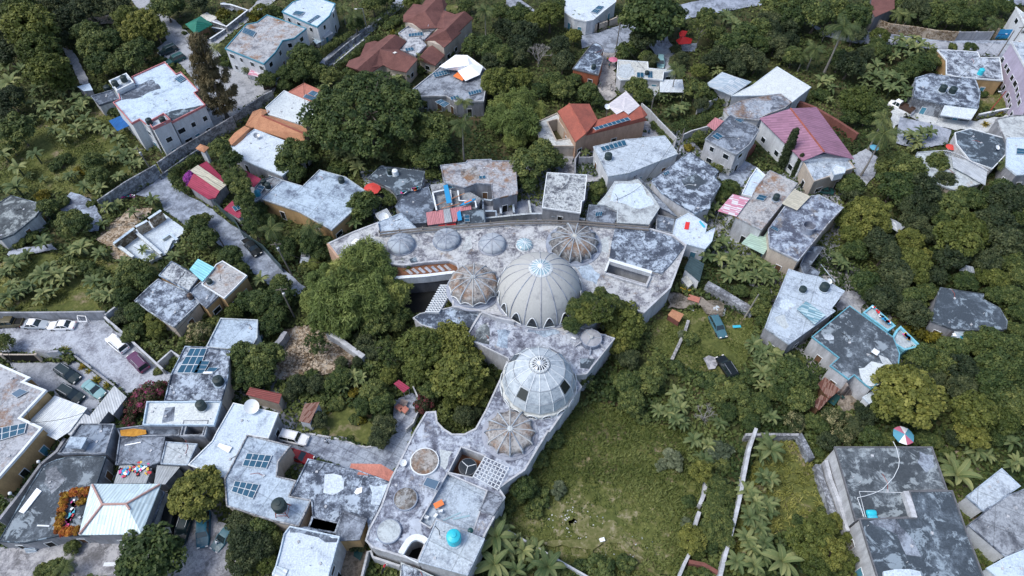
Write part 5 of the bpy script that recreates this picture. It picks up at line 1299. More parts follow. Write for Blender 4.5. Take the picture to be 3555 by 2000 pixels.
# C1
house('grey roofed corner building with a rounded end by the road', 'the rounded corner building', 'C1', [(622, 685), (800, 455), (825, 432), (862, 427), (905, 447), (935, 490), (905, 545), (932, 582), (882, 747), (730, 712)], 3.8, 'roof_mottled', 'wall_terra', .15, parm='wall_dark', win=.6)
house('white flat-roofed house with one solar array at the top edge', 'the top edge white house', 'C1', [(545, -60), (1065, -60), (1055, 22), (940, 110), (832, 202), (762, 215), (640, 190), (545, 130)], 4.0, 'roof_white', 'wall_white', .2, parm='rim_white', win=1)
wall_line('curved stained wall with piers around the top edge house', 'C1', [(620, 235), (700, 250), (780, 248), (880, 238), (980, 205), (1070, 165)], 2.2, .25, 'wall_cream', piers=3)
house('cream flat roof with blue solar panels by the alley', 'the alley solar roof', 'C1', [(1072, 600), (1372, 620), (1377, 682), (1652, 705), (1530, 722), (1520, 800), (1362, 788), (1100, 800), (1060, 762)], 3.4, 'roof_beige', 'wall_pale', .25, parm='rim_white', win=.5)
house('pale lower terrace beside the alley solar roof', None, 'C1', [(1112, 805), (1362, 790), (1478, 830), (1482, 905), (1440, 960), (1180, 930)], 1.6, 'roof_beige', 'wall_pale', .2, win=0)
canopy('bright white metal roof beside the tall palm', 'C1', [(1490, 792), (1715, 790), (1735, 917), (1490, 915)], 3.0, 'metal_white', 'white_metal_roof', lmk='the white metal roof by the palm')
faces_roof('patched translucent sheet roof on the workshop', 'the patched sheet roof', 'C1', [[(1940, 842, 4), (2110, 715, 4.2), (2250, 765, 4.8), (2075, 895, 4.6)], [(2250, 765, 4.8), (2402, 812, 4), (2202, 948, 3.8), (2075, 895, 4.6)]], 3.8, 'metal_panels', 'wall_pale', 'sheet_roofed_workshop', 'workshop', outline=[(1940, 842), (2110, 715), (2402, 812), (2202, 948)], win=.5)
house('plain pale blue-white roof beside the patched sheet roof', 'the plain pale roof', 'D1', [(-335, 955), (-130, 850), (122, 662), (462, 868), (275, 1015), (160, 930), (-10, 950)], 4.2, 'roof_white', 'wall_pale', .08, win=.5, clutter=0)
faces_roof('red tile-roofed house with salmon walls and a long solar row', 'the red tile-roofed house', 'C1',
           [[(475, 1105), (590, 1030, 7), (757, 1325, 7), (650, 1412)], [(590, 1030, 7), (790, 1032), (872, 1190, 5.4), (757, 1325, 7)], [(760, 1342), (757, 1325, 7), (872, 1190, 5.8), (1135, 1100, 6.6), (1180, 1135, 6.6), (1330, 1165, 6.2), (1362, 1192)], [(1180, 1135, 6.6), (1300, 1050, 6.6), (1368, 1140, 5.6), (1330, 1165, 6.2)]],
           5.2, 'tile_red', 'wall_salmon', 'tile_roofed_house', outline=[(475, 1105), (590, 1032), (790, 1032), (872, 1190), (1135, 1105), (1300, 1052), (1368, 1140), (1362, 1192), (760, 1342), (650, 1412)], caps=[[(590, 1030, 7), (757, 1325, 7)]], win=.25)
canopy('silver corrugated roof section at the back of the red roof', 'C1', [(965, 1045, 6.0), (1155, 905, 6.0), (1292, 1050, 6.6), (1178, 1137, 6.9), (1132, 1100, 6.9), (1060, 1137, 6.4)], 6.4, 'metal_pinkwhite', 'silver_roof', 'roof', base=0)
house('white plant terrace at the left of the red tiled roof', 'the plant terrace', 'C1', [(262, 1290), (290, 1210), (470, 1130), (560, 1260), (640, 1412), (640, 1460), (310, 1460)], 3.0, 'roof_beige', 'wall_cream', .35, parm='wall_cream', win=0, holes=[[(375, 1215), (470, 1190), (600, 1375), (465, 1400)]])
wall_line('long grey block wall running down behind the red roofs', 'C1', [(1310, 1025), (1390, 1090), (1480, 1190), (1580, 1290), (1660, 1375)], 2.6, .25, 'wall_pale')
wall_line('grey wall below the patched sheet roof', 'C1', [(1870, 1055), (2065, 970)], 2.2, .25, 'wall_pale')
wall_line('pale wall stepping up to the rusty roof', 'C1', [(1725, 1335), (1800, 1300), (1960, 1255), (2090, 1170), (2165, 1155)], 2.2, .25, 'wall_pale')
house('flat roof with rusty patches beside the pink sheet roof', 'the rusty patch roof', 'D1', [(-412, 1085), (-250, 1010), (-10, 960), (162, 932), (268, 1018), (200, 1075), (0, 1150), (-60, 1200), (-350, 1160)], 4.2, 'roof_rust', 'wall_pale', .15, win=.4)
house('two-storey grey concrete house with small solar panel', 'the two-storey grey house', 'C1', [(1938, 1385), (2190, 1138), (2440, 1250), (2480, 1292), (2380, 1440), (2245, 1545)], 6.0, 'roof_grey', 'wall_pale', .12, win=1.1)
canopy('pink tin awning at the corner of the two-storey grey house', 'C1', [(1957, 1245), (2040, 1167), (2127, 1202), (2035, 1297)], 6.3, 'metal_rosa', 'tin_awning', 'awning', base=0, posts=False)
# D1
faces_roof('broad dusty pink metal roof with a rust-red ridge', 'the broad pink metal roof', 'D1', [[(-50, 1175, 5.5), (255, 1078, 7), (590, 1510, 7), (380, 1600, 5.5)], [(255, 1078, 7), (512, 1065, 5.5), (890, 1580, 5.5), (590, 1510, 7)]], 5.4, 'metal_pink', 'wall_white', 'metal_roofed_hall', 'hall', outline=[(-50, 1175), (255, 1085), (512, 1065), (890, 1580), (590, 1580), (380, 1600)], caps=[[(255, 1078, 7), (590, 1510, 7)]], capm='tile_red', win=.8)
house('low white flat-roofed annex with a square roof room', 'the white annex', 'D2', [(375, 178), (560, 100), (772, 82), (892, 242), (485, 382)], 4.6, 'roof_pale', 'wall_cream', .3, parm='wall_cream', win=.8)
house('small white box room on the roof of the white annex', None, 'D2', [(662, 250), (700, 205), (806, 240), (795, 290), (690, 312)], 6.2, 'roof_white', 'wall_white', .12, win=0, name='roof_room', cat='room', z0=4.6, clutter=0)
wall_line('tall rust-red wall slanting behind the pink metal roof', 'D1', [(340, 1003), (500, 1065), (700, 1180), (930, 1330)], 2.2, .6, 'wall_rust', 'rust_red_wall')
wall_line('rust-red wall beside the driveway of the pink roof', 'C2', [(2240, 190), (2340, 95), (2440, 0)], 2.4, .4, 'wall_rust', 'rust_red_wall')
house('mottled stone-fronted house with two black tanks', 'the twin black tank house', 'D1', [(1492, 780), (1640, 735), (1800, 760), (2090, 790), (2140, 925), (2120, 1080), (1800, 1040), (1480, 965)], 4.0, 'roof_mottled', 'stone_wall', .25, win=.7)
canopy('sloping pale garage roof at the front of the twin tank house', 'D1', [(1790, 1040, 3.9), (2118, 1082, 3.9), (2052, 1188, 2.6), (1745, 1142, 2.6)], 3.2, 'roof_white', 'garage_roof', 'garage', thick=.2, block=True)
house('white and grey mottled house near the road with ochre end wall', 'the ochre-ended white house', 'D1', [(1712, 497), (1950, 505), (2115, 518), (2140, 572), (2335, 575), (2367, 802), (2090, 782), (1900, 765), (1800, 740), (1800, 600)], 4.2, 'roof_mottled', 'wall_ochre', .15, parm='rim_white', win=.9)
house('tall lilac apartment block at the right edge', 'the lilac block', 'D1', [(2445, 418), (2700, 440), (2720, 940), (2640, 900), (2600, 700)], 8.5, 'roof_pale', 'wall_lilac', .3, parm='wall_white', win=1.4, name='apartment_block')
house('white walled house corner in the top right', None, 'D1', [(2490, 72), (2560, 130), (2700, 140), (2700, 300), (2575, 235)], 6.0, 'roof_pale', 'wall_white', .3, parm='rim_white', win=.6)
wall_line('long stone retaining wall across the far road', 'D1', [(1140, 195), (1250, 235), (1500, 265), (1700, 300), (1930, 318)], 2.8, .35, 'rubble', 'stone_retaining_wall', lmk='the stone retaining wall')
wall_line('grey panel wall with pale piers beside the blue gate', 'D1', [(1940, 318), (2270, 315)], 2.6, .25, 'wall_grey', piers=4)
shed('brown house roof hidden in the far trees', 'D1', [(1050, 80), (1070, -60), (1290, -60), (1290, 85), (1095, 170)], 4.5, 'tile_maroon', 'wall_dark')
house('dark stained courtyard roof on the right side', 'the dark courtyard roof', 'D2', [(1900, 0), (1885, -110), (2040, -150), (2370, -60), (2440, 60), (2260, 252), (2040, 175)], 3.4, 'roof_dark', 'wall_pale', .2, parm='rim_white', win=0)
house('pale tan flat roof at the right edge', None, 'D1', [(2292, 1187), (2470, 1150), (2700, 1150), (2700, 1440), (2390, 1420)], 3.6, 'roof_beige', 'wall_grey', .3, parm='stone_wall', win=0)
house('white roof with a solar panel at the right edge', 'the right edge white roof', 'D2', [(2402, -60), (2700, -60), (2700, 300), (2500, 312), (2395, 222)], 4.2, 'roof_white', 'wall_grey', .2, win=.6, clutter=1)
house('cream terrace house with curved balustrade', 'the curved balustrade house', 'D2', [(1482, 150), (1512, 85), (1700, 70), (1862, 115), (1872, 235), (2150, 395), (1900, 470), (1700, 400), (1560, 250)], 3.4, 'roof_beige', 'wall_cream', .2, win=0)
canopy('pale blue tin roof along the curved balustrade', 'D2', [(1857, 118), (2040, 172), (2212, 265), (2192, 412), (2020, 310), (1872, 232)], 3.9, 'metal_silver', 'tin_roof', 'canopy')
# D3
house('pale roof with a striped skylight strip, right side', 'the striped skylight roof', 'D3', [(0, 395), (65, 210), (135, 60), (235, -190), (380, -140), (540, -110), (795, 32), (665, 205), (702, 232), (240, 562)], 4.8, 'roof_pale', 'wall_grey', .12, win=.8)
canopy('blue and white striped skylight sheets on the pale roof', 'D3', [(320, 205), (412, 130), (606, 268), (498, 362)], 5.5, 'metal_skylight', 'skylight_roof', 'skylight', base=4.8)
house('dark green-black flat roof with bright cyan edge', 'the cyan-edged dark roof', 'D3', [(465, 485), (842, 175), (962, 262), (1280, 490), (1342, 652), (1330, 762), (1060, 1005), (1000, 965), (890, 868), (835, 912), (645, 772), (732, 692)], 4.8, 'roof_dark', 'wall_pale', .1, parm='rim_cyan', win=.6, parw=.14)
house('cyan-walled washing terrace beside the dark roof', None, 'D3', [(965, 258), (1062, 180), (1292, 388), (1215, 440)], 3.2, 'roof_beige', 'wall_cyan', .5, parm='wall_cyan', win=0, clutter=0, parw=.25)
house('second cyan-walled terrace with basins, right of the dark roof', None, 'D3', [(1235, 540), (1295, 430), (1340, 388), (1545, 590), (1380, 632)], 3.2, 'roof_beige', 'wall_cyan', .5, parm='wall_cyan', win=0, clutter=0, parw=.3)
house('pale roof corner under the big olive tree', None, 'D3', [(970, 1085), (1110, 1000), (1200, 1060), (1040, 1150)], 3.0, 'roof_white', 'wall_white', .1, win=0)
shed('rusty corrugated shack roof beside the stairs', 'D3', [(522, 955), (600, 885), (752, 1010), (640, 1100), (585, 1040)], 2.6, 'metal_rust', 'wood', 'tin_shack', lmk='the rusty shack')
shed('lower rusty tin shack roof with loose boards', 'D3', [(470, 1150), (560, 1060), (640, 1105), (540, 1215)], 2.3, 'metal_rust', 'wood', 'tin_shack')
house('dark patchy two-part roof among the right-hand trees', 'the roof among the right trees', 'D3', [(1650, 330), (1705, 100), (1742, -5), (1960, 30), (2177, 60), (2170, 112), (2335, 200), (2410, 330), (2402, 410), (2250, 430), (1872, 412)], 3.8, 'roof_dark', 'wall_grey', .12, win=.4)
shed('patched tin and board shack in front of the patchy roof', 'D3', [(1880, 440), (1932, 320), (2190, 400), (2285, 450), (2000, 602), (1792, 560)], 3.2, 'metal_panels', 'wood', 'tin_shack')
# D4
house('big dark weathered roof with white pipe frame, lower right', 'the big dark roof', 'D4', [(688, 150), (1660, 150), (1812, 582), (1430, 592), (1498, 850), (930, 870), (897, 892), (790, 500)], 5.0, 'roof_dark', 'wall_pale', .25, parm='wall_dark', win=0)
house('lower half of the dark weathered roof at the bottom right', 'the lower dark roof', 'D4', [(1430, 590), (1862, 583), (2010, 1000), (2190, 1480), (1125, 1480), (1020, 1150), (935, 862), (1498, 850)], 5.6, 'roof_dark', 'wall_pale', .2, parm='wall_dark', win=.4)
house('small grey roof with white front wall, lower right corner', 'the corner grey roof', 'D4', [(1998, 640), (2352, 360), (2542, 540), (2420, 622), (2172, 792)], 3.6, 'roof_pale', 'wall_white', .12, win=0)
house('patchy grey roof stepping down at the right edge', None, 'D4', [(2025, 930), (2180, 792), (2425, 622), (2640, 540), (2640, 1130), (2392, 1242)], 3.8, 'roof_grey', 'wall_white', .08, win=0)
house('bright white roof in the bottom right corner', None, 'D4', [(2200, 1352), (2380, 1250), (2640, 1140), (2640, 1520), (2380, 1520)], 4.0, 'roof_white', 'wall_white', .15, win=0)
# walls in the lower right
wall_line('low stone wall across the top of the banana yard', 'D4', [(-190, 25), (0, 20), (340, 25)], 2.0, .4, 'stone_wall', 'stone_wall')
wall_line('ruined stone wall bending down from the banana yard', 'D4', [(340, 10), (400, 120), (470, 260)], 1.8, .9, 'stone_wall', 'stone_wall')
wall_line('broken stone wall left of the big dark roof', 'D4', [(530, 320), (570, 480), (640, 660), (690, 820)], 1.6, .8, 'stone_wall', 'stone_wall')
wall_line('smooth grey wall along the left of the big dark roof', 'D4', [(610, 280), (660, 470), (740, 680), (830, 980)], 2.4, .5, 'wall_pale')
wall_line('long pale wall dividing the grass field from the bananas', 'C4', [(2450, -40), (2380, 170), (2330, 420), (2290, 640), (2255, 790), (2190, 1050), (2140, 1230), (2090, 1440)], 2.4, .5, 'wall_pale', 'dividing_wall', lmk='the long dividing wall')
wall_line('short leaning pale wall in the field shrubs', 'C4', [(1955, 490), (1930, 620), (1890, 720)], 1.6, .5, 'wall_pale', 'ruined_wall')
wall_line('short wall stub with brown stains in the field shrubs', 'C4', [(1885, 790), (1860, 870), (1830, 970)], 1.6, .5, 'wall_pale', 'ruined_wall')
wall_line('lowest piece of the ruined field wall', 'C4', [(1790, 1200), (1740, 1300), (1680, 1440)], 1.6, .4, 'wall_pale', 'ruined_wall')
wall_line('rusty beam wall at the bottom of the field', 'C4', [(1780, 1285), (1930, 1315), (2080, 1400)], 1.4, .5, 'wall_rust', 'rusty_wall')
wall_line('perforated block wall at the bottom of the field', 'C4', [(-200, 860), (0, 990), (240, 1130), (540, 1305), (780, 1440)], 1.8, .25, 'wall_pale', 'block_wall', lmk='the block wall below the field')
wall_line('crumbling stone wall along the car yard', 'C3', [(1960, -50), (2120, 40), (2280, 140), (2430, 220)], 1.8, 1.2, 'stone_wall', 'stone_wall')
wall_line('low mossy wall strip left of the parked estate car', 'C3', [(1775, 320), (1740, 430), (1680, 560), (1610, 710)], .8, .5, 'stone_wall', 'ruined_wall')
# upper left walls
wall_line('tall block wall along the lower street, left end', 'A2', [(965, 562), (1250, 370), (1545, 205)], 3.4, .3, 'stone_wall', 'street_wall', lmk='the tall street wall')
wall_line('tall block wall along the lower street below the pink-edged house', 'A2', [(1560, 185), (1770, 40), (1980, -80), ('A1', 2310, 1155)], 3.2, .3, 'stone_wall', 'street_wall')
wall_line('tall stone wall running up to the plaza tree', 'A1', [(2320, 1150), (2430, 1065), (2600, 950), (2700, 900)], 2.6, .3, 'stone_wall', 'street_wall')
wall_line('low inner street wall between hedge and tall wall', 'A2', [(1580, 320), (1800, 160), (1970, 50)], 1.2, .3, 'stone_wall', 'street_wall')
wall_line('long grey retaining wall behind the parked cars', 'A3', [(-60, 243), (500, 240), (1040, 233)], 2.6, .3, 'wall_grey', 'retaining_wall', lmk='the parking retaining wall')
wall_line('sloping grey wall running down the right of the parking yard', 'A3', [(1035, 285), (1250, 470), (1450, 655), (1615, 805)], 1.8, .3, 'wall_pale', 'retaining_wall')
wall_line('grey wall closing the small planted court', 'A3', [(1040, 265), (1130, 195), (1240, 135)], 2.2, .3, 'wall_pale')
wall_line('grey wall beside the parking yard ramp', 'A3', [(1565, 740), (1700, 620), (1780, 680)], 2.0, .3, 'wall_pale')
wall_line('low kerb wall with dark rail along the forecourt plants', 'A3', [(590, 630), (720, 660), (860, 760), (1000, 870), (1130, 965)], 1.0, .3, 'wall_grey', 'kerb_wall')
wall_line('white gatepost wall beside the black sliding gate', 'A3', [(340, 605), (460, 635), (575, 625)], 2.4, .3, 'wall_white', 'gate_wall', cap='wall_grey')
wall_line('green mesh fence along the street below the crimson roofs', 'A2', [(2080, 510), (2160, 600), (2330, 750), (2400, 870), ('B2', 70, 1000), ('B2', 260, 1210)], 2.2, .1, 'metal_darkteal', 'mesh_fence', 'fence', lmk='the green street fence')
wall_line('long planted wall above the lane to the far villa', 'B1', [(700, 610), (900, 440), (1140, 265), (1340, 110)], 1.6, .3, 'stone_wall', 'garden_wall')
wall_line('long wall on the villa side of the lane', 'B1', [(780, 640), (960, 490), (1090, 385)], 1.4, .3, 'wall_pale', 'garden_wall')
wall_line('leaning pale wall beside the feathery trees', 'B3', [(720, 440), (830, 500), (950, 590), (1080, 680)], 2.0, .8, 'wall_pale', 'garden_wall')
wall_line('dark block wall left of the gravel yard', 'B3', [(300, 430), (250, 510), (180, 590)], 2.2, .8, 'wall_grey')
wall_line('curved patio wall with mesh beside the brick boxes', 'B3', [(1570, 975), (1650, 1150), (1570, 1340), (1500, 1400)], 1.4, .2, 'wall_pale', 'patio_wall')
wall_line('low grey kerb along the front of the round lawn', 'B4', [(540, 15), (800, 60), (1100, 150), (1240, 130), (1380, 20)], .5, .25, 'wall_pale', 'lawn_kerb')
wall_line('white-capped wall with yellow shrubs by the right track', 'D1', [(2130, 1135), (2340, 1090), (2570, 1050)], 1.2, .3, 'wall_white', 'garden_wall', cap='rim_white')

# walled garden cells behind the villa
sheet('cell_floor', 'B2', [(2255, 530), (2440, 520), (2640, 540), ('C2', 330, 640), ('C2', 400, 760), (2290, 790)], .35, 'road')
for lb, t, pts in (('left wall of the roofless garden cells', 'B2', [(2262, 540), (2268, 640), (2290, 775)]), ('wall between the two roofless garden cells', 'B2', [(2432, 525), (2438, 600), (2445, 690)]), ('back wall of the roofless garden cells', 'B2', [(2262, 545), (2340, 560), (2432, 525), (2560, 545)]),
        ('short inner wall of the left garden cell', 'B2', [(2290, 665), (2395, 665), (2400, 715)]), ('front wall of the roofless garden cells', 'B2', [(2290, 735), (2576, 705), ('C2', 205, 690)]), ('right wall of the planted garden cell', 'C2', [(188, 560), (208, 685)]), ('left wall of the planted garden cell', 'C2', [(30, 540), (40, 680)]),
        ('low wall below the white-rimmed grey roof, upper', 'C2', [(205, 690), (410, 690)]), ('low wall below the white-rimmed grey roof, lower', 'C2', [(415, 712), (600, 725), (750, 745)])):
    wall_line(lb, t, pts, 1.9, .28, 'wall_grey', cap='roof_pale')

# lime-washed and re-screeded patches that lie on the roofs
PATCH_ON = {}
def patch(t, pts, z, mat):
    p = ragged(ccw(P(t, pts, z)), .3); c = centroid(p, z); best = min((o for o in col.objects if o.parent is None and o.get('label') and o.type == 'EMPTY' and any(ch.name.startswith('roof') for ch in o.children)), key=lambda o: (o.location.x-c.x)**2+(o.location.y-c.y)**2)
    tris = tessellate_polygon([[Vector((q.x, q.y, 0)) for q in p]])
    MB().add([(q.x, q.y, z+.012) for q in p], [tr if (p[tr[1]]-p[tr[0]]).xy.cross((p[tr[2]]-p[tr[0]]).xy) > 0 else tr[::-1] for tr in tris]).build('screed_patch', mat, best)
patch('D3', [(925, 800), (1050, 720), (1180, 760), (1240, 830), (1120, 950), (1060, 990), (990, 950)], 4.8, 'roof_white')
patch('D3', [(1130, 660), (1220, 690), (1290, 770), (1250, 810), (1170, 740)], 4.8, 'roof_pale')
patch('D3', [(590, 470), (640, 450), (685, 480), (680, 510), (630, 518), (595, 500)], 4.8, 'roof_pale')
patch('D3', [(100, 290), (200, 270), (260, 380), (190, 400), (110, 350)], 4.8, 'roof_beige')
patch('D3', [(150, 120), (230, 100), (300, 180), (220, 230), (150, 180)], 4.8, 'roof_white')
patch('B4', [(355, 942), (840, 1045), (800, 1085), (700, 1085), (560, 1030), (440, 1005), (350, 1000)], 6.0, 'roof_grey')
patch('B4', [(700, 420), (860, 440), (900, 560), (780, 640), (680, 600)], 4.4, 'roof_white')
patch('B4', [(1130, 520), (1330, 510), (1245, 725), (1160, 700)], 4.4, 'roof_white')
patch('B1', [(560, 10), (800, 45), (742, 160), (640, 120)], 6.0, 'roof_white')
patch('A1', [(1190, 930), (1350, 850), (1500, 790), (1600, 880), (1400, 960), (1215, 1000)], 7.2, 'roof_grey')
patch('A1', [(1640, 1130), (1790, 1080), (2030, 1040), (1715, 1210)], 7.2, 'roof_dark')
patch('C1', [(1100, 640), (1200, 630), (1250, 740), (1150, 780), (1085, 740)], 3.4, 'roof_pale')
patch('C2', [(1060, 400), (1270, 380), (1440, 600), (1300, 640), (1000, 560)], 3.9, 'roof_white')
patch('C2', [(1700, 360), (1850, 300), (1960, 380), (1880, 450), (1760, 440)], 4.6, 'roof_dark')
patch('B2', [(2050, 250), (2200, 230), (2250, 330), (2120, 380), (2040, 330)], 4.4, 'dome_rust')
patch('D4', [(1530, 190), (1680, 230), (1700, 350), (1600, 400), (1520, 300)], 5.0, 'roof_grey')
patch('D4', [(1040, 880), (1310, 870), (1400, 1000), (1500, 1150), (1560, 1240), (1400, 1200), (1300, 1030), (1180, 960)], 5.6, 'roof_grey')
patch('A4', [(440, 380), (560, 330), (640, 480), (520, 620), (430, 520)], 3.6, 'roof_grey')
patch('A3', [(1480, 1190), (1560, 1180), (1530, 1330), (1450, 1330)], 4.8, 'roof_white')
patch('A3', [(1640, 1190), (1740, 1180), (1720, 1320), (1610, 1330)], 4.8, 'roof_grey')
# ------------------------------------------------------------------ the domed villa
def wr_(t, px, x, y, z):     # world radius of px tile pixels at a point
    return px*TILE[t][2]*depth(at(t, x, y, z))/FOC
V5 = 5.0
landmark('the domed villa roof', P('C2', [(800, 1200)], V5)); landmark('the villa courtyard', P('B2', [(1700, 1400)], 2)); landmark('the long villa terrace', P('B4', [(1900, 300)], V5))
house('long curved weathered roof of the villa carrying most of the domes', None, 'B2',
      [(722, 990), (960, 880), (1222, 780), (1245, 905), (1700, 838), (2340, 797), ('C2', 0, 785), ('C2', 400, 778), ('C2', 760, 805), ('C2', 1040, 815), ('C2', 1400, 842), ('C2', 1620, 905), ('C2', 1757, 1005), ('C3', 1600, 0), ('C3', 1335, 250),
       ('C3', 1060, 180), ('C3', 800, 395), ('C3', 700, 397), ('C3', 560, 440), ('C3', 190, 312), ('B3', 2255, 235), ('B3', 1960, 190), ('B3', 1965, 20), ('B2', 1990, 1400), ('B2', 2030, 1275), ('B2', 2000, 1195), ('B2', 1930, 1165), ('B2', 1700, 1180), ('B2', 1480, 1212), ('B2', 1150, 1175), ('B2', 842, 1145)],
      V5, 'roof_villa', 'wall_pale', .18, parm='wall_pale', win=0, name='villa_roof', cat='villa roof', holes=[[('C2', 990, 1172), ('C2', 1395, 1295), ('C2', 1352, 1395), ('C2', 950, 1275)]], parw=.3, clutter=3)
root = bpy.data.objects['villa_roof']
house('raised mottled roof of the villa right wing with white beam', None, 'C2', [(1045, 830), (1400, 855), (1610, 920), (1735, 1015), (1600, 1190), (1500, 1290), (1412, 1262), (988, 1135), (1005, 1000)], V5+.35, 'roof_mottled', 'wall_pale', 0, win=0, name='raised_roof', cat='roof', z0=V5-.1, clutter=0, slab=.1)
wall_line('thick white beam along the villa light well', 'C2', [(985, 1148), (1412, 1275)], V5+1.0, .55, 'wall_white', 'white_beam', 'beam', cap='rim_white', z0=V5)
wall_line('white side beam at the left of the villa light well', 'C2', [(985, 1165), (948, 1262)], V5+.7, .25, 'wall_white', 'white_beam', 'beam', cap='rim_white', z0=V5)
wall_line('grey front rail of the villa light well', 'C2', [(935, 1278), (1130, 1345), (1360, 1410), (1400, 1310)], V5+.5, .25, 'wall_pale', 'grey_rail', 'rail', z0=V5)
wall_line('salmon slotted edge beam at the left tip of the villa roof', 'B2', [(722, 990), (842, 1145)], V5+.25, .4, 'wall_salmon', 'edge_beam', 'beam')
# pipes along the back edge
b = empty('roof_pipes', at('C2', 0, 780, V5), 'two long black pipes on short posts along the villa back edge', 'pipes')
for off, hh in ((0, .7), (26, .55)):
    MB().tube(P('B2', [(1238, 880+off), (1650, 838+off), (2000, 812+off), (2340, 785+off), ('C2', 0, 768+off), ('C2', 400, 760+off), ('C2', 760, 775+off), ('C2', 1050, 800+off), ('C2', 1380, 830+off)], V5+hh), .16, 6).build('pipe', 'pole_grey', b)
for x in (1240, 1440, 1670, 1900, 2120, 2340):
    q = at('B2', x, 890-(x-1240)*.085, V5); MB().bar(q, q+Vector((0, 0, .8)), .2).build('bracket', 'pole_grey', b)
for x in (260, 520, 760, 1050, 1380):
    q = at('C2', x, 772+(max(0, x-520))*.08, V5); MB().bar(q, q+Vector((0, 0, .9)), .22).build('bracket', 'pole_grey', b)
house('mottled lower roof of the villa behind the flowering tree', None, 'B3', [(1570, 302), (1640, 257), (1890, 208), (1960, 190), (2255, 235), (2110, 470), (1800, 420), (1650, 370)], 4.2, 'roof_mottled', 'wall_pale', .25, parm='wall_pale', win=0, name='villa_lower_roof', cat='villa roof')
house('middle villa roof between the two large domes', None, 'B3', [(2255, 240), (2540, 290), ('C3', 190, 318), ('C3', 560, 445), ('C3', 700, 397), ('C3', 1045, 505), ('C3', 765, 862), ('C3', 400, 900), ('C3', 0, 780), (2512, 705), (2150, 528), (2110, 470)],
      V5+.2, 'roof_villa', 'wall_pale', .3, parm='wall_pale', win=0, name='villa_middle_roof', cat='villa roof')
wall_line('high white-edged parapet below the scalloped rust dome', 'B3', [(2255, 235), (2400, 290), (2576, 330)], V5+1.1, .25, 'wall_pale', 'parapet_wall', z0=V5)
house('long terrace wing of the villa with the round roof drums', None, 'B4',
      [('C3', 640, 870), ('C3', 718, 985), ('C3', 560, 1200), ('C3', 400, 1431), ('C4', 380, 0), ('C4', 150, 385), ('C4', 0, 485), (2432, 560), (2490, 650), (2290, 1022), (2130, 1425), (1620, 1292), (1165, 1152), (1095, 1080), (1130, 965), (1250, 740), (1345, 470), (1480, 200), (1585, -10),
       ('B3', 1700, 1232), ('B3', 1800, 1225), ('B3', 1815, 1330), ('B3', 1880, 1400), ('B3', 1960, 1450), ('B3', 2080, 1450), ('B3', 2190, 1395), ('B3', 2290, 1215), ('B3', 2440, 890), ('B3', 2500, 730), ('C3', 200, 860)],
      V5, 'roof_villa', 'wall_pale', .14, parm='wall_pale', win=0, name='villa_terrace_roof', cat='villa roof', parw=.25, clutter=2,
      holes=[[(2052, 152), (2288, 242), (2165, 450), (1925, 400)], [(1915, 415), (2300, 585), (2160, 1000), (1805, 862), (1742, 948), (1645, 890)], [(1455, 1215), (1535, 1090), (1605, 1062), (1692, 1092), (1615, 1275)]])
sheet('terrace_floor', 'B4', [(1880, 380), (2340, 570), (2200, 1040), (1800, 900), (1742, 990), (1600, 900)], V5-.75, 'roof_pale')
sheet('court_floor', 'B4', [(2040, 100), (2340, 220), (2240, 520), (1850, 420)], 2.4, 'terrace_tile')
house('raised pale corner roof block with the cyan tank', None, 'B4', [(1802, 872), (2285, 1062), (2115, 1428), (1622, 1292)], V5+.7, 'roof_pale', 'wall_pale', .12, win=0, name='corner_roof_block', cat='roof')
house('grey block raised at the end of the sunken terrace', None, 'B4', [(2320, 585), (2490, 650), (2370, 830), (2225, 775)], V5+.5, 'roof_grey', 'wall_pale', .1, win=0, name='roof_block', cat='roof', clutter=0, z0=3)
# arcade and courtyard
sheet('arcade_floor', 'B2', [(1250, 1215), (1480, 1195), (1930, 1145), (2040, 1240), (1985, 1275), (1700, 1310), (1330, 1345)], 4.3, 'terrace_tile')
for i in range(7):
    a = at('B2', 1560+i*64, 1292-i*6, 4.32); MB_ = MB().bar(a, at('B2', 1500+i*64, 1245-i*7, 4.32), .5, .02)
    tag(MB_.build('floor_stripe', 'paving'), 'slanting grey stripe in the arcade floor pattern, orange tiles around', 'floor stripe', 'stripes of the arcade floor')
wall_line('curved white front beam of the villa arcade', 'B2', [(1330, 1335), (1480, 1320), (1700, 1305), (1900, 1280), (1985, 1272)], 4.9, .5, 'wall_white', 'arcade_beam', 'beam', cap='rim_white', z0=3.2)
wall_line('dark courtyard wall under the villa arcade', 'B2', [(1450, 1400), (1700, 1380), (1960, 1350)], 2.5, .4, 'wall_dark', 'courtyard_wall')
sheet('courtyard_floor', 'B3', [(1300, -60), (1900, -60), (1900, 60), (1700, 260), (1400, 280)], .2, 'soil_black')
# egg-crate grille
g0, g1, g2, g3 = P('B3', [(1868, -20), (1985, -20), (1830, 245), (1722, 240)], 4.4)
root = empty('concrete_grille', centroid([g0, g1, g2, g3]), 'white egg-crate concrete grille sloping beside the scalloped dome', 'grille'); m = MB(); nx, ny = 4, 12
for i in range(nx+1):
    a = g0.lerp(g1, i/nx); b_ = g3.lerp(g2, i/nx); m.bar(a, b_, .10, .5)
for j in range(ny+1):
    a = g0.lerp(g3, j/ny); b_ = g1.lerp(g2, j/ny); m.bar(a-Vector((.5, 0, 0)), b_, .18, .5)
m.build('lattice', 'rim_white', root)
MB().poly([q-Vector((0, 0, .8)) for q in (g3, g2, g1, g0)]).build('backing', 'wall_grey', root)

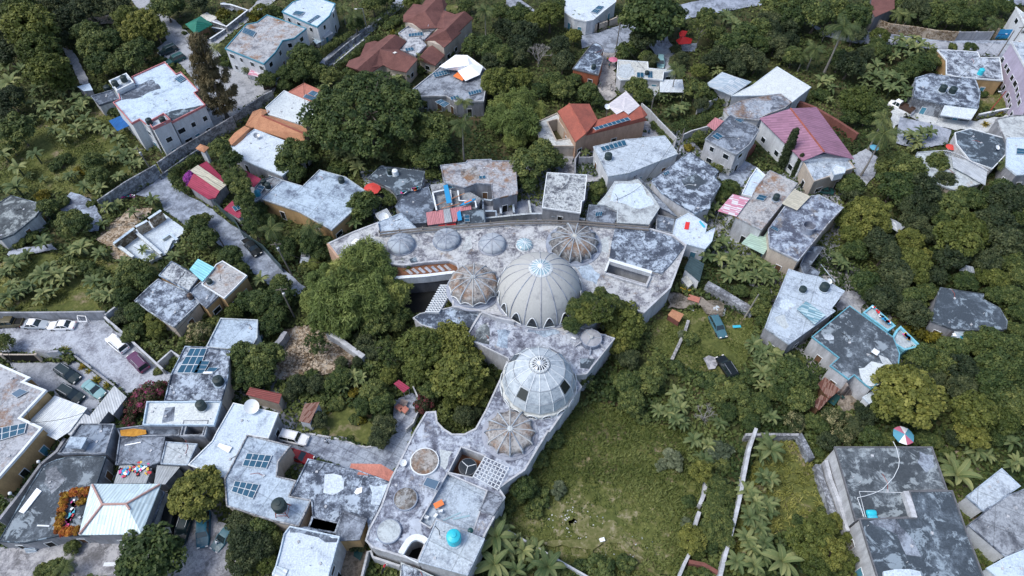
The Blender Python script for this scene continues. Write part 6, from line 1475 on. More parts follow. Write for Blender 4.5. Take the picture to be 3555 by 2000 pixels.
# domes
def D(o, x, y, zf, px, **k):
    return at('O', x, y, zf), wr_('O', px/2, x, y, zf)
def low(c, z): return Vector((c.x, c.y, z))
c, r = D(0, 1357, 737, 5.6, 210)
dome('largest pale ribbed dome with pointed arch windows and glass lantern', 'the largest dome', low(c, V5), r, r*.97, 16, 'dome_beige', 'dome_grey', .6, 1.0, .10, arches=(16, 1.9, 2.1, .5), lantern=(1.95, .75, 'glass_pale', 16))
c, r = D(0, 1355, 958, 6.3, 182)
dd = dome('white faceted dome with dark panes and round lantern', 'the white faceted dome', low(c, V5), r, r*.93, 16, 'dome_white', 'rim_white', 1.1, .95, .075, bands=3, facet=True, lantern=(1.45, .6, 'glass_dark', 16), rim='dome_white')
for k, (a0, nm) in enumerate(((-2.35, 'dark'), (-.75, 'dark'), (2.2, 'dark'), (.9, 'dark'))):
    n = 16; kk = round((a0/(2*math.pi)*n)); q = []
    for ff, qq, zz in ((.1, .915, .39), (.9, .915, .39), (.9, .73, .66), (.1, .73, .66)):
        e0, e1 = [Vector((math.cos(2*math.pi*(kk+e)/n), math.sin(2*math.pi*(kk+e)/n), 0))*r*qq for e in (0, 1)]; v = e0.lerp(e1, ff); v += v.normalized()*.05
        q.append(Vector((c.x+v.x, c.y+v.y, V5+1.1+zz*r*.93+.05)))
    MB().poly(q).build('dark_pane', 'glass_dark', dd)
for i in range(16):
    a = 2*math.pi*(i+.5)/16; rr = r*1.06; hw = .8; t_ = Vector((-math.sin(a), math.cos(a), 0)); o_ = c.copy(); o_.z = V5+.12; o_ = o_+Vector((math.cos(a), math.sin(a), 0))*rr
    arc = [o_+t_*hw*math.cos(j*math.pi/8)+Vector((0, 0, .8*math.sin(j*math.pi/8))) for j in range(9)]
    fr = MB().tube(arc+[arc[0]], .07, 5).tube([arc[0], o_+t_*.35+Vector((0, 0, .7)), o_, o_-t_*.35+Vector((0, 0, .7)), arc[8]], .04, 4).build('arch_window', 'rim_white', dd)
    MB().poly(arc).build('pane', 'glass_dark', fr)
c, r = D(0, 1443, 617, V5, 124)
dome('rusty umbrella dome with raised white ribs beside the largest dome', 'the rusty umbrella dome', low(c, V5), r, 2.2, 14, 'dome_rust', 'dome_beige', .25, .55, .13, lobes=.10, ribout=.16, rim='dome_grey')
c, r = D(0, 1192, 722, V5+.6, 124)
dome('scalloped brown umbrella dome with arched edges left of the largest dome', 'the scalloped brown dome', low(c, V5), r, 2.5, 12, 'dome_rust', 'dome_beige', .25, .5, .12, lobes=.05, lobe_drop=.55, ribout=.14, rim='dome_grey', posts=.5)
c, r = D(0, 1283, 1092, V5, 126)
dome('low rust-stained umbrella dome on the terrace below the white dome', 'the low terrace dome', low(c, V5), r, 1.5, 12, 'dome_rust', 'dome_beige', .22, .5, .12, lobes=.12, ribout=.12, rim='dome_grey')
for x, y, lb in ((1010, 618, 'leftmost of the three small grey ribbed domes'), (1124, 606, 'middle of the three small grey ribbed domes'), (1238, 618, 'rightmost of the three small grey ribbed domes')):
    c, r = D(0, x, y, V5, 67); dome(lb, None, low(c, V5), r, 1.2, 8, 'dome_beige', 'dome_grey', .45, .7, .09, group='three small grey ribbed domes')
c, r = D(0, 1319, 618, V5, 40)
dome('tiny starry glass rooflight between the small domes', None, low(c, V5), r, .7, 12, 'glass_pale', 'rim_white', .25, .7, .07, name='rooflight')
c, r = D(0, 1486, 858, V5+.2, 54)
root = disc('raised grey concrete wheel on splayed legs', low(c, V5+.2), r, .9, 'dome_grey')
for i in range(6):
    a = i*math.pi/3+.4; MB().bar(c+Vector((math.cos(a)*r, math.sin(a)*r, .8)), c+Vector((math.cos(a)*r*1.6, math.sin(a)*r*1.6, .1)), .2).build('leg', 'dome_grey', root)
for i in range(3):
    a = i*2*math.pi/3; MB().bar(c+Vector((0, 0, 1.0)), c+Vector((math.cos(a)*r*.9, math.sin(a)*r*.9, .95)), .12).build('spoke', 'dome_beige', root)
MB().lathe([(.35, 1.0), (.3, 1.25), (.05, 1.3)], c, 16).build('hub', 'dome_beige', root)
for x, y, px, lb, mt in ((1685, 292, 290, 'largest round roof drum, rust-brown and white-rimmed', 'disc_rust'), (1495, 662, 244, 'middle round roof drum with brown blotches', 'disc_rust'), (1330, 985, 248, 'smooth pale round roof drum nearest the bottom edge', 'roof_beige')):
    p = at('B4', x, y, V5+.3); disc(lb, Vector((p.x, p.y, V5)), wr_('B4', px/2, x, y, V5+.3), .35, mt, 'rim_white' if px > 280 else 'dome_grey')
p = at('B4', 2115, 345, 4.0); root = disc('dark ring skylight sunk in the villa court', Vector((p.x, p.y, 2.4)), wr_('B4', 92, 2115, 345, 4), 1.6, 'glass_dark', 'wall_dark', name='ring_skylight')
for i in range(3):
    a = .3+i*2.094; MB().bar(Vector((p.x, p.y, 4.1)), Vector((p.x+math.cos(a)*1.15, p.y+math.sin(a)*1.15, 4.05)), .08).build('glazing_bar', 'rim_white', root)
# pergola grid
q = P('B4', [(2282, 246), (2522, 352), (2412, 572), (2168, 440)], V5+.45); root = empty('pergola', centroid(q, V5), 'white pergola grid beside the sunken villa court', 'pergola')
for i in range(8): MB().bar(q[0].lerp(q[1], i/7), q[3].lerp(q[2], i/7), .09).build('slat', 'rim_white', root)
for i in range(7): MB().bar(q[0].lerp(q[3], i/6), q[1].lerp(q[2], i/6), .09).build('slat', 'rim_white', root)
for a in q: MB().bar(a, a-Vector((0, 0, .45)), .12).build('post', 'rim_white', root)
# curved white frame
L = P('B4', [(1440, 1215), (1475, 1150), (1525, 1085), (1560, 1050), (1610, 1035), (1670, 1048), (1712, 1075)], V5+.5); l2 = [a+Vector((.0, -.45, 0)) for a in L]
wall_line('thick curved white frame around the small roof opening', 'B4', [(1448, 1205), (1485, 1140), (1530, 1075), (1565, 1050), (1612, 1040), (1668, 1058), (1705, 1085)], V5+.6, .8, 'rim_white', 'curved_frame', 'frame', z0=V5)
wall_line('thin white rail below the curved roof opening', 'B4', [(1455, 1205), (1540, 1260), (1625, 1300)], V5+.35, .12, 'rim_white', 'rail', 'rail', z0=V5)
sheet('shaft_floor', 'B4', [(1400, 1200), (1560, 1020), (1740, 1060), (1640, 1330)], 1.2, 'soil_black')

for t, pts, m_ in (('B2', [(1140, 930), (1230, 920), (1320, 1000), (1330, 1080), (1230, 1070), (1150, 1000)], 'roof_beige'), ('B2', [(2080, 920), (2150, 900), (2160, 1040), (2060, 1070)], 'roof_beige'), ('C2', [(880, 960), (990, 900), (985, 1080), (900, 1070)], 'roof_beige'), ('C2', [(640, 1200), (760, 1180), (900, 1300), (860, 1400), (720, 1330)], 'roof_pale'),
                   ('B2', [(1540, 1140), (1600, 1130), (1640, 1190), (1560, 1200)], 'roof_dark'), ('B4', [(1260, 1010), (1180, 1090), (1400, 1180), (1330, 1120)], 'roof_white'), ('B4', [(1840, 170), (1960, 200), (1900, 380), (1830, 330)], 'roof_beige'), ('C3', [(200, 340), (420, 370), (500, 450), (340, 480), (170, 440)], 'roof_pale'),
                   ('C3', [(700, 700), (850, 690), (800, 810), (700, 790)], 'roof_dark'), ('B3', [(2420, 420), (2540, 440), (2520, 600), (2400, 570)], 'roof_pale'), ('B3', [(2180, 430), (2300, 350), (2340, 560), (2200, 520)], 'roof_dark')):
    patch(t, pts, V5+(.2 if t in ('C3', 'B3') else 0), m_)
# ------------------------------------------------------------------ panels, tanks, dishes
S = solar
S('single dark solar panel on the pink-edged white house', 'A1', [(1730, 785), (1795, 745), (1850, 782), (1785, 820)], 7.2, 4, 1)
S('dark solar panels on the rusty roof near the street', 'A1', [(2402, 320), (2425, 272), (2545, 318), (2515, 365)], 6.0, 4, 1)
S('left solar panels on the far white two-storey house', 'B1', [(368, 140), (405, 106), (497, 118), (462, 150)], 6.0, 4, 1)
S('right slanting solar panels on the far white two-storey house', 'B1', [(515, 218), (620, 148), (648, 156), (540, 226)], 6.0, 6, 1)
S('solar row between the two maroon roofs', 'B1', [(1525, 335), (1668, 316), (1670, 352), (1528, 362)], 4.0, 5, 1)
S('small solar panels in front of the maroon link roof', 'B1', [(1490, 480), (1570, 468), (1580, 498), (1500, 508)], 4.0, 3, 1)
S('solar panels under the white tarp tent', 'B1', [(1765, 725), (1920, 690), (1940, 730), (1785, 768)], 4.0, 6, 2)
S('long solar row at the right of the white-tarp house', 'B1', [(2115, 915), (2240, 885), (2255, 915), (2130, 948)], 4.0, 5, 1)
S('short solar row at the front of the white-tarp house', 'B1', [(1938, 965), (2020, 945), (2035, 975), (1955, 995)], 4.0, 3, 1)
S('solar array over the back stairs of the white-tarp house', 'B1', [(1790, 1010), (1850, 985), (1935, 1030), (1880, 1065)], 4.0, 4, 2)
S('upper right array on the coral roof', 'B1', [(525, 930), (570, 898), (692, 945), (655, 985)], 4.3, 4, 2)
S('lower left array on the coral roof', 'B1', [(478, 965), (505, 935), (630, 978), (602, 1010)], 4.3, 5, 1)
S('lower right array on the coral roof', 'B1', [(625, 1012), (655, 975), (737, 1000), (695, 1040)], 4.3, 3, 2)
S('solar panels on the top edge white house', 'C1', [(805, 118), (880, 55), (935, 62), (865, 135)], 4.0, 2, 3)
S('left blue panel pair on the alley roof', 'C1', [(1262, 718), (1330, 720), (1332, 768), (1262, 768)], 3.4, 2, 1)
S('right blue panel pair on the alley roof', 'C1', [(1372, 705), (1418, 708), (1416, 776), (1372, 772)], 3.4, 2, 1)
S('long solar row on the red tiled roof', 'C1', [(830, 1268), (1170, 1165), (1198, 1190), (855, 1292)], 6.3, 8, 1)
S('blue solar panel on the two-storey grey house', 'C1', [(2005, 1352), (2060, 1315), (2122, 1355), (2065, 1390)], 6.0, 2, 1)
S('small dark panel at the back of the two-storey grey house', 'C1', [(2235, 1190), (2250, 1178), (2325, 1190), (2300, 1220)], 6.0, 2, 1)
S('fan of solar panels at the end of the pink metal roof', 'D2', [(408, 92), (560, 35), (722, 72), (455, 132)], 5.3, 8, 1)
S('solar panel at the right edge white roof', 'D2', [(2500, 98), (2505, 40), (2620, 50), (2620, 100)], 4.2, 2, 1)
S('big blue solar array, upper part of the parking-side roof', 'A3', [(1890, 598), (2058, 598), (1962, 845), (1752, 845)], 4.4, 3, 3)
S('three stacked panels beside the big blue solar array', 'A3', [(1990, 722), (2088, 726), (2020, 848), (1920, 848)], 4.4, 1, 3)
S('dark solar water heater panel beside the big array', 'A3', [(2075, 790), (2175, 792), (2130, 830), (2050, 826)], 4.4, 1, 1)
S('small tilted panel on the white-edged left house', 'A3', [(108, 1052), (195, 998), (278, 1028), (165, 1090)], 4.6, 1, 1, mat='solar_grey')
S('large blue array on the white-edged left house', 'A3', [(-60, 1400), (265, 1338), (240, 1440), (-60, 1530)], 4.6, 4, 2)
S('upper dark array on the twin solar roof', 'A4', [(2455, 208), (2700, 232), (2645, 362), (2408, 335)], 4.5, 4, 2)
S('lower dark array on the twin solar roof', 'A4', [(2335, 484), (2576, 520), (2510, 662), (2300, 590)], 4.5, 4, 2)
S('small dark panel strip on the orange-stained roof', 'B2', [(2225, 320), (2290, 312), (2292, 338), (2228, 346)], 4.4, 2, 1)
S('blue panel pair beside the blue tarps', 'B2', [(1905, 388), (1998, 374), (2010, 432), (1920, 444)], 3.6, 2, 1)
S('single solar panel on the dark slab by the pipes', 'B2', [(2082, 706), (2130, 704), (2136, 770), (2085, 774)], 3.4, 1, 2)
S('solar panels on the small gabled hut', 'C2', [(855, 678), (922, 670), (912, 712), (848, 720)], 3.5, 3, 1)
S('long solar strip on the pale patchy roof', 'C2', [(895, 32), (1140, -40), (1165, 8), (925, 72)], 4.6, 6, 1)
S('tiny blue panel on the heavily mottled roof', 'C2', [(1522, 292), (1575, 265), (1588, 285), (1540, 312)], 4.6, 3, 1)
S('solar panel pair on the pink awning house', 'C2', [(2442, 545), (2478, 500), (2558, 520), (2518, 565)], 5.6, 2, 1)
S('small solar panel on the round cistern roof', 'D2', [(50, 828), (70, 812), (148, 848), (128, 870)], 5.2, 2, 1)
S('pale solar panel on red legs in the villa terrace', 'B4', [(1708, 448), (1835, 490), (1792, 575), (1668, 525)], V5, 1, 1, .9, 'solar_grey')
S('small blue-grey panel beside the white tent on the villa', 'B2', [(1040, 1005), (1070, 988), (1082, 1000), (1052, 1016)], V5, 1, 1)
S('dark panel at the small crimson roof', 'A2', [(2305, 625), (2362, 598), (2395, 640), (2338, 668)], 3.2, 2, 1)
S('solar panel on the grey landing by the crimson roof', 'B2', [(0, 462), (40, 405), (100, 425), (60, 480)], 3.8, 2, 1)
S('white rooflight panel on the near maroon roof', 'B1', [(1368, 525), (1392, 512), (1412, 520), (1388, 532)], 5.9, 1, 1, mat='lamp_glass')

T = tank
T('left black tank in the upper tower of the pink-edged house', 'A1', 1158, 862, 8.0, .65, 1.3)
T('right black tank in the upper tower of the pink-edged house', 'A1', 1245, 815, 8.0, .65, 1.4)
T('left black tank on the front stair tower', 'A1', 1495, 1235, 8.2, .6, 1.3)
T('right black tank on the front stair tower', 'A1', 1625, 1215, 8.2, .6, 1.1)
T('black tank on the ground left of the pink-edged house', 'A1', 1085, 915, 0, .75, 1.6)
T('back black tank above the crimson roof', 'B2', 98, 405, 3.6, .55, 1.2)
T('front black tank above the crimson roof', 'B2', 138, 440, 3.6, .55, 1.2)
T('blue tank on the grey landing', 'B2', 35, 515, 3.6, .55, 1.2, 'tank_blue')
T('black tank on the ochre veranda house', 'B2', 865, 385, 4.0, .6, 1.2)
T('black tank beside the white one on the dark roof', 'B2', 1345, 305, 3.6, .5, 1.3)
T('squat white tank on the dark roof', 'B2', 1395, 305, 3.6, .6, 1.1, 'tank_white')
T('black tank in the yard of the orange-stained roof', 'B2', 2305, 480, .6, .65, 2.4)
T('black tank on a round plinth by the solar strip', 'C2', 975, 150, 4.6, .75, 1.3)
T('black tank beside the pale roof of the pink awning house', 'D2', 105, 555, 5.6, .6, 1.2)
T('left black tank of the twin black tank house', 'D1', 1755, 910, 4.0, .75, 1.5)
T('right black tank of the twin black tank house', 'D1', 1855, 925, 4.0, .75, 1.4)
T('cyan tank on the ochre-ended white house', 'D1', 2130, 745, 4.2, .6, 1.5, 'tank_cyan')
T('dark tank on the rounded corner building', 'C1', 830, 690, 3.8, .55, 1.1)
T('dark tank between the alley blue panels', 'C1', 1358, 745, 3.4, .5, .9)
T('big black tank on the solar house edge', 'A3', 2185, 945, 4.4, .78, 1.3)
T('black tank on the streaky grey and white roof', 'A3', 2015, 1190, 4.8, .72, 1.4)
T('white cylinder heater beside the big solar array', 'A3', 2075, 850, 4.4, .22, 1.6, 'tank_white', lying=True)
T('rusty tank beside the cyan-roofed house front', 'A3', 1905, 110, 3.6, .45, 1.2, 'car_brown')
T('dark tanks on the right roof of the cyan-roofed house', 'A2', 2090, 1385, 4.4, .5, .8, 'tank_black')
T('black tank on a red steel tower above the white roof', 'B4', 285, 790, 4.5, .95, 1.5, 'tank_black', stand=1.6)
T('bright cyan water tank on the raised corner roof', 'B4', 1982, 1075, V5+.7, .95, 1.9, 'tank_cyan')
T('upper cyan barrel lying on the big dark roof', 'D4', 1045, 815, 5.0, .42, 1.3, 'tank_cyan', lying=True)
T('lower pale cyan barrel lying on the big dark roof', 'D4', 1058, 860, 5.0, .38, 1.3, 'plastic_cyan', lying=True)
T('black tank at the back of the striped skylight roof', 'D3', 580, 15, 4.8, .75, 1.3)
T('smaller black tank at the back of the striped skylight roof', 'D3', 370, 30, 4.8, .6, .8)
T('dark barrel on the sunken villa terrace', 'B4', 2145, 1000, 4.3, .38, .9, 'car_green')
for lb, t, x, y, z, r, h in (('open round concrete cistern on the mottled roof', 'D2', 418, 865, 5.2, 1.15, 1.5),):
    p = at(t, x, y, z); root = empty('round_cistern', p, lb, 'cistern'); MB().lathe([(r, 0), (r, h), (r*.86, h), (r*.84, .2), (.02, .2)], p, 28, cap=False).build('shell', 'dome_grey', root); landmark('the round cistern', [p])
for lb, t, x, y, z, r, mt in (('large pale dish between the maroon roofs', 'B1', 1760, 300, 4.0, 1.0, 'tank_white'), ('smaller dish beside the large one on the maroon link', 'B1', 1718, 275, 4.0, .6, 'tank_white'), ('large white dish on red frame at the white roof', 'A3', 2515, 1200, 4.2, 1.1, 'tank_white'),
        ('white dish on the pale blue tin canopy', 'B2', 1285, 755, 3.3, .9, 'tank_white'), ('small dish on the courtyard roof, right side', 'D2', 2290, 62, 3.4, .5, 'tank_white'), ('dish on the white roof below the orange tiles', 'B1', 25, 1375, 3.6, .6, 'steel'),
        ('white dish at the roof edge of the red tiled house', 'C1', 962, 1090, 5.4, .6, 'tank_white'), ('small white dish on the villa terrace edge', 'B4', 1478, 325, V5, .5, 'tank_white'), ('tiny dish on the roof of the striped skylight house', 'D3', 625, -40, 4.8, .5, 'tank_white')):
    dish(lb, t, x, y, z, r, mt)
umbrella('round red parasol beside the dark twin-tank roof', 'B2', 1160, 425, 1.7, ['umbrella_red'], 3.4)
umbrella('pink parasol at the top of the alley', 'C1', 1028, 580, 1.1, ['umbrella_pink'], 2.4)
umbrella('blue, white and pink striped parasol above the big dark roof', 'D4', 1392, 20, 1.55, ['umbrella_blue', 'tarp_white', 'umbrella_pink', 'umbrella_blue'], 2.6)
umbrella('bright blue parasol beside the coconut palm', 'D2', 1095, 25, .95, ['umbrella_blue'], 2.4)
umbrella('red parasol by the curved balustrade', 'D2', 1855, 20, 1.0, ['umbrella_red'], 2.4)
canopy('grey tent cloth stretched under the right trees', 'D2', [(1225, 728, 2.6), (1300, 760, 3.4), (1400, 820, 2.6), (1325, 875, 2.4), (1210, 805, 2.6)], 2.6, 'metal_silver', 'tent_cloth', 'tent', lmk='the grey tent cloth')
canopy('dark shade cloth under the far right trees', 'D2', [(1930, 1255, 2.4), (2000, 1205, 3.2), (2070, 1220, 3), (2098, 1290, 2.4), (2020, 1275, 3)], 2.4, 'metal_grey', 'shade_cloth', 'tent')
canopy('red corrugated shelter in the garden', 'B3', [(1378, 950), (1430, 912), (1540, 990), (1475, 1040)], 2.6, 'metal_crimson', 'garden_shelter', 'shelter', lmk='the red garden shelter')
shed('maroon corrugated roof over the garden store', 'B3', [(-90, 1060), (-50, 985), (268, 1052), (238, 1150)], 3.0, 'metal_maroon', 'wall_cream', lmk='the maroon store roof')
shed('rust-red tin roof with a burnt patch in the garden', 'B3', [(435, 1322), (495, 1150), (645, 1130), (545, 1345)], 2.8, 'metal_rust', 'wall_white', lmk='the rust-red garden roof')
canopy('white cloth tent on the villa roof', 'B2', [(955, 985, 5.9), (1003, 937, 6.2), (1072, 968, 6.0), (1000, 1020, 5.8)], 5.9, 'tarp_white', 'roof_tent', 'tent', base=5.0)
canopy('orange-red shade sail nearer the trees in the car court', 'C1', [(1650, 400, 2.8), (1720, 360, 4.0), (1815, 385, 3.0), (1800, 432, 2.6), (1680, 440, 2.6)], 3, 'tarp_red', 'shade_sail', 'shade sail', lmk='the red shade sails')
canopy('smaller red shade sail at the back of the car court', 'C1', [(1680, 330, 3), (1710, 302, 3.6), (1765, 310, 3), (1740, 360, 2.8), (1690, 370, 2.8)], 3, 'tarp_red', 'shade_sail', 'shade sail')
canopy('red cloth drying on the white patchy roof', 'C2', [(1748, 772), (1790, 778), (1775, 850), (1732, 845)], 3.9, 'tarp_red', 'red_cloth', 'cloth', posts=False, thick=.03, base=3.8)
canopy('teal plank lying on the red cloth roof', 'C2', [(1878, 770), (1895, 762), (1945, 822), (1928, 832)], 3.9, 'plastic_cyan', 'teal_plank', 'plank', posts=False, base=3.8)
p = at('B2', 2110, 580, 4.3); root = empty('kayak', p, 'blue and orange kayak lying on the half-built roof', 'kayak')
a, b_ = at('B2', 2035, 610, 4.3), at('B2', 2195, 540, 4.3); d = (b_-a).normalized(); s = Vector((-d.y, d.x, 0)); m = MB(); vs = []
for i in range(9):
    t_ = i/8; w = .42*math.sin(math.pi*min(.98, max(.03, t_))); c_ = a.lerp(b_, t_); vs += [c_-s*w, c_-s*w*.6-Vector((0, 0, .25)), c_+s*w*.6-Vector((0, 0, .25)), c_+s*w, c_+Vector((0, 0, .05))]
m.add(vs, [(i*5+j, i*5+(j+1) % 5, (i+1)*5+(j+1) % 5, (i+1)*5+j) for i in range(8) for j in range(5)]); m.build('hull', 'tarp_blue', root)
MB().bar(a.lerp(b_, .3)+Vector((0, 0, .08)), a.lerp(b_, .75)+Vector((0, 0, .08)), .3, .06).build('seat_well', 'tarp_orange', root)

# gates
p0, p1 = at('A3', 100, 740, 0), at('A3', 435, 740, 0); root = empty('sliding_gate', (p0+p1)/2, 'black sliding gate at the top of the forecourt', 'gate')
up = Vector((0, 0, 2.4)); MB().bar(p0+up*.5, p1+up*.5, .1, 2.3).build('leaf', 'soil_black', root); MB().bar(p0+up, p1+up, .2, .15).build('top_rail', 'wall_cream', root)
for q in (p0, p1): MB().box((q.x, q.y, 1.3), (.4, .4, 2.6)).build('gatepost', 'wall_cream', root)
p0, p1 = at('D1', 2275, 392, 0), at('D1', 2450, 392, 0); root = empty('metal_gate', (p0+p1)/2, 'blue double-leaf metal gate on the far road', 'gate'); landmark('the blue gate', [p0])
mid = (p0+p1)/2
for k, (a, b_) in enumerate(((p0, mid-Vector((.04, 0, 0))), (mid+Vector((.04, 0, 0)), p1))):
    lf = MB().bar(a+Vector((0, 0, 1.4)), b_+Vector((0, 0, 1.4)), .1, 2.6).build('leaf', 'tarp_blue', root)
    MB().bar(a+Vector((0, -.07, 1.4)), b_+Vector((0, -.07, 1.4)), .05, .12).build('rail', 'metal_blue', lf)
MB().lathe([(.25, 0), (.25, .06)], mid+Vector((0, -.1, 1.6)), 14).build('emblem', 'tank_white', root)
for q in (p0-Vector((.25, 0, 0)), p1+Vector((.25, 0, 0))): MB().box((q.x, q.y, 1.5), (.45, .45, 3.0)).build('gatepost', 'rubble', root)
p0, p1 = at('B1', 95, 905, 0), at('B1', 215, 870, 0); root = empty('dark_gate', (p0+p1)/2, 'dark brown metal gate below the plaza trees', 'gate')
MB().bar(p0+Vector((0, 0, 1.4)), p1+Vector((0, 0, 1.4)), .12, 2.8).build('leaf', 'car_brown', root)

# vehicles
car('black-green SUV parked nearest the spreading olive crown', 'A1', 1670, 505, 1600, 535, 'suv', 'car_dark')
car('teal-green SUV parked beside the plaza behind the black one', 'A1', 1745, 592, 1680, 620, 'suv', 'car_green')
car('silver-blue car half hidden by the wispy brown tree', 'A1', 1972, 822, 1990, 880, 'sedan', 'car_silver')
car('black pickup with silver load cover on the lower street', 'A2', 2505, 1025, 2560, 1090, 'pickup', 'car_black', bed='car_silver')
car('white car under the dark trees by the green fence', 'B2', 515, 1095, 500, 1140, 'sedan', 'car_silver')
car('silver-blue estate parked in the car court', 'C1', 1497, 622, 1497, 690, 'suv', 'car_pale_teal')
car('olive pickup at the left end of the parking row', 'A3', 95, 345, -40, 350, 'pickup', 'car_olive')
car('silver saloon between the olive pickup and the white saloon', 'A3', 348, 358, 480, 362, 'sedan', 'car_silver', roofp='car_white')
car('white saloon at the right end of the parking row', 'A3', 610, 370, 480, 372, 'sedan', 'car_white')
car('white SUV with black rear beside the sloping wall', 'A3', 1165, 552, 1080, 480, 'suv', 'car_white', bed=None)
car('purple SUV with striped roof rack behind the white SUV', 'A3', 1372, 735, 1290, 650, 'suv', 'car_purple')
car('upper of the two black SUVs in the forecourt', 'A3', 678, 855, 790, 930, 'suv', 'car_dark')
car('lower of the two black SUVs in the forecourt', 'A3', 708, 1055, 820, 1120, 'suv', 'car_dark')
car('pale teal saloon beside the yellow rosettes', 'A3', 930, 1005, 1020, 1070, 'sedan', 'car_pale_teal')
car('white off-road wagon at the top of the driveway', 'B4', 395, 62, 520, 90, 'jeep', 'car_white')
car('red car with a rusty roof on the driveway', 'B4', 438, 240, 520, 265, 'sedan', 'car_red', roofp='car_red')
car('dark green van leftmost in the row by the hipped roof', 'A4', 1692, 890, 1665, 1010, 'van', 'car_black')
car('black SUV with a silver windscreen cover between van and blue truck', 'A4', 1830, 950, 1805, 1030, 'suv', 'car_dark')
car('blue pickup right of the black SUV', 'A4', 2025, 970, 2020, 1060, 'pickup', 'car_blue')
car('teal car rightmost in the row under the dark tree', 'A4', 2235, 1035, 2190, 1090, 'sedan', 'car_teal')
car('pale teal estate car parked on the grass', 'C3', 2068, 378, 2115, 470, 'wagon', 'car_teal', roofp='car_teal')
car('black SUV parked on the grass beside pale gravel', 'C3', 2158, 792, 2110, 720, 'suv', 'car_black')
car('white truck with a brown bed on the pale track', 'D1', 1350, 1075, 1260, 1030, 'truck', 'car_white', bed='car_brown')
car('teal car parked below the white annex', 'D2', 572, 452, 500, 440, 'sedan', 'car_green')
# people
person('person in a white shirt walking on the paved driveway', 'B4', 725, 120, -.9, 'tarp_white', 'soil_black', (.2, -.2), .2)
person('person in a white shirt bending over the teal car', 'A4', 2170, 1130, .9, 'tarp_white', 'car_blue', (.6, .5), .05, bend=.6)
person('person in a yellow shirt at the top of the alley', 'C1', 968, 625, -1.4, 'plastic_yellow', 'car_blue', (.1, .1), .15)
person('person in a red shirt beside the pink parasol', 'C1', 1002, 650, -1.2, 'plastic_red', 'soil_black', (.3, .2), .1)
person('person in dark clothes farther down the alley', 'C1', 985, 690, -1.6, 'car_blue', 'soil_black', (.1, 0), .12)
person('person in a blue shirt walking along the stone retaining wall', 'D1', 1318, 352, -1.2, 'tarp_blue', 'car_blue', (.2, -.2), .22)
person('person in teal beside the rusty shack', 'D3', 748, 1120, -2.4, 'car_green', 'soil_black', (.5, .4), .08)
person('person walking near the grey block wall, red roof behind', 'C1', 1375, 1350, -1.5, 'car_blue', 'soil_black', (.2, -.1), .15)
# motorcycle
def motorcycle(label, t, x, y, ang, paint):
    p = at(t, x, y, 0); root = empty('motorcycle', (0, 0, 0), label, 'motorcycle')
    for X in (-.65, .65):
        w = MB(); k = 16; vs = [(X+.30*math.cos(2*math.pi*j/k), yy, .30+.30*math.sin(2*math.pi*j/k)) for yy in (-.05, .05) for j in range(k)]
        w.add(vs, [(j, (j+1) % k, k+(j+1) % k, k+j) for j in range(k)]+[tuple(range(k))[::-1], tuple(range(k, 2*k))]); w.build('wheel', 'rubber', root)
    MB().tube([(-.6, 0, .35), (-.2, 0, .55), (.25, 0, .75), (.6, 0, .4)], [.05, .12, .1, .04], 6).build('frame', 'steel', root)
    MB().tube([(-.1, 0, .78), (.1, 0, .85), (.35, 0, .82)], [.08, .16, .08], 8).build('fuel_tank', paint, root)
    MB().tube([(-.7, 0, .82), (-.3, 0, .78), (0, 0, .76)], [.08, .12, .08], 6).build('seat', 'soil_black', root)
    MB().tube([(.3, -.35, .98), (.42, 0, .95), (.3, .35, .98)], .025, 5).build('handlebar', 'steel', root)
    root.location = (p.x, p.y, .02+_z[0]); root.rotation_euler = (0, 0, ang)
motorcycle('red and white motorcycle parked in the walled concrete court', 'B4', 1300, 1370, 1.2, 'plastic_red')
motorcycle('dark motorcycle leaning at the side of the alley', 'C1', 893, 885, 1.5, 'car_green')
motorcycle('black motorcycle near the foot of the alley', 'C1', 1000, 900, 1.4, 'car_black')

# small things
def chair(label, t, x, y, z, ang, mat='tank_white'):
    p = at(t, x, y, z); root = empty('plastic_chair', (0, 0, 0), label, 'chair', 'white chairs on the villa terrace')
    MB().box((0, 0, .44), (.5, .5, .05)).build('seat', mat, root); MB().box((-.24, 0, .72), (.05, .48, .5)).build('backrest', mat, root)
    for sx in (-1, 1):
        for sy in (-1, 1): MB().bar((sx*.21, sy*.21, 0), (sx*.21, sy*.21, .42), .05).build('leg', mat, root)
    for sy in (-1, 1): MB().bar((-.2, sy*.25, .66), (.2, sy*.25, .66), .05).build('armrest', mat, root)
    root.location = p; root.rotation_euler = (0, 0, ang)
chair('blue-grey reclining chair at the left of the terrace chairs', 'B4', 1712, 860, V5-.74, 1.2, 'tank_white')
chair('white chair lying in the middle of the terrace chairs', 'B4', 1800, 845, V5-.74, 2.5)
chair('white chair at the right of the terrace chairs', 'B4', 1850, 800, V5-.74, 1.8)
def table(label, t, x, y, z, w, d, h, top, ang=0, leg='wood'):
    p = at(t, x, y, z); root = empty('table', (0, 0, 0), label, 'table')
    MB().box((0, 0, h), (w, d, .06)).build('tabletop', top, root)
    for sx in (-1, 1):
        for sy in (-1, 1): MB().bar((sx*w*.44, sy*d*.42, 0), (sx*w*.44, sy*d*.42, h), .07).build('leg', leg, root)
    root.location = p; root.rotation_euler = (0, 0, ang)
table('orange table on the sunken villa terrace', 'B4', 1830, 735, V5-.74, 1.3, .8, .7, 'tarp_orange', .5)
table('wooden table with red top in the dirt yard', 'C3', 1820, 130, 0, 2.0, 1.2, .75, 'tile_coral', -.4)
table('yellow wooden crate table by the villa wall corner', 'C3', 1735, 35, 0, 1.6, 1.2, .8, 'plastic_yellow', .3)
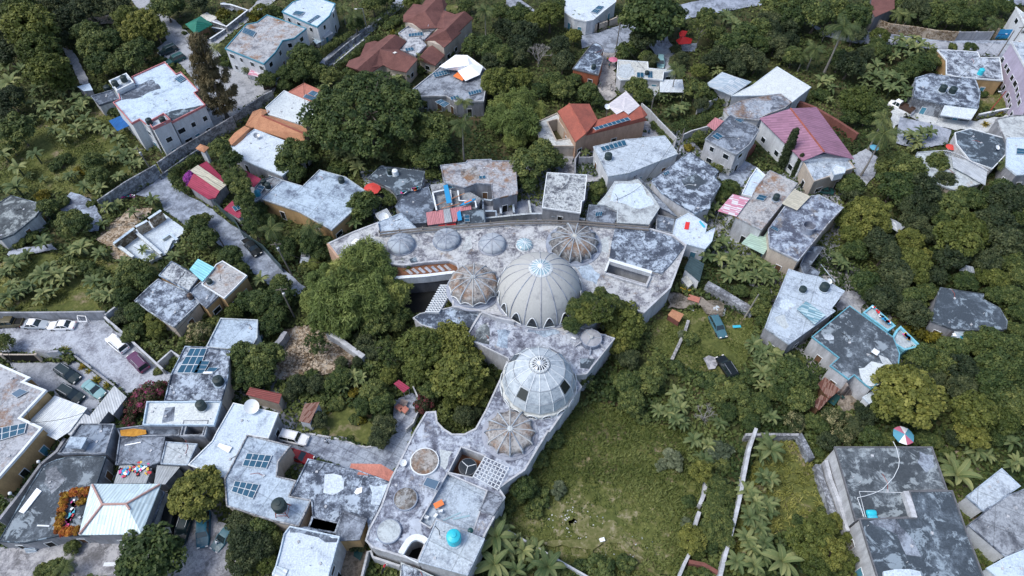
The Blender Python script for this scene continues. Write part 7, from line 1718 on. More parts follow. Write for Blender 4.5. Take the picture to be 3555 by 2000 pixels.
table('white laundry table on the cyan-edged dark roof', 'D3', 1085, 655, 4.8, 1.0, 1.0, .6, 'tank_white', .8)
table('table strewn with basins beside the rusty shack', 'D3', 670, 1125, 0, 2.2, 1.2, .75, 'car_green', .8)
def crate(label, t, pts, h, topm, side, name='crate', cat='box'):
    p = ccw(P(t, pts, h)); root = empty(name, centroid(p, 0), label, cat)
    MB().prism(p, .02, h).build('side', side, root); q = offset(p, -.08); MB().prism(q, h, h+.12, bottom=True).build('lid', topm, root)
crate('rusty steel container lying in the car yard', 'C3', [(1575, 270), (1615, 220), (1722, 265), (1680, 335)], 1.5, 'tile_orange', 'wall_rust', 'rusty_container', 'container')
crate('left brick box with a pink lid on the patio', 'B3', [(1392, 1185), (1425, 1158), (1465, 1180), (1445, 1225)], 1.0, 'tile_coral', 'wall_cream', 'barbecue_box')
crate('right brick box with a pink lid on the patio', 'B3', [(1448, 1205), (1495, 1178), (1525, 1205), (1490, 1245)], 1.0, 'tile_coral', 'wall_cream', 'barbecue_box')
crate('pale framed planter behind the brick boxes', 'B3', [(1430, 1160), (1458, 1110), (1518, 1130), (1492, 1182)], .8, 'wood_deck', 'wall_white', 'planter_box', 'planter')
crate('dark green bin box in the yard by the bottom white house', 'B4', [(985, 1230), (995, 1180), (1070, 1195), (1045, 1270)], 1.0, 'car_green', 'wall_dark', 'bin_box', 'bin')
crate('grey water box beside the blue-rimmed tarp', 'C2', [(760, 770), (800, 755), (835, 775), (790, 800)], 2.0, 'soil_black', 'wall_dark', 'water_box', 'box')
crate('pale plank box near the dark tin shed', 'C2', [(1705, 1345), (1755, 1310), (1812, 1390), (1775, 1425)], 1.6, 'roof_beige', 'wall_grey', 'plank_box', 'box')
for nm, lb, t, x, y, z, n, mats, sp in (('laundry', 'multicoloured clothes spread over the grey tin roof', 'A4', 1340, 375, 3.1, 60, ('plastic_pink', 'plastic_yellow', 'tarp_white', 'plastic_cyan', 'plastic_red', 'soil_black', 'tarp_blue'), (1.9, .9)),):
    root = empty('laundry', at(t, x, y, z), lb, 'laundry'); q = random.Random(3); c = at(t, x, y, z)
    for mt in mats:
        for _ in range(n//len(mats)):
            s_ = q.uniform(.15, .38); X = c.x+q.gauss(0, sp[0]*.55); Y = c.y+q.gauss(0, sp[1]*.55)+.25*(X-c.x); MB().box((X, Y, z+.05+q.uniform(0, .08)), (s_*1.6, s_, .06), q.uniform(0, 3)).build('garment', mt, root)
for lb, t, pts, z, mats in (('row of clothes drying along the edge of the curved roof terrace', 'A4', [(740, 680), (700, 830), (655, 960)], 3.75, ('soil_black', 'tarp_white', 'plastic_cyan', 'plastic_red', 'plastic_pink')),
        ('clothes laid out on the street wall corner', 'A2', [(1215, 525), (1270, 510), (1330, 520)], 1.0, ('plastic_pink', 'tarp_white', 'plastic_cyan', 'car_purple')),
        ('clothes hung along the first cyan terrace wall', 'D3', [(1080, 190), (1170, 290), (1270, 380)], 3.9, ('tarp_red', 'soil_black', 'tarp_white', 'tarp_blue')),
        ('clothes on the second cyan terrace wall', 'D3', [(1385, 440), (1430, 510)], 3.9, ('plastic_pink', 'plastic_yellow', 'tarp_blue')),
        ('white sacks strewn on the tin and board shack', 'D3', [(1890, 470), (2000, 500), (2150, 440), (2270, 440)], 3.5, ('tarp_white', 'tarp_white', 'plastic_cyan')),
        ('white and teal clothes drying on the left yard', 'A2', [(760, 530), (800, 560), (830, 590), (700, 595)], .5, ('tarp_white', 'plastic_cyan', 'tarp_white', 'plastic_pink')),
        ('clothes line along the back of the smooth grey slab', 'B2', [(1410, 510), (1500, 470), (1620, 440)], 3.9, ('tarp_white', 'plastic_cyan', 'plastic_pink', 'tarp_orange'))):
    L = P(t, pts, z); root = empty('clothes_row', centroid(L, z), lb, 'clothes'); q = random.Random(len(lb))
    for i, mt in enumerate(mats):
        for _ in range(4):
            k = q.randrange(len(L)-1); c = L[k].lerp(L[k+1], q.random()); MB().box((c.x+q.uniform(-.2, .2), c.y+q.uniform(-.2, .2), z), (q.uniform(.3, .7), q.uniform(.25, .5), .08), q.uniform(0, 3)).build('garment', mt, root)
for lb, t, a, b_, z, w, mt in (('long board lying on the concrete yard roof', 'A4', (1240, 132), (1400, 102), 3.3, .18, 'tarp_white'), ('pair of poles lying on the grass, upper one', 'C3', (1680, 145), (1835, 215), .2, .15, 'roof_pale'), ('pair of poles lying on the grass, lower one', 'C3', (1675, 158), (1828, 226), .2, .15, 'roof_pale'),
        ('white pipe on the dark curved roof', 'A4', (370, 928), (490, 934), 3.8, .2, 'rim_white'), ('white plank on the white-edged terrace by the fallen antenna', 'A4', (1300, 1310), (1030, 1315), .6, .5, 'rim_white'),
        ('glass strip lying on the sunken terrace, upper', 'B4', (1870, 880), (2045, 800), V5-.7, .2, 'glass_pale'), ('glass strip lying on the sunken terrace, lower', 'B4', (1970, 865), (2135, 830), V5-.7, .25, 'glass_pale'),
        ('white roll on the villa middle roof', 'C3', (612, 490), (655, 505), V5+.4, .3, 'tarp_white'), ('metal sheet standing by the fridge on the grass', 'C3', (2215, 385), (2295, 380), .3, .5, 'plastic_cyan'),
        ('rusty rod across the half-built roof', 'B2', (1800, 610), (2085, 490), 4.1, .12, 'tile_orange'), ('second rusty rod across the half-built roof', 'B2', (1850, 640), (2050, 590), 4.1, .12, 'tile_orange'),
        ('fallen white pole by the lower grey roofs', 'D2', (515, 1145), (700, 1370), .8, .16, 'roof_pale')):
    A, B = at(t, *a, z), at(t, *b_, z); o = MB().bar(A, B, w, .08).build('plank' if w > .15 else 'rod', mt); tag(o, lb, 'plank')
# white-sheet stack on dark curved roof, triangular sheet on white roof
canopy('white boards stacked on the dark curved roof', 'A4', [(185, 790), (365, 555), (412, 585), (290, 740), (235, 808)], 3.8, 'tarp_white', 'board_stack', 'boards', posts=False, thick=.15, base=3.6)
canopy('loose triangular white sheet on the bright white roof', 'A4', [(2158, 140), (2180, 110), (2305, 150), (2268, 208)], 4.3, 'tarp_white', 'loose_sheet', 'sheet', posts=False, base=4.0)
canopy('rusted metal sheet stack on the bottom white house', 'B4', [(170, 1400), (205, 1325), (330, 1365), (300, 1431), (170, 1450)], 6.2, 'metal_panels', 'sheet_stack', 'sheets', posts=False, thick=.15, base=6)
canopy('white paint tray on the mottled driveway roof', 'B4', [(985, 600), (1010, 560), (1068, 545), (1062, 600), (1010, 622)], 4.55, 'tarp_white', 'loose_sheet', 'sheet', posts=False, base=4.4)
# white pipe frame on the big dark roof
root = empty('pipe_frame', at('D4', 1000, 700, 5), 'white water pipe curving and framing the big dark roof', 'pipe')
MB().tube(P('D4', [(1275, 92), (1310, 160), (1338, 280), (1330, 350), (1280, 450), (1170, 570), (1080, 610), (1000, 635), (920, 652)], 5.4), .045, 5).build('pipe', 'rim_white', root)
MB().tube(P('D4', [(920, 652), (985, 842)], 5.3), .045, 5).tube(P('D4', [(1390, 602), (938, 590), (1002, 842)], 5.3), .045, 5).build('pipe', 'rim_white', root)
wall_line('sloping white-grey stair beam on the big dark roof', 'D4', [(1405, 585), (1455, 720), (1490, 845)], 6.0, .7, 'wall_pale', 'stair_beam', 'beam', z0=5.0)
house('white stained round-ended slab at the bottom of the dark roof', None, 'D4', [(1180, 1385), (1300, 1362), (1440, 1362), (1545, 1385), (1570, 1480), (1190, 1480)], 6.1, 'roof_white', 'wall_white', 0, win=0, clutter=0, z0=5.5, over=.05, name='white_slab', cat='roof slab')
# steps
def steps(label, t, a, b_, w, n, h0, h1, mat='roof_beige'):
    A, B = at(t, *a, h0), at(t, *b_, h1); root = empty('stairs', (A.x, A.y, 0), label, 'stairs')
    d = Vector((B.x-A.x, B.y-A.y, 0)); L = d.length; d.normalize(); ang = math.atan2(d.y, d.x)
    for i in range(n):
        z = h0+(h1-h0)*(i+1)/n; c = A+d*L*(i+.5)/n
        MB().box((c.x, c.y, z/2), (L/n*.995, w, z), ang).build('step', mat, root)
steps('wooden-toned stairs down from the cyan-edged roof', 'D3', (850, 1030), (800, 930), 1.6, 9, .2, 3.6, 'wood_deck')
steps('concrete steps below the dark curved roof', 'A4', (330, 1220), (290, 1150), 1.4, 5, .1, 1.4, 'roof_pale')
# poles and lamps
pole('dark utility pole in front of the far road', 'C1', 1048, 545, 8.5, (.1, 0)); pole('utility pole leaning at the lower street corner', 'A2', 1560, 350, 8.5, (-.4, -.2))
pole('leaning pole with transformer by the green mesh fence', 'B2', 375, 1315, 8.5, (-1.0, .5)); pole('pole beside the gravel yard with hanging cables', 'B3', 395, 295, 7.5, (-.6, .6))
pole('silver street lamp on the lane hedge', 'B1', 1125, 345, 7.0, (-.2, 0), 0, True, 'steel', 'street_lamp', 'street lamp'); pole('tall dark pole in front of the lilac block', 'D1', 2365, 565, 8.0, (.6, .3)); pole('second pole left of the lilac block', 'D1', 2310, 570, 7.0, (.2, .2), 0)
pole('thin pole at the end of the lower grey wall', 'C2', 1665, 95, 6.5, (.2, 0), 0); pole('grey pole beside the block wall behind the red roofs', 'C1', 1385, 1190, 6, (0, 0), 0); pole('short post standing by the street ruin tree', 'A2', 2235, 1030, 4.5, (-.6, .3), 0)
pole('leaning wooden post in the car yard', 'C3', 2330, 300, 6.0, (.9, .6), 0, False, 'bark_pale'); pole('rusty lamp post by the yellow shrub wall', 'D1', 2210, 1140, 6, (1.0, .4), 0, True, 'red_steel', 'street_lamp', 'street lamp')
def cable(label, t, pts, sag=.6):
    P_ = [at(t if not isinstance(p[0], str) else p[0], *p[-3:-1], p[-1]) for p in pts]; L = []
    for a, b_ in zip(P_[:-1], P_[1:]):
        for i in range(9): f = i/8; q = a.lerp(b_, f); q.z -= sag*4*f*(1-f); L.append(q)
    tag(MB().tube(L, .035, 3).build('cable', 'soil_black'), label, 'cable')
cable('cable slung from the leaning pole along the green fence', 'B2', [(230, 1040, 8), (-300, 300, 8)], 1.0)
cable('cable slung across the white carport', 'A3', [(60, 600, 5), (300, 1340, 5), (830, 1240, 4)], .6)
cable('cable over the planted court to the solar house', 'A3', [(1480, 640, 3), (1700, 480, 5), (1980, 150, 5)], .3)
cable('cable from the far road pole to the alley roof', 'C1', [(1055, 300, 8), (1340, 690, 4)], .6)
cable('cable across the lane to the lamp', 'B1', [(1100, 240, 6), (480, 800, 5), (490, 1250, 5)], .8)
for lb, t, pts, sg in (('cable looping over the crimson garage roofs', 'A2', [(1560, 110, 8), (2050, 330, 5), (2500, 560, 6)], .8), ('cable crossing the street beside the black pickup', 'B2', [(230, 1050, 8), (640, 1180, 6)], .5), ('cable from the alley corner to the top edge house', 'C1', [(1052, 300, 8), (800, 120, 5)], .5),
        ('cable running to the twin black tank house', 'D1', [(2365, 340, 8), (1900, 800, 5)], .7), ('cable between the mottled roofs behind the villa', 'C2', [(1665, -80, 6), (1300, 420, 4.5), (1030, 560, 4.5)], .5), ('cable over the yard of the striped skylight roof', 'D2', [(520, 1150, 2), (350, 1380, 5.5)], .3)):
    cable(lb, t, pts, sg)
for lb, x, y in (('round white lamp on the left wall corner', 383, 295), ('round white lamp farther down the left wall', 100, 610)):
    p = at('A4', x, y, 3.0); root = empty('wall_lamp', p, lb, 'lamp'); MB().tube([(p.x, p.y, 0), p], .05, 6).build('post', 'steel', root); MB().lathe([(.05, -.2), (.2, -.1), (.26, .05), (.18, .22), (.02, .28)], p, 12).build('globe', 'tank_white', root, True)
wall_line('grey wall running down the left of the dark curved roof', 'A4', [(640, 60), (560, 190), (400, 320), (200, 600), (-20, 880)], 2.2, .4, 'wall_grey')
p = at('C4', 915, 1080, .2); o = MB().box(p+Vector((0, 0, .25)), (.7, .5, .5), .3).build('white_sack', 'tarp_white'); tag(o, 'single white sack lying on the brown field path', 'sack')
# football goal frame on the parking wall
L = P('A3', [(765, 275), (850, 280), (865, 335), (780, 332)], 1.8); root = empty('steel_frame', centroid(L, 0), 'small white steel frame leaning by the parking wall', 'frame'); m = MB()
for i in range(4): m.bar(L[i], L[(i+1) % 4], .1)
for a in L: m.bar(a, Vector((a.x, a.y, 0)), .06)
m.build('tubes', 'white_paint', root)
# balustrade
L = P('D2', [(1700, 70), (1800, 66), (1900, 92), (1980, 130), (2060, 175), (2222, 265)], 4.3); root = empty('balustrade', centroid(L, 3.4), 'curved grey balustrade beside the pale blue tin roof', 'balustrade')
MB().tube(L, .12, 5).build('handrail', 'wall_pale', root); m = MB()
for a, b_ in zip(L[:-1], L[1:]):
    n = int((b_-a).length/.35)
    for i in range(n): q = a.lerp(b_, i/n); m.bar(q-Vector((0, 0, .85)), q, .12)
bb = m.build('balusters', 'wall_pale', root); bb['kind'] = 'stuff'
# ------------------------------------------------------------------ plants, tile by tile
plants('A1', 'L 230,160,190 340,290,260 420,500,210 500,720,215 ; D 60,60,160 100,330,150 60,520,150 560,60,150 700,180,150 860,50,160 1180,60,120 620,270,130 620,400,110 100,980,150 60,1150,120 ; M 870,340,150 950,470,170 1100,420,150 1000,640,140 1100,650,120 1400,500,130 1300,610,165 170,1290,180 ; L 1270,190,140 640,840,110 ; O 1430,240,190 1560,330,120 1330,340,160 ; M 1640,80,140 1750,60,100 1560,20,60 ; D 1980,30,90 ; Y 2215,150,65 2530,160,65 2400,120,40')
plants('A1', 'C 2105,790,190 ; P 2140,470,90 2440,690,60 ; S 2240,610,90 2340,640,60 1150,1100,80 1090,1090,60 1600,600,50 1700,660,45 1840,270,35 1830,330,30 2020,330,60')
plants('A1', 'B 110,830,140 220,700,110 60,650,120 400,800,100 370,880,90 450,1080,100 560,1040,95 640,910,95 760,980,110 820,1060,95 500,1160,95 640,1170,100 720,1120,90 860,1190,110 540,1300,100 650,1360,100 760,1280,95 920,1240,95 1010,1290,90 1090,1330,95 1180,1400,100 870,1000,80 700,890,90 330,1040,90 300,1180,80')
plants('A2', 'B 360,115,120 180,240,130 40,110,110 160,430,150 570,350,45 700,330,90 850,430,100 1000,440,100 1180,340,90 1100,130,100 1180,60,100 1250,130,100 1300,210,90 1340,100,100 1380,200,90 1520,560,100 1060,640,100 1130,640,80 1180,600,70 1330,690,90 1020,800,90 800,1040,140 430,980,110 150,1190,130 270,1100,90 420,1300,130 540,1310,130 640,1290,120 500,1220,100 60,1290,100 930,1370,120 1060,1390,100 1000,1090,110 1430,1060,80 1520,1130,60 1740,1120,90 1240,1180,90 300,310,60 430,350,60 300,1400,110 120,1400,100')
plants('A2', 'M 930,190,120 970,320,110 120,50,80 480,640,110 700,770,140 800,810,120 1330,1260,160 1450,1330,130 1230,1380,110 ; S 560,220,80 640,160,80 620,580,80 200,980,80 320,920,80 2180,1090,80 900,600,50 700,1180,110 850,1240,110 1000,1290,90 ; Y 800,270,60 430,520,70 ; M 1950,830,120 2030,940,140 2020,760,80 2290,1130,120 2400,1260,90 2190,60,120,7 2290,170,120,7 2330,320,115,7.5 2400,430,115,7 2430,570,110,6 2490,700,90,5 2500,800,100,4.5 ; P 2550,880,80')
hedge('dark_hedge', 'thick dark hedge along the street, upper arm by the gatehouse', 'A2', [(1700, 215), (1830, 160), (1970, 100)], 2.2, 1.8)
hedge('dark_hedge', 'thick dark hedge along the street, lower arm by the crimson garage', 'A2', [(1690, 240), (1720, 340), (1780, 400), (1850, 440)], 2.2, 1.8)
plants('A2', 'Q 1895,335,75 ; Q 1880,400,40')
plants('B1', 'G 60,110,80 ; S 205,110,75 ; Y 30,170,50 ; P 870,70,100 980,150,120 ; M 1010,250,90 1170,50,110 1300,10,90 500,590,165 420,660,120 560,560,90 640,720,110 330,740,110 130,800,100 470,740,110 740,760,110 960,740,100 300,850,70 ; L 1560,30,90 ; S 1390,210,70 1340,260,70 1210,720,70 1130,770,60 1650,700,60 1940,560,60 1500,280,50 ; Y 1370,325,35 905,565,40')
hedge('garden_hedge', 'planted hedge beside the far white two-storey house', 'B1', [(660, 470), (780, 400), (930, 310)], 2.4, 2.4)
hedge('garden_hedge', 'clipped hedge on the villa side of the lane', 'B1', [(820, 640), (980, 500), (1110, 390), (1230, 330)], 2.0, 2.0)
hedge('garden_hedge', 'long hedge along the upper end of the lane', 'B1', [(1150, 210), (1300, 110), (1430, 10)], 2.4, 2.4)
plants('B1', 'R 1090,1130,610')
plants('B1', 'M 1740,1270,190 1830,1370,140 2170,470,130 2330,480,140 2460,560,130 2440,120,110 2540,300,100 2100,60,80 1680,1000,80 ; D 2480,290,120 2350,620,110 2420,640,90 ; O 2410,820,185 ; H 2290,120,120 2080,1000,110 2060,1250,160 ; P 1660,560,85 ; F 2490,1080,130 2440,1210,150 ; M 2560,980,100 1050,1000,50')
plants('B1', 'B 830,850,80 720,860,90 950,850,90 1300,850,90 1400,800,100 1470,760,100 1350,900,90 1470,700,70 1560,1400,90 600,1400,60')
plants('B2', 'M 400,120,175 330,220,130 420,300,110 1540,100,120 1800,90,170 1700,170,120 1330,460,80 1340,560,80 1080,610,165 1000,690,100 560,1000,130 320,1020,110 420,930,100 640,1100,90 700,990,90 40,660,100 140,760,80 330,1110,80 ; S 830,250,110 1760,310,90 750,1190,60 500,1230,80 1700,760,40 ; B 1180,120,90 960,150,100 1030,240,120 850,110,100 1300,150,90 1200,520,90 1000,800,110 840,790,80 540,760,50 60,1350,110 ; P 160,840,150 560,850,140 ; M 260,1410,120 2530,590,60 ; S 210,1000,70 600,1290,50')
plants('B2', 'F 1110,1190,230 1200,1330,210 900,1330,190 700,1380,160 1470,1290,120 1440,1400,110 590,1200,60')
plants('B3', 'F 920,120,270 760,190,210 1150,140,230 1340,90,180 620,130,140 880,340,170 700,340,130 ; M 80,150,150 250,120,140 200,280,120 130,400,120 100,700,190 60,860,140 1200,330,170 1400,350,110 1150,430,100 1470,280,100 ; A 620,560,150 ; A 1300,600,140 1350,700,120 ; D 1100,540,110 1180,640,90 1060,480,80')
plants('B3', 'G 1660,610,250 1960,550,230 2020,860,280 1610,830,160 ; G 1950,1140,90 2150,1050,150 2290,970,110 2110,700,170 ; O 1800,480,140 ; M 1750,1000,120 2250,1120,80')
plants('B3', 'M 850,880,110 780,950,100 1180,1050,140 1260,1150,130 1080,1180,110 ; D 600,950,100 420,960,110 350,1050,80 640,1310,90 860,740,70 1020,730,60 ; B 980,880,100 1060,900,90 870,990,90 ; L 1330,880,90 ; D 1280,1370,120 ; S 560,870,80 810,1150,85 1000,1300,70 1230,1290,70 700,1010,80 680,1100,70 500,1060,70 ; K 720,1230,50 930,1140,45 850,1080,40 ; Y 1050,1310,60 980,1040,50 1100,980,50 1370,1075,30')
plants('B3', 'V 1690,1150,120 ; D 2080,1270,110 2180,1230,70 ; S 1920,1230,50')
plants('C1', 'G 640,370,90 ; M 100,150,130 780,930,110 850,1000,80 640,800,80 420,820,120 520,890,120 300,900,100 ; L 270,200,120 400,150,150 ; M 490,80,100 ; D 150,320,130 100,450,130 60,560,110 530,620,120 500,450,110 ; O 90,790,150 ; F 90,1060,160 90,1250,180 260,1120,110 60,1390,110 230,1330,90 ; N 290,530,150 ; P 660,150,70 ; S 700,960,70 430,950,70 860,1090,30')
plants('C1', 'M 1400,170,300 1620,170,150 ; D 1330,390,150 1450,330,130 ; M 1150,510,105 1230,470,85 1350,570,80 ; D 1400,600,80 1650,490,65 1700,590,90 1640,620,70 ; A 1900,290,160 1750,290,80 ; M 2060,350,100 2200,450,150 2350,350,140 2480,300,140 2500,450,110 1950,180,110 ; D 2330,560,140 2450,620,120 2100,560,120 1980,610,90 2250,680,110 ; B 2150,180,110 2230,250,110 2060,690,80 ; G 1880,720,95 ; M 1850,910,120 1250,880,125 1330,960,100 1980,950,80 ; B 1550,940,80 1510,970,70 1690,950,70 1600,1120,100 1690,1100,100 1740,1060,80 2150,970,80 2200,1000,70 1470,930,60 ; H 1655,700,115 ; S 2060,1010,80 1340,1310,30 ; D 1900,1030,80 2576,200,130 ; M 2420,890,85 2550,950,60')
hedge('tree_hedge', 'tall bushy hedge behind the two-storey grey house', 'C1', [(1640, 1250), (1780, 1200), (1950, 1150), (2100, 1080)], 3.0, 4.0)
hedge('garden_hedge', 'hedge along the block wall behind the red roofs', 'C1', [(1400, 1200), (1500, 1290), (1620, 1390)], 1.6, 1.6)
plants('C1', 'M 1880,1370,80 ; T 822,1385,18')
plants('D1', 'M 100,80,165 230,180,145 350,60,150 520,160,165 700,100,155 880,200,165 280,560,115 ; D 60,300,120 110,430,120 900,330,120 240,250,120 250,400,100 180,540,90 ; O 1140,360,105 ; M 1120,440,80 980,120,110 ; A 600,330,90 ; P 500,490,130 380,560,90 ; H 780,280,185 ; Y 885,150,30')
plants('D1', 'B 1330,480,100 1400,440,100 1290,560,90 1500,480,100 1420,560,90 1350,400,90 1550,440,90 1480,390,90 1640,470,80 1100,660,110 1000,700,100 1200,760,110 1080,760,110 1170,830,110 960,780,100 1280,760,100 1330,820,100 1250,890,110 1400,900,100 1390,970,90 1450,920,80 560,820,110 620,800,100 660,880,90 1450,1360,110 1560,1330,100 1640,1320,100 1500,1420,100 ; D 850,640,150 1000,540,110 ; M 750,600,120 1080,520,110 1550,640,130 1420,700,110 1640,620,100 1760,640,75 1160,500,90 1680,530,60 ; O 930,1000,190 ; M 1060,1090,140 850,1160,100 1000,1190,80 ; Y 1810,760,40 ; S 550,940,90 2230,1100,60 2430,730,55 2450,930,50 1870,470,50 2160,930,60 ; M 2040,480,70 ; H 1180,1190,140 1170,1350,190 ; K 2190,1240,60 ; B 640,1000,60')
plants('D1', 'P 1340,130,100 1430,160,90 2280,220,90 ; M 1340,60,100 1700,120,120 1850,170,120 2000,190,110 1900,70,100 2080,130,100 2200,100,110 2400,80,90 2300,40,80 ; D 1450,80,120 1560,120,110 1500,20,90 1620,60,90 ; Y 1180,225,35 2220,1120,30 2330,1120,30 2430,1090,30 2520,1080,30 ; M 1640,220,80 2100,240,70')
plants('C2', 'M 200,200,190 330,110,160 450,170,110 180,380,110 2170,450,110 2120,520,90 2230,430,65 ; S 60,530,60 830,520,80 ; M 880,450,85 940,380,60 ; B 750,100,80 ; Y 1780,40,50 ; B 1930,700,120 2040,650,90 1990,1000,130 1900,1060,110 2100,990,120 1960,1120,110 2080,1150,110 2200,1130,110 2240,1230,110 2180,1310,110 2420,1150,120 2500,1220,120 2430,1310,110 2520,1320,110 2300,1180,100 2330,1330,100')
hedge('clipped_hedge', 'clipped dark hedge in front of the two-storey grey house', 'C2', [(1960, 190), (2080, 215), (2220, 230)], 2.0, 2.2)
plants('C3', 'M 650,200,125,7.5 790,130,110,8 1000,130,100,8 620,370,100,7 900,60,80,8 ; G 760,270,130,7.5 900,250,140,8 ; O 1130,340,225 1060,540,150 1240,250,120 1180,520,130 ; D 840,440,80 1180,700,110 1100,660,80 ; M 1420,760,85 1180,950,140 1400,900,145 1200,1130,130 1250,1210,90 ; A 750,930,130 ; S 1500,850,80 1660,800,100 1950,930,115 2150,1000,140 2060,1080,110 2350,1250,120 2400,900,90 2250,920,90 1790,500,85 440,1425,60 1450,1010,90 ; M 2280,1060,120 2480,200,115 2500,80,100 2520,330,90 2300,30,80 ; s 1720,470,60 2300,1200,70 ; N 1950,1250,140 ; Q 860,20,35')
plants('C3', 'B 1650,1050,120 1480,1220,100 1620,1180,110 1570,1240,100 1650,1310,100 1700,1200,110 2080,1340,100 2420,560,120 2500,640,120 2470,700,110 2510,840,120 2560,800,110 2400,600,90 1720,1350,90 ; S 1050,900,70 1000,1050,80 1320,1290,80 ; M 2480,1150,110 2400,1350,100 2160,1230,100')
plants('D2', 'T 235,50,50 322,225,28 ; M 1250,230,155 1400,280,190 1300,420,185 1700,200,125 850,430,135 900,1060,125 1000,1380,155 1850,620,165 2350,430,110 ; D 1550,450,190 1780,370,120 860,500,110 1100,970,155 1200,1090,155 1300,1300,170 1450,620,145 1480,780,125 1850,1130,165 2300,780,190 2400,980,190 2200,1180,145 2400,560,190 1700,1300,105 1650,900,110 1600,650,120 ; L 950,640,125 1090,700,165 950,780,185 1130,800,145 750,740,105 880,900,135 ; O 1470,1180,165 1500,1300,135 1560,1110,95 ; Y 2140,570,90 1760,720,80 1950,500,60 ; M 2080,560,130 1950,520,105 2450,1180,135 2480,700,140 2530,1330,115 2000,1370,115 ; G 1900,960,230 2100,900,155 2010,790,125 ; L 1440,960,125 1400,1060,95 2300,1350,130 2160,1300,95 ; M 1740,760,100 1750,900,90')
plants('D2', 'B 750,1200,110 700,1150,100 780,1110,90 60,1320,110 20,1250,110 ; P 2390,200,90 ; S 2340,160,70 350,310,60 ; P 1180,160,60 ; M 2540,500,100 2250,480,80')
plants('D3', 'S 350,730,60 60,520,70 140,590,60 ; M 260,860,190 400,920,130 330,1100,145 180,1040,115 60,1050,80 460,1040,60 ; W 300,1340,120 690,1290,130 800,1320,90 ; M 480,1330,100 560,1390,90 ; D 1000,1280,110 900,1380,100 950,1180,60 ; O 1400,1070,330 1180,1180,150 ; M 1560,700,155 1850,620,155 1750,750,150 2050,560,145 2250,560,180 2430,600,150 2300,760,190 2480,850,160 1450,730,90 ; D 1480,810,115 1950,820,175 1950,1000,160 1700,900,120 ; M 2250,980,190 2400,1100,175 ; L 2080,1240,225 2000,1350,145 2350,1320,145 ; M 2500,1250,125 1680,650,105 1450,100,145 1620,30,100 2450,80,125 2540,250,105 2500,420,90 1050,60,110 2300,60,110 ; D 1150,100,155 1300,60,125 1480,250,155 1350,200,115 1230,180,80 ; Y 1560,420,110 1700,470,90 1400,420,50')
plants('D3', 'B 60,640,130 110,700,120 80,800,120 80,900,120 20,740,110 250,720,100 60,1290,110 40,1260,100 20,960,100')
plants('D4', 'B 60,170,180 50,470,120 30,790,130 170,1290,230 0,1100,140 2100,190,140 2200,240,110 2450,100,130 2500,300,120 2440,340,100 ; B 1900,440,230 ; W 770,70,125 ; D 620,100,110 2000,50,90 1880,60,90 ; M 1050,60,115 1200,80,90 1600,80,95 540,200,60 ; S 1780,220,85 ; V 1800,280,60 ; M 1700,100,80 1500,80,60 2300,40,100 ; L 2060,40,160 ; L 550,950,155 420,1100,185 650,1200,175 500,1320,155 800,1280,105 700,890,85 850,1060,80 ; N 790,1180,150 ; S 330,1250,80 560,780,50 340,900,80 1000,1330,50')
plants('C4', 'S 440,90,105 280,280,115 60,660,100 290,660,125 240,770,105 900,1360,150 1150,1300,110 700,1330,90 1780,700,80 ; M 130,550,140 ; s 480,580,90 1620,280,115 2080,200,135 1500,330,70 1750,900,60 ; L 1900,400,120 ; M 2050,520,105 2070,650,105 2020,770,115 2150,600,85 2080,880,135 2000,990,135 2120,1060,115 1990,1110,105 2200,760,70 ; L 1800,1070,145 1850,1180,95 ; S 2100,330,90 1950,1370,90 2060,150,60 2150,1180,80')
plants('C4', 'B 380,1340,210 130,1180,150 250,1160,130 60,1390,150 320,1250,120 1830,80,130 1960,130,110 1930,270,110 2520,460,130 2360,600,140 2420,690,140 2380,850,140 2460,820,130 2350,1060,140 2400,1150,140 2250,1290,150 2420,1330,150 2500,1250,140 2550,720,130 2480,960,120')
plants('B4', 'M 80,950,165 180,1080,110 ; L 150,850,110 250,880,90 120,1290,110 ; D 60,1150,160 ; D 1030,1110,85 ; D 1240,70,110 ; S 2520,750,80 1200,1180,40 2150,1140,25 2190,1290,60 950,60,35 700,10,35 ; B 2400,1040,230 2380,1310,230 2530,1120,150 ; X 2230,470,70 2190,490,40 ; Q 2150,510,35')
plants('A4', 'O 1960,610,290 ; O 2380,600,60 ; D 2430,870,165 2450,1090,185 2400,1260,155 ; M 1480,1270,330 1720,1150,110 ; M 720,1150,85 ; P 650,1340,120 ; M 560,1360,110 430,1400,95 ; S 20,740,50 330,310,30 ; K 690,610,60')
for i, (x, y) in enumerate([(650, 640), (740, 605), (820, 600), (870, 600), (640, 700), (630, 770), (610, 840), (600, 910), (590, 970), (640, 1000), (710, 990), (760, 985), (820, 690)]):
    s = SP['X']; p = at('A4', x, y, 3.75); k = wr_('A4', 46, x, y, 3.7)
    root = empty('croton', (p.x, p.y, 3.6), ['large orange', 'small orange', 'red-brown', 'yellow'][i % 4]+' croton in the roof planter, '+['first', 'second', 'third', 'fourth', 'fifth', 'sixth', 'seventh', 'eighth', 'ninth', 'tenth', 'eleventh', 'twelfth', 'last'][i]+' from its top end', 'shrub', 'crotons in the roof planter')
    root.scale = (k, k, k*.9); root.rotation_euler = (0, 0, i)
    for nm, me in s['var'][i % 2]:
        o = bpy.data.objects.new(nm, me); col.objects.link(o); o.parent = root
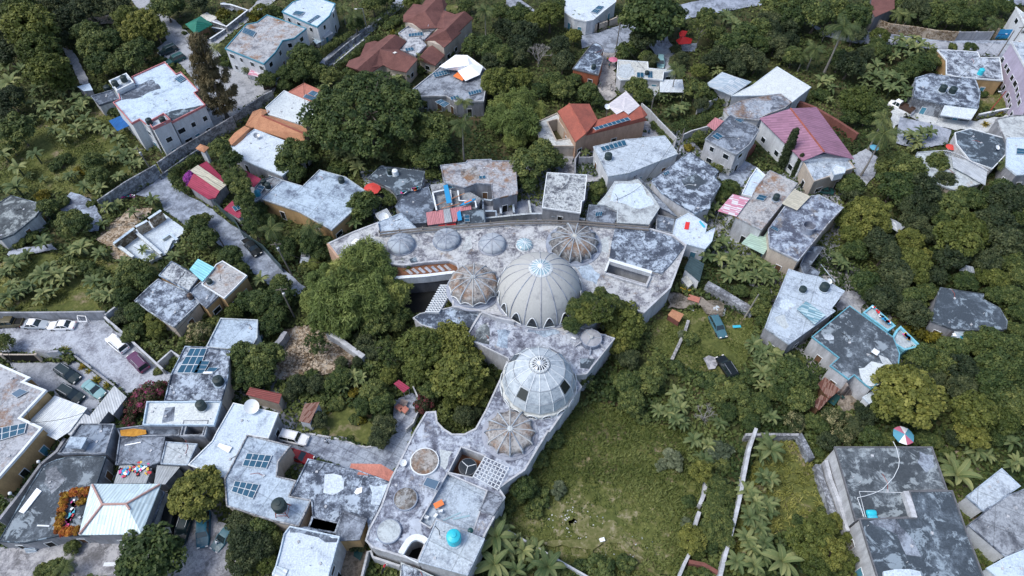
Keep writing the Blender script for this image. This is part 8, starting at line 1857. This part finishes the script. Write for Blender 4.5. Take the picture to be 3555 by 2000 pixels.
plants('A3', 'M 40,560,110 20,690,60 1340,440,105 1280,490,80 1240,100,115 1370,240,120 2400,690,165 2450,890,145 2450,130,125 ; L 1545,300,105 1560,410,100 2330,250,95 ; W 1980,450,135 ; V 1480,1080,165 1570,1020,110 1340,1180,125 1290,1330,80 ; K 640,630,75 820,790,55 960,920,70 1070,970,65 880,830,45 ; S 700,700,70 1570,830,50 500,1060,40 2150,330,80 ; B 1080,70,110 1000,80,100 930,50,90 430,60,110 520,40,90 90,80,110 180,60,100 30,150,90 230,30,90 ; D 1220,290,80 1150,330,60')
place_plants()

# ------------------------------------------------------------------ ground cover
def ground_cover(name, label, n, hmin, hmax, size, mat, region=None, asp=1.3, patch=None, avoid=True, zbias=1.0):
    t0 = np.array([[*at('O', x, y, 0).xy] for x, y in ((-60, -40), (2640, -40), (2640, 1500), (-60, 1500))])
    if region is None:
        # even over the picture: draw in the frame, drop onto the ground
        u = nr.uniform(-60, 2640, n); v = nr.uniform(-40, 1500, n)
        X = (u*TILE['O'][2]-W/2)/FOC; Y = (H/2-v*TILE['O'][2])/FOC; dz = Y*CD-SD; k = -CAMZ/dz
        px, py = X*k, (Y*SD+CD)*k
    else:
        xs = [q.x for q in region]; ys = [q.y for q in region]; px = nr.uniform(min(xs), max(xs), n); py = nr.uniform(min(ys), max(ys), n)
        keep = inside(px, py, region); px, py = px[keep], py[keep]
    if patch == .9 and n > 20000: q_ = at('C4', 780, 900, 0); d_ = np.hypot((px-q_.x)/9, (py-q_.y)/6); k_ = nr.uniform(0, 1, len(px)) < np.clip(d_-.25, .1, 1); px, py = px[k_], py[k_]
    if avoid:
        bad = np.zeros(len(px), bool)
        for b in BLOCK:
            x0, x1, y0, y1 = min(q.x for q in b), max(q.x for q in b), min(q.y for q in b), max(q.y for q in b)
            s = (px > x0) & (px < x1) & (py > y0) & (py < y1)
            if s.any(): idx = np.where(s)[0]; bad[idx[inside(px[idx], py[idx], b)]] = True
        px, py = px[~bad], py[~bad]
    # height from a few waves, so that the cover mounds
    hgt = (np.sin(px*.9+np.sin(py*.5)*2)+np.sin(py*1.1+np.sin(px*.7)*2)+np.sin((px+py)*.37))/6+.5
    if patch is not None:
        keep = nr.uniform(0, 1, len(px)) < np.clip(hgt*patch+.25, 0, 1); px, py, hgt = px[keep], py[keep], hgt[keep]
    pz = (hmin+(hmax-hmin)*hgt)*nr.uniform(.3, 1, len(px))
    C = np.stack([px, py, pz], 1); N = np.tile([0, 0, zbias], (len(px), 1)).astype(float)
    V = leafset(C, N, size, asp)
    T = np.clip(.5+.35*np.sin(px*.31+1.3*np.sin(py*.23))+nr.normal(0, .2, len(px)), 0, 1)
    ob = bpy.data.objects.new(name, quads(name, V, T, mat)); col.objects.link(ob)
    tag(ob, label, 'plants', None, 'stuff'); return ob
bl = list(BLOCK); BLOCK += [p for m_, p in FIELD]
ground_cover('undergrowth', 'dark tangled undergrowth between the trees and houses', 330000, .2, 1.5, .24, 'leaf_mid', patch=1.0)
BLOCK[:] = bl
for i, (m_, p) in enumerate(FIELD):
    a = abs(area(p)); big = i in (0,)
    lb = ['tall rough grass filling the large lower right field', 'rough grass strip between the dividing wall and dark roof', 'short grass of the car yard', 'mown grass bank above the parking wall', 'tangled grass under the upper left banana plants', 'grass among the left banana plants above the parking wall', 'trim dark lawn beside the paved driveway', 'grass patch by the right track wall', 'bright lawn behind the far maroon roof'][i]
    soft = i in (3, 6, 8); mt = 'leaf_lawn' if soft else 'leaf_grass'
    if big or i == 1:
        V, T = [], []; xs = [q.x for q in p]; ys = [q.y for q in p]; n = int(a*(3.2 if big else 2.2))
        px = nr.uniform(min(xs), max(xs), n*2); py = nr.uniform(min(ys), max(ys), n*2); k = inside(px, py, p); px, py = px[k], py[k]
        f = (np.sin(px*.35+1)+np.sin(py*.4+px*.2)+np.sin(py*.9))/3; cc = at('C4', 780, 950, 0); dd = np.hypot((px-cc.x)/9, (py-cc.y)/5.5)
        for x, y, g_, d_ in zip(px, py, f, dd):
            if nr.uniform() > np.clip((d_-.35)*.9+.1, .12, 1): continue
            tt = np.clip(.4+.3*g_+nr.normal(0, .15)+(.25 if d_ < 1.5 else 0), 0, 1); L = nr.uniform(.5, 1.25)*(.6 if d_ < 1.2 else 1)
            for _ in range(5): blade(V, T, (x, y, .05), nr.uniform(0, 6.28), nr.uniform(.6, 1.3), L, .075, nr.uniform(.6, 1.8), 3, .1, tt)
        V = np.array(V); T = np.array(T); print('grass blades', len(V))
        ob = bpy.data.objects.new('field_grass', quads('field_grass', V, T, mt)); col.objects.link(ob); tag(ob, lb, 'grass', None, 'stuff')
        ground_cover('field_weeds', 'low weeds under the grass of '+('the large lower right field' if big else 'the walled banana strip'), int(a*(14 if big else 16)), .05, .35, .10, mt, p, 2.2, avoid=False, patch=.9)
    else:
        ground_cover('grass', lb, int(a*(40 if soft else 30)), .03, .15 if soft else .55, .07 if soft else .12, mt, p, 2.0, avoid=not soft)
# ------------------------------------------------------------------ light: a bright overcast sky
SUN_EL, SUN_AZ = R(58), R(-105)     # azimuth from +Y towards +X
world = bpy.data.worlds.new('World'); scene.world = world; world.use_nodes = True
nt = world.node_tree; bg = nt.nodes['Background']
sky = nt.nodes.new('ShaderNodeTexSky'); sky.sky_type = 'NISHITA'; sky.sun_disc = False; sky.sun_elevation = SUN_EL; sky.sun_rotation = SUN_AZ
sky.air_density = 1.0; sky.dust_density = 3.0; sky.ozone_density = 1.0
nt.links.new(sky.outputs[0], bg.inputs[0]); bg.inputs[1].default_value = .125
sd = bpy.data.lights.new('sun', 'SUN'); sd.energy = 1.2; sd.angle = R(22); sd.color = (1, .99, .97)
so = bpy.data.objects.new('sun', sd); col.objects.link(so)
d = Vector((math.sin(SUN_AZ)*math.cos(SUN_EL), math.cos(SUN_AZ)*math.cos(SUN_EL), math.sin(SUN_EL)))
so.rotation_euler = (-d).to_track_quat('-Z', 'Y').to_euler()
vs = scene.view_settings; vs.view_transform = 'Standard'; vs.look = 'None'; vs.gamma = 1; vs.use_curve_mapping = False; vs.exposure = 0.72
scene.cycles.max_bounces = 6; scene.cycles.diffuse_bounces = 3; scene.cycles.glossy_bounces = 3; scene.cycles.transmission_bounces = 3
scene.cycles.use_denoising = True
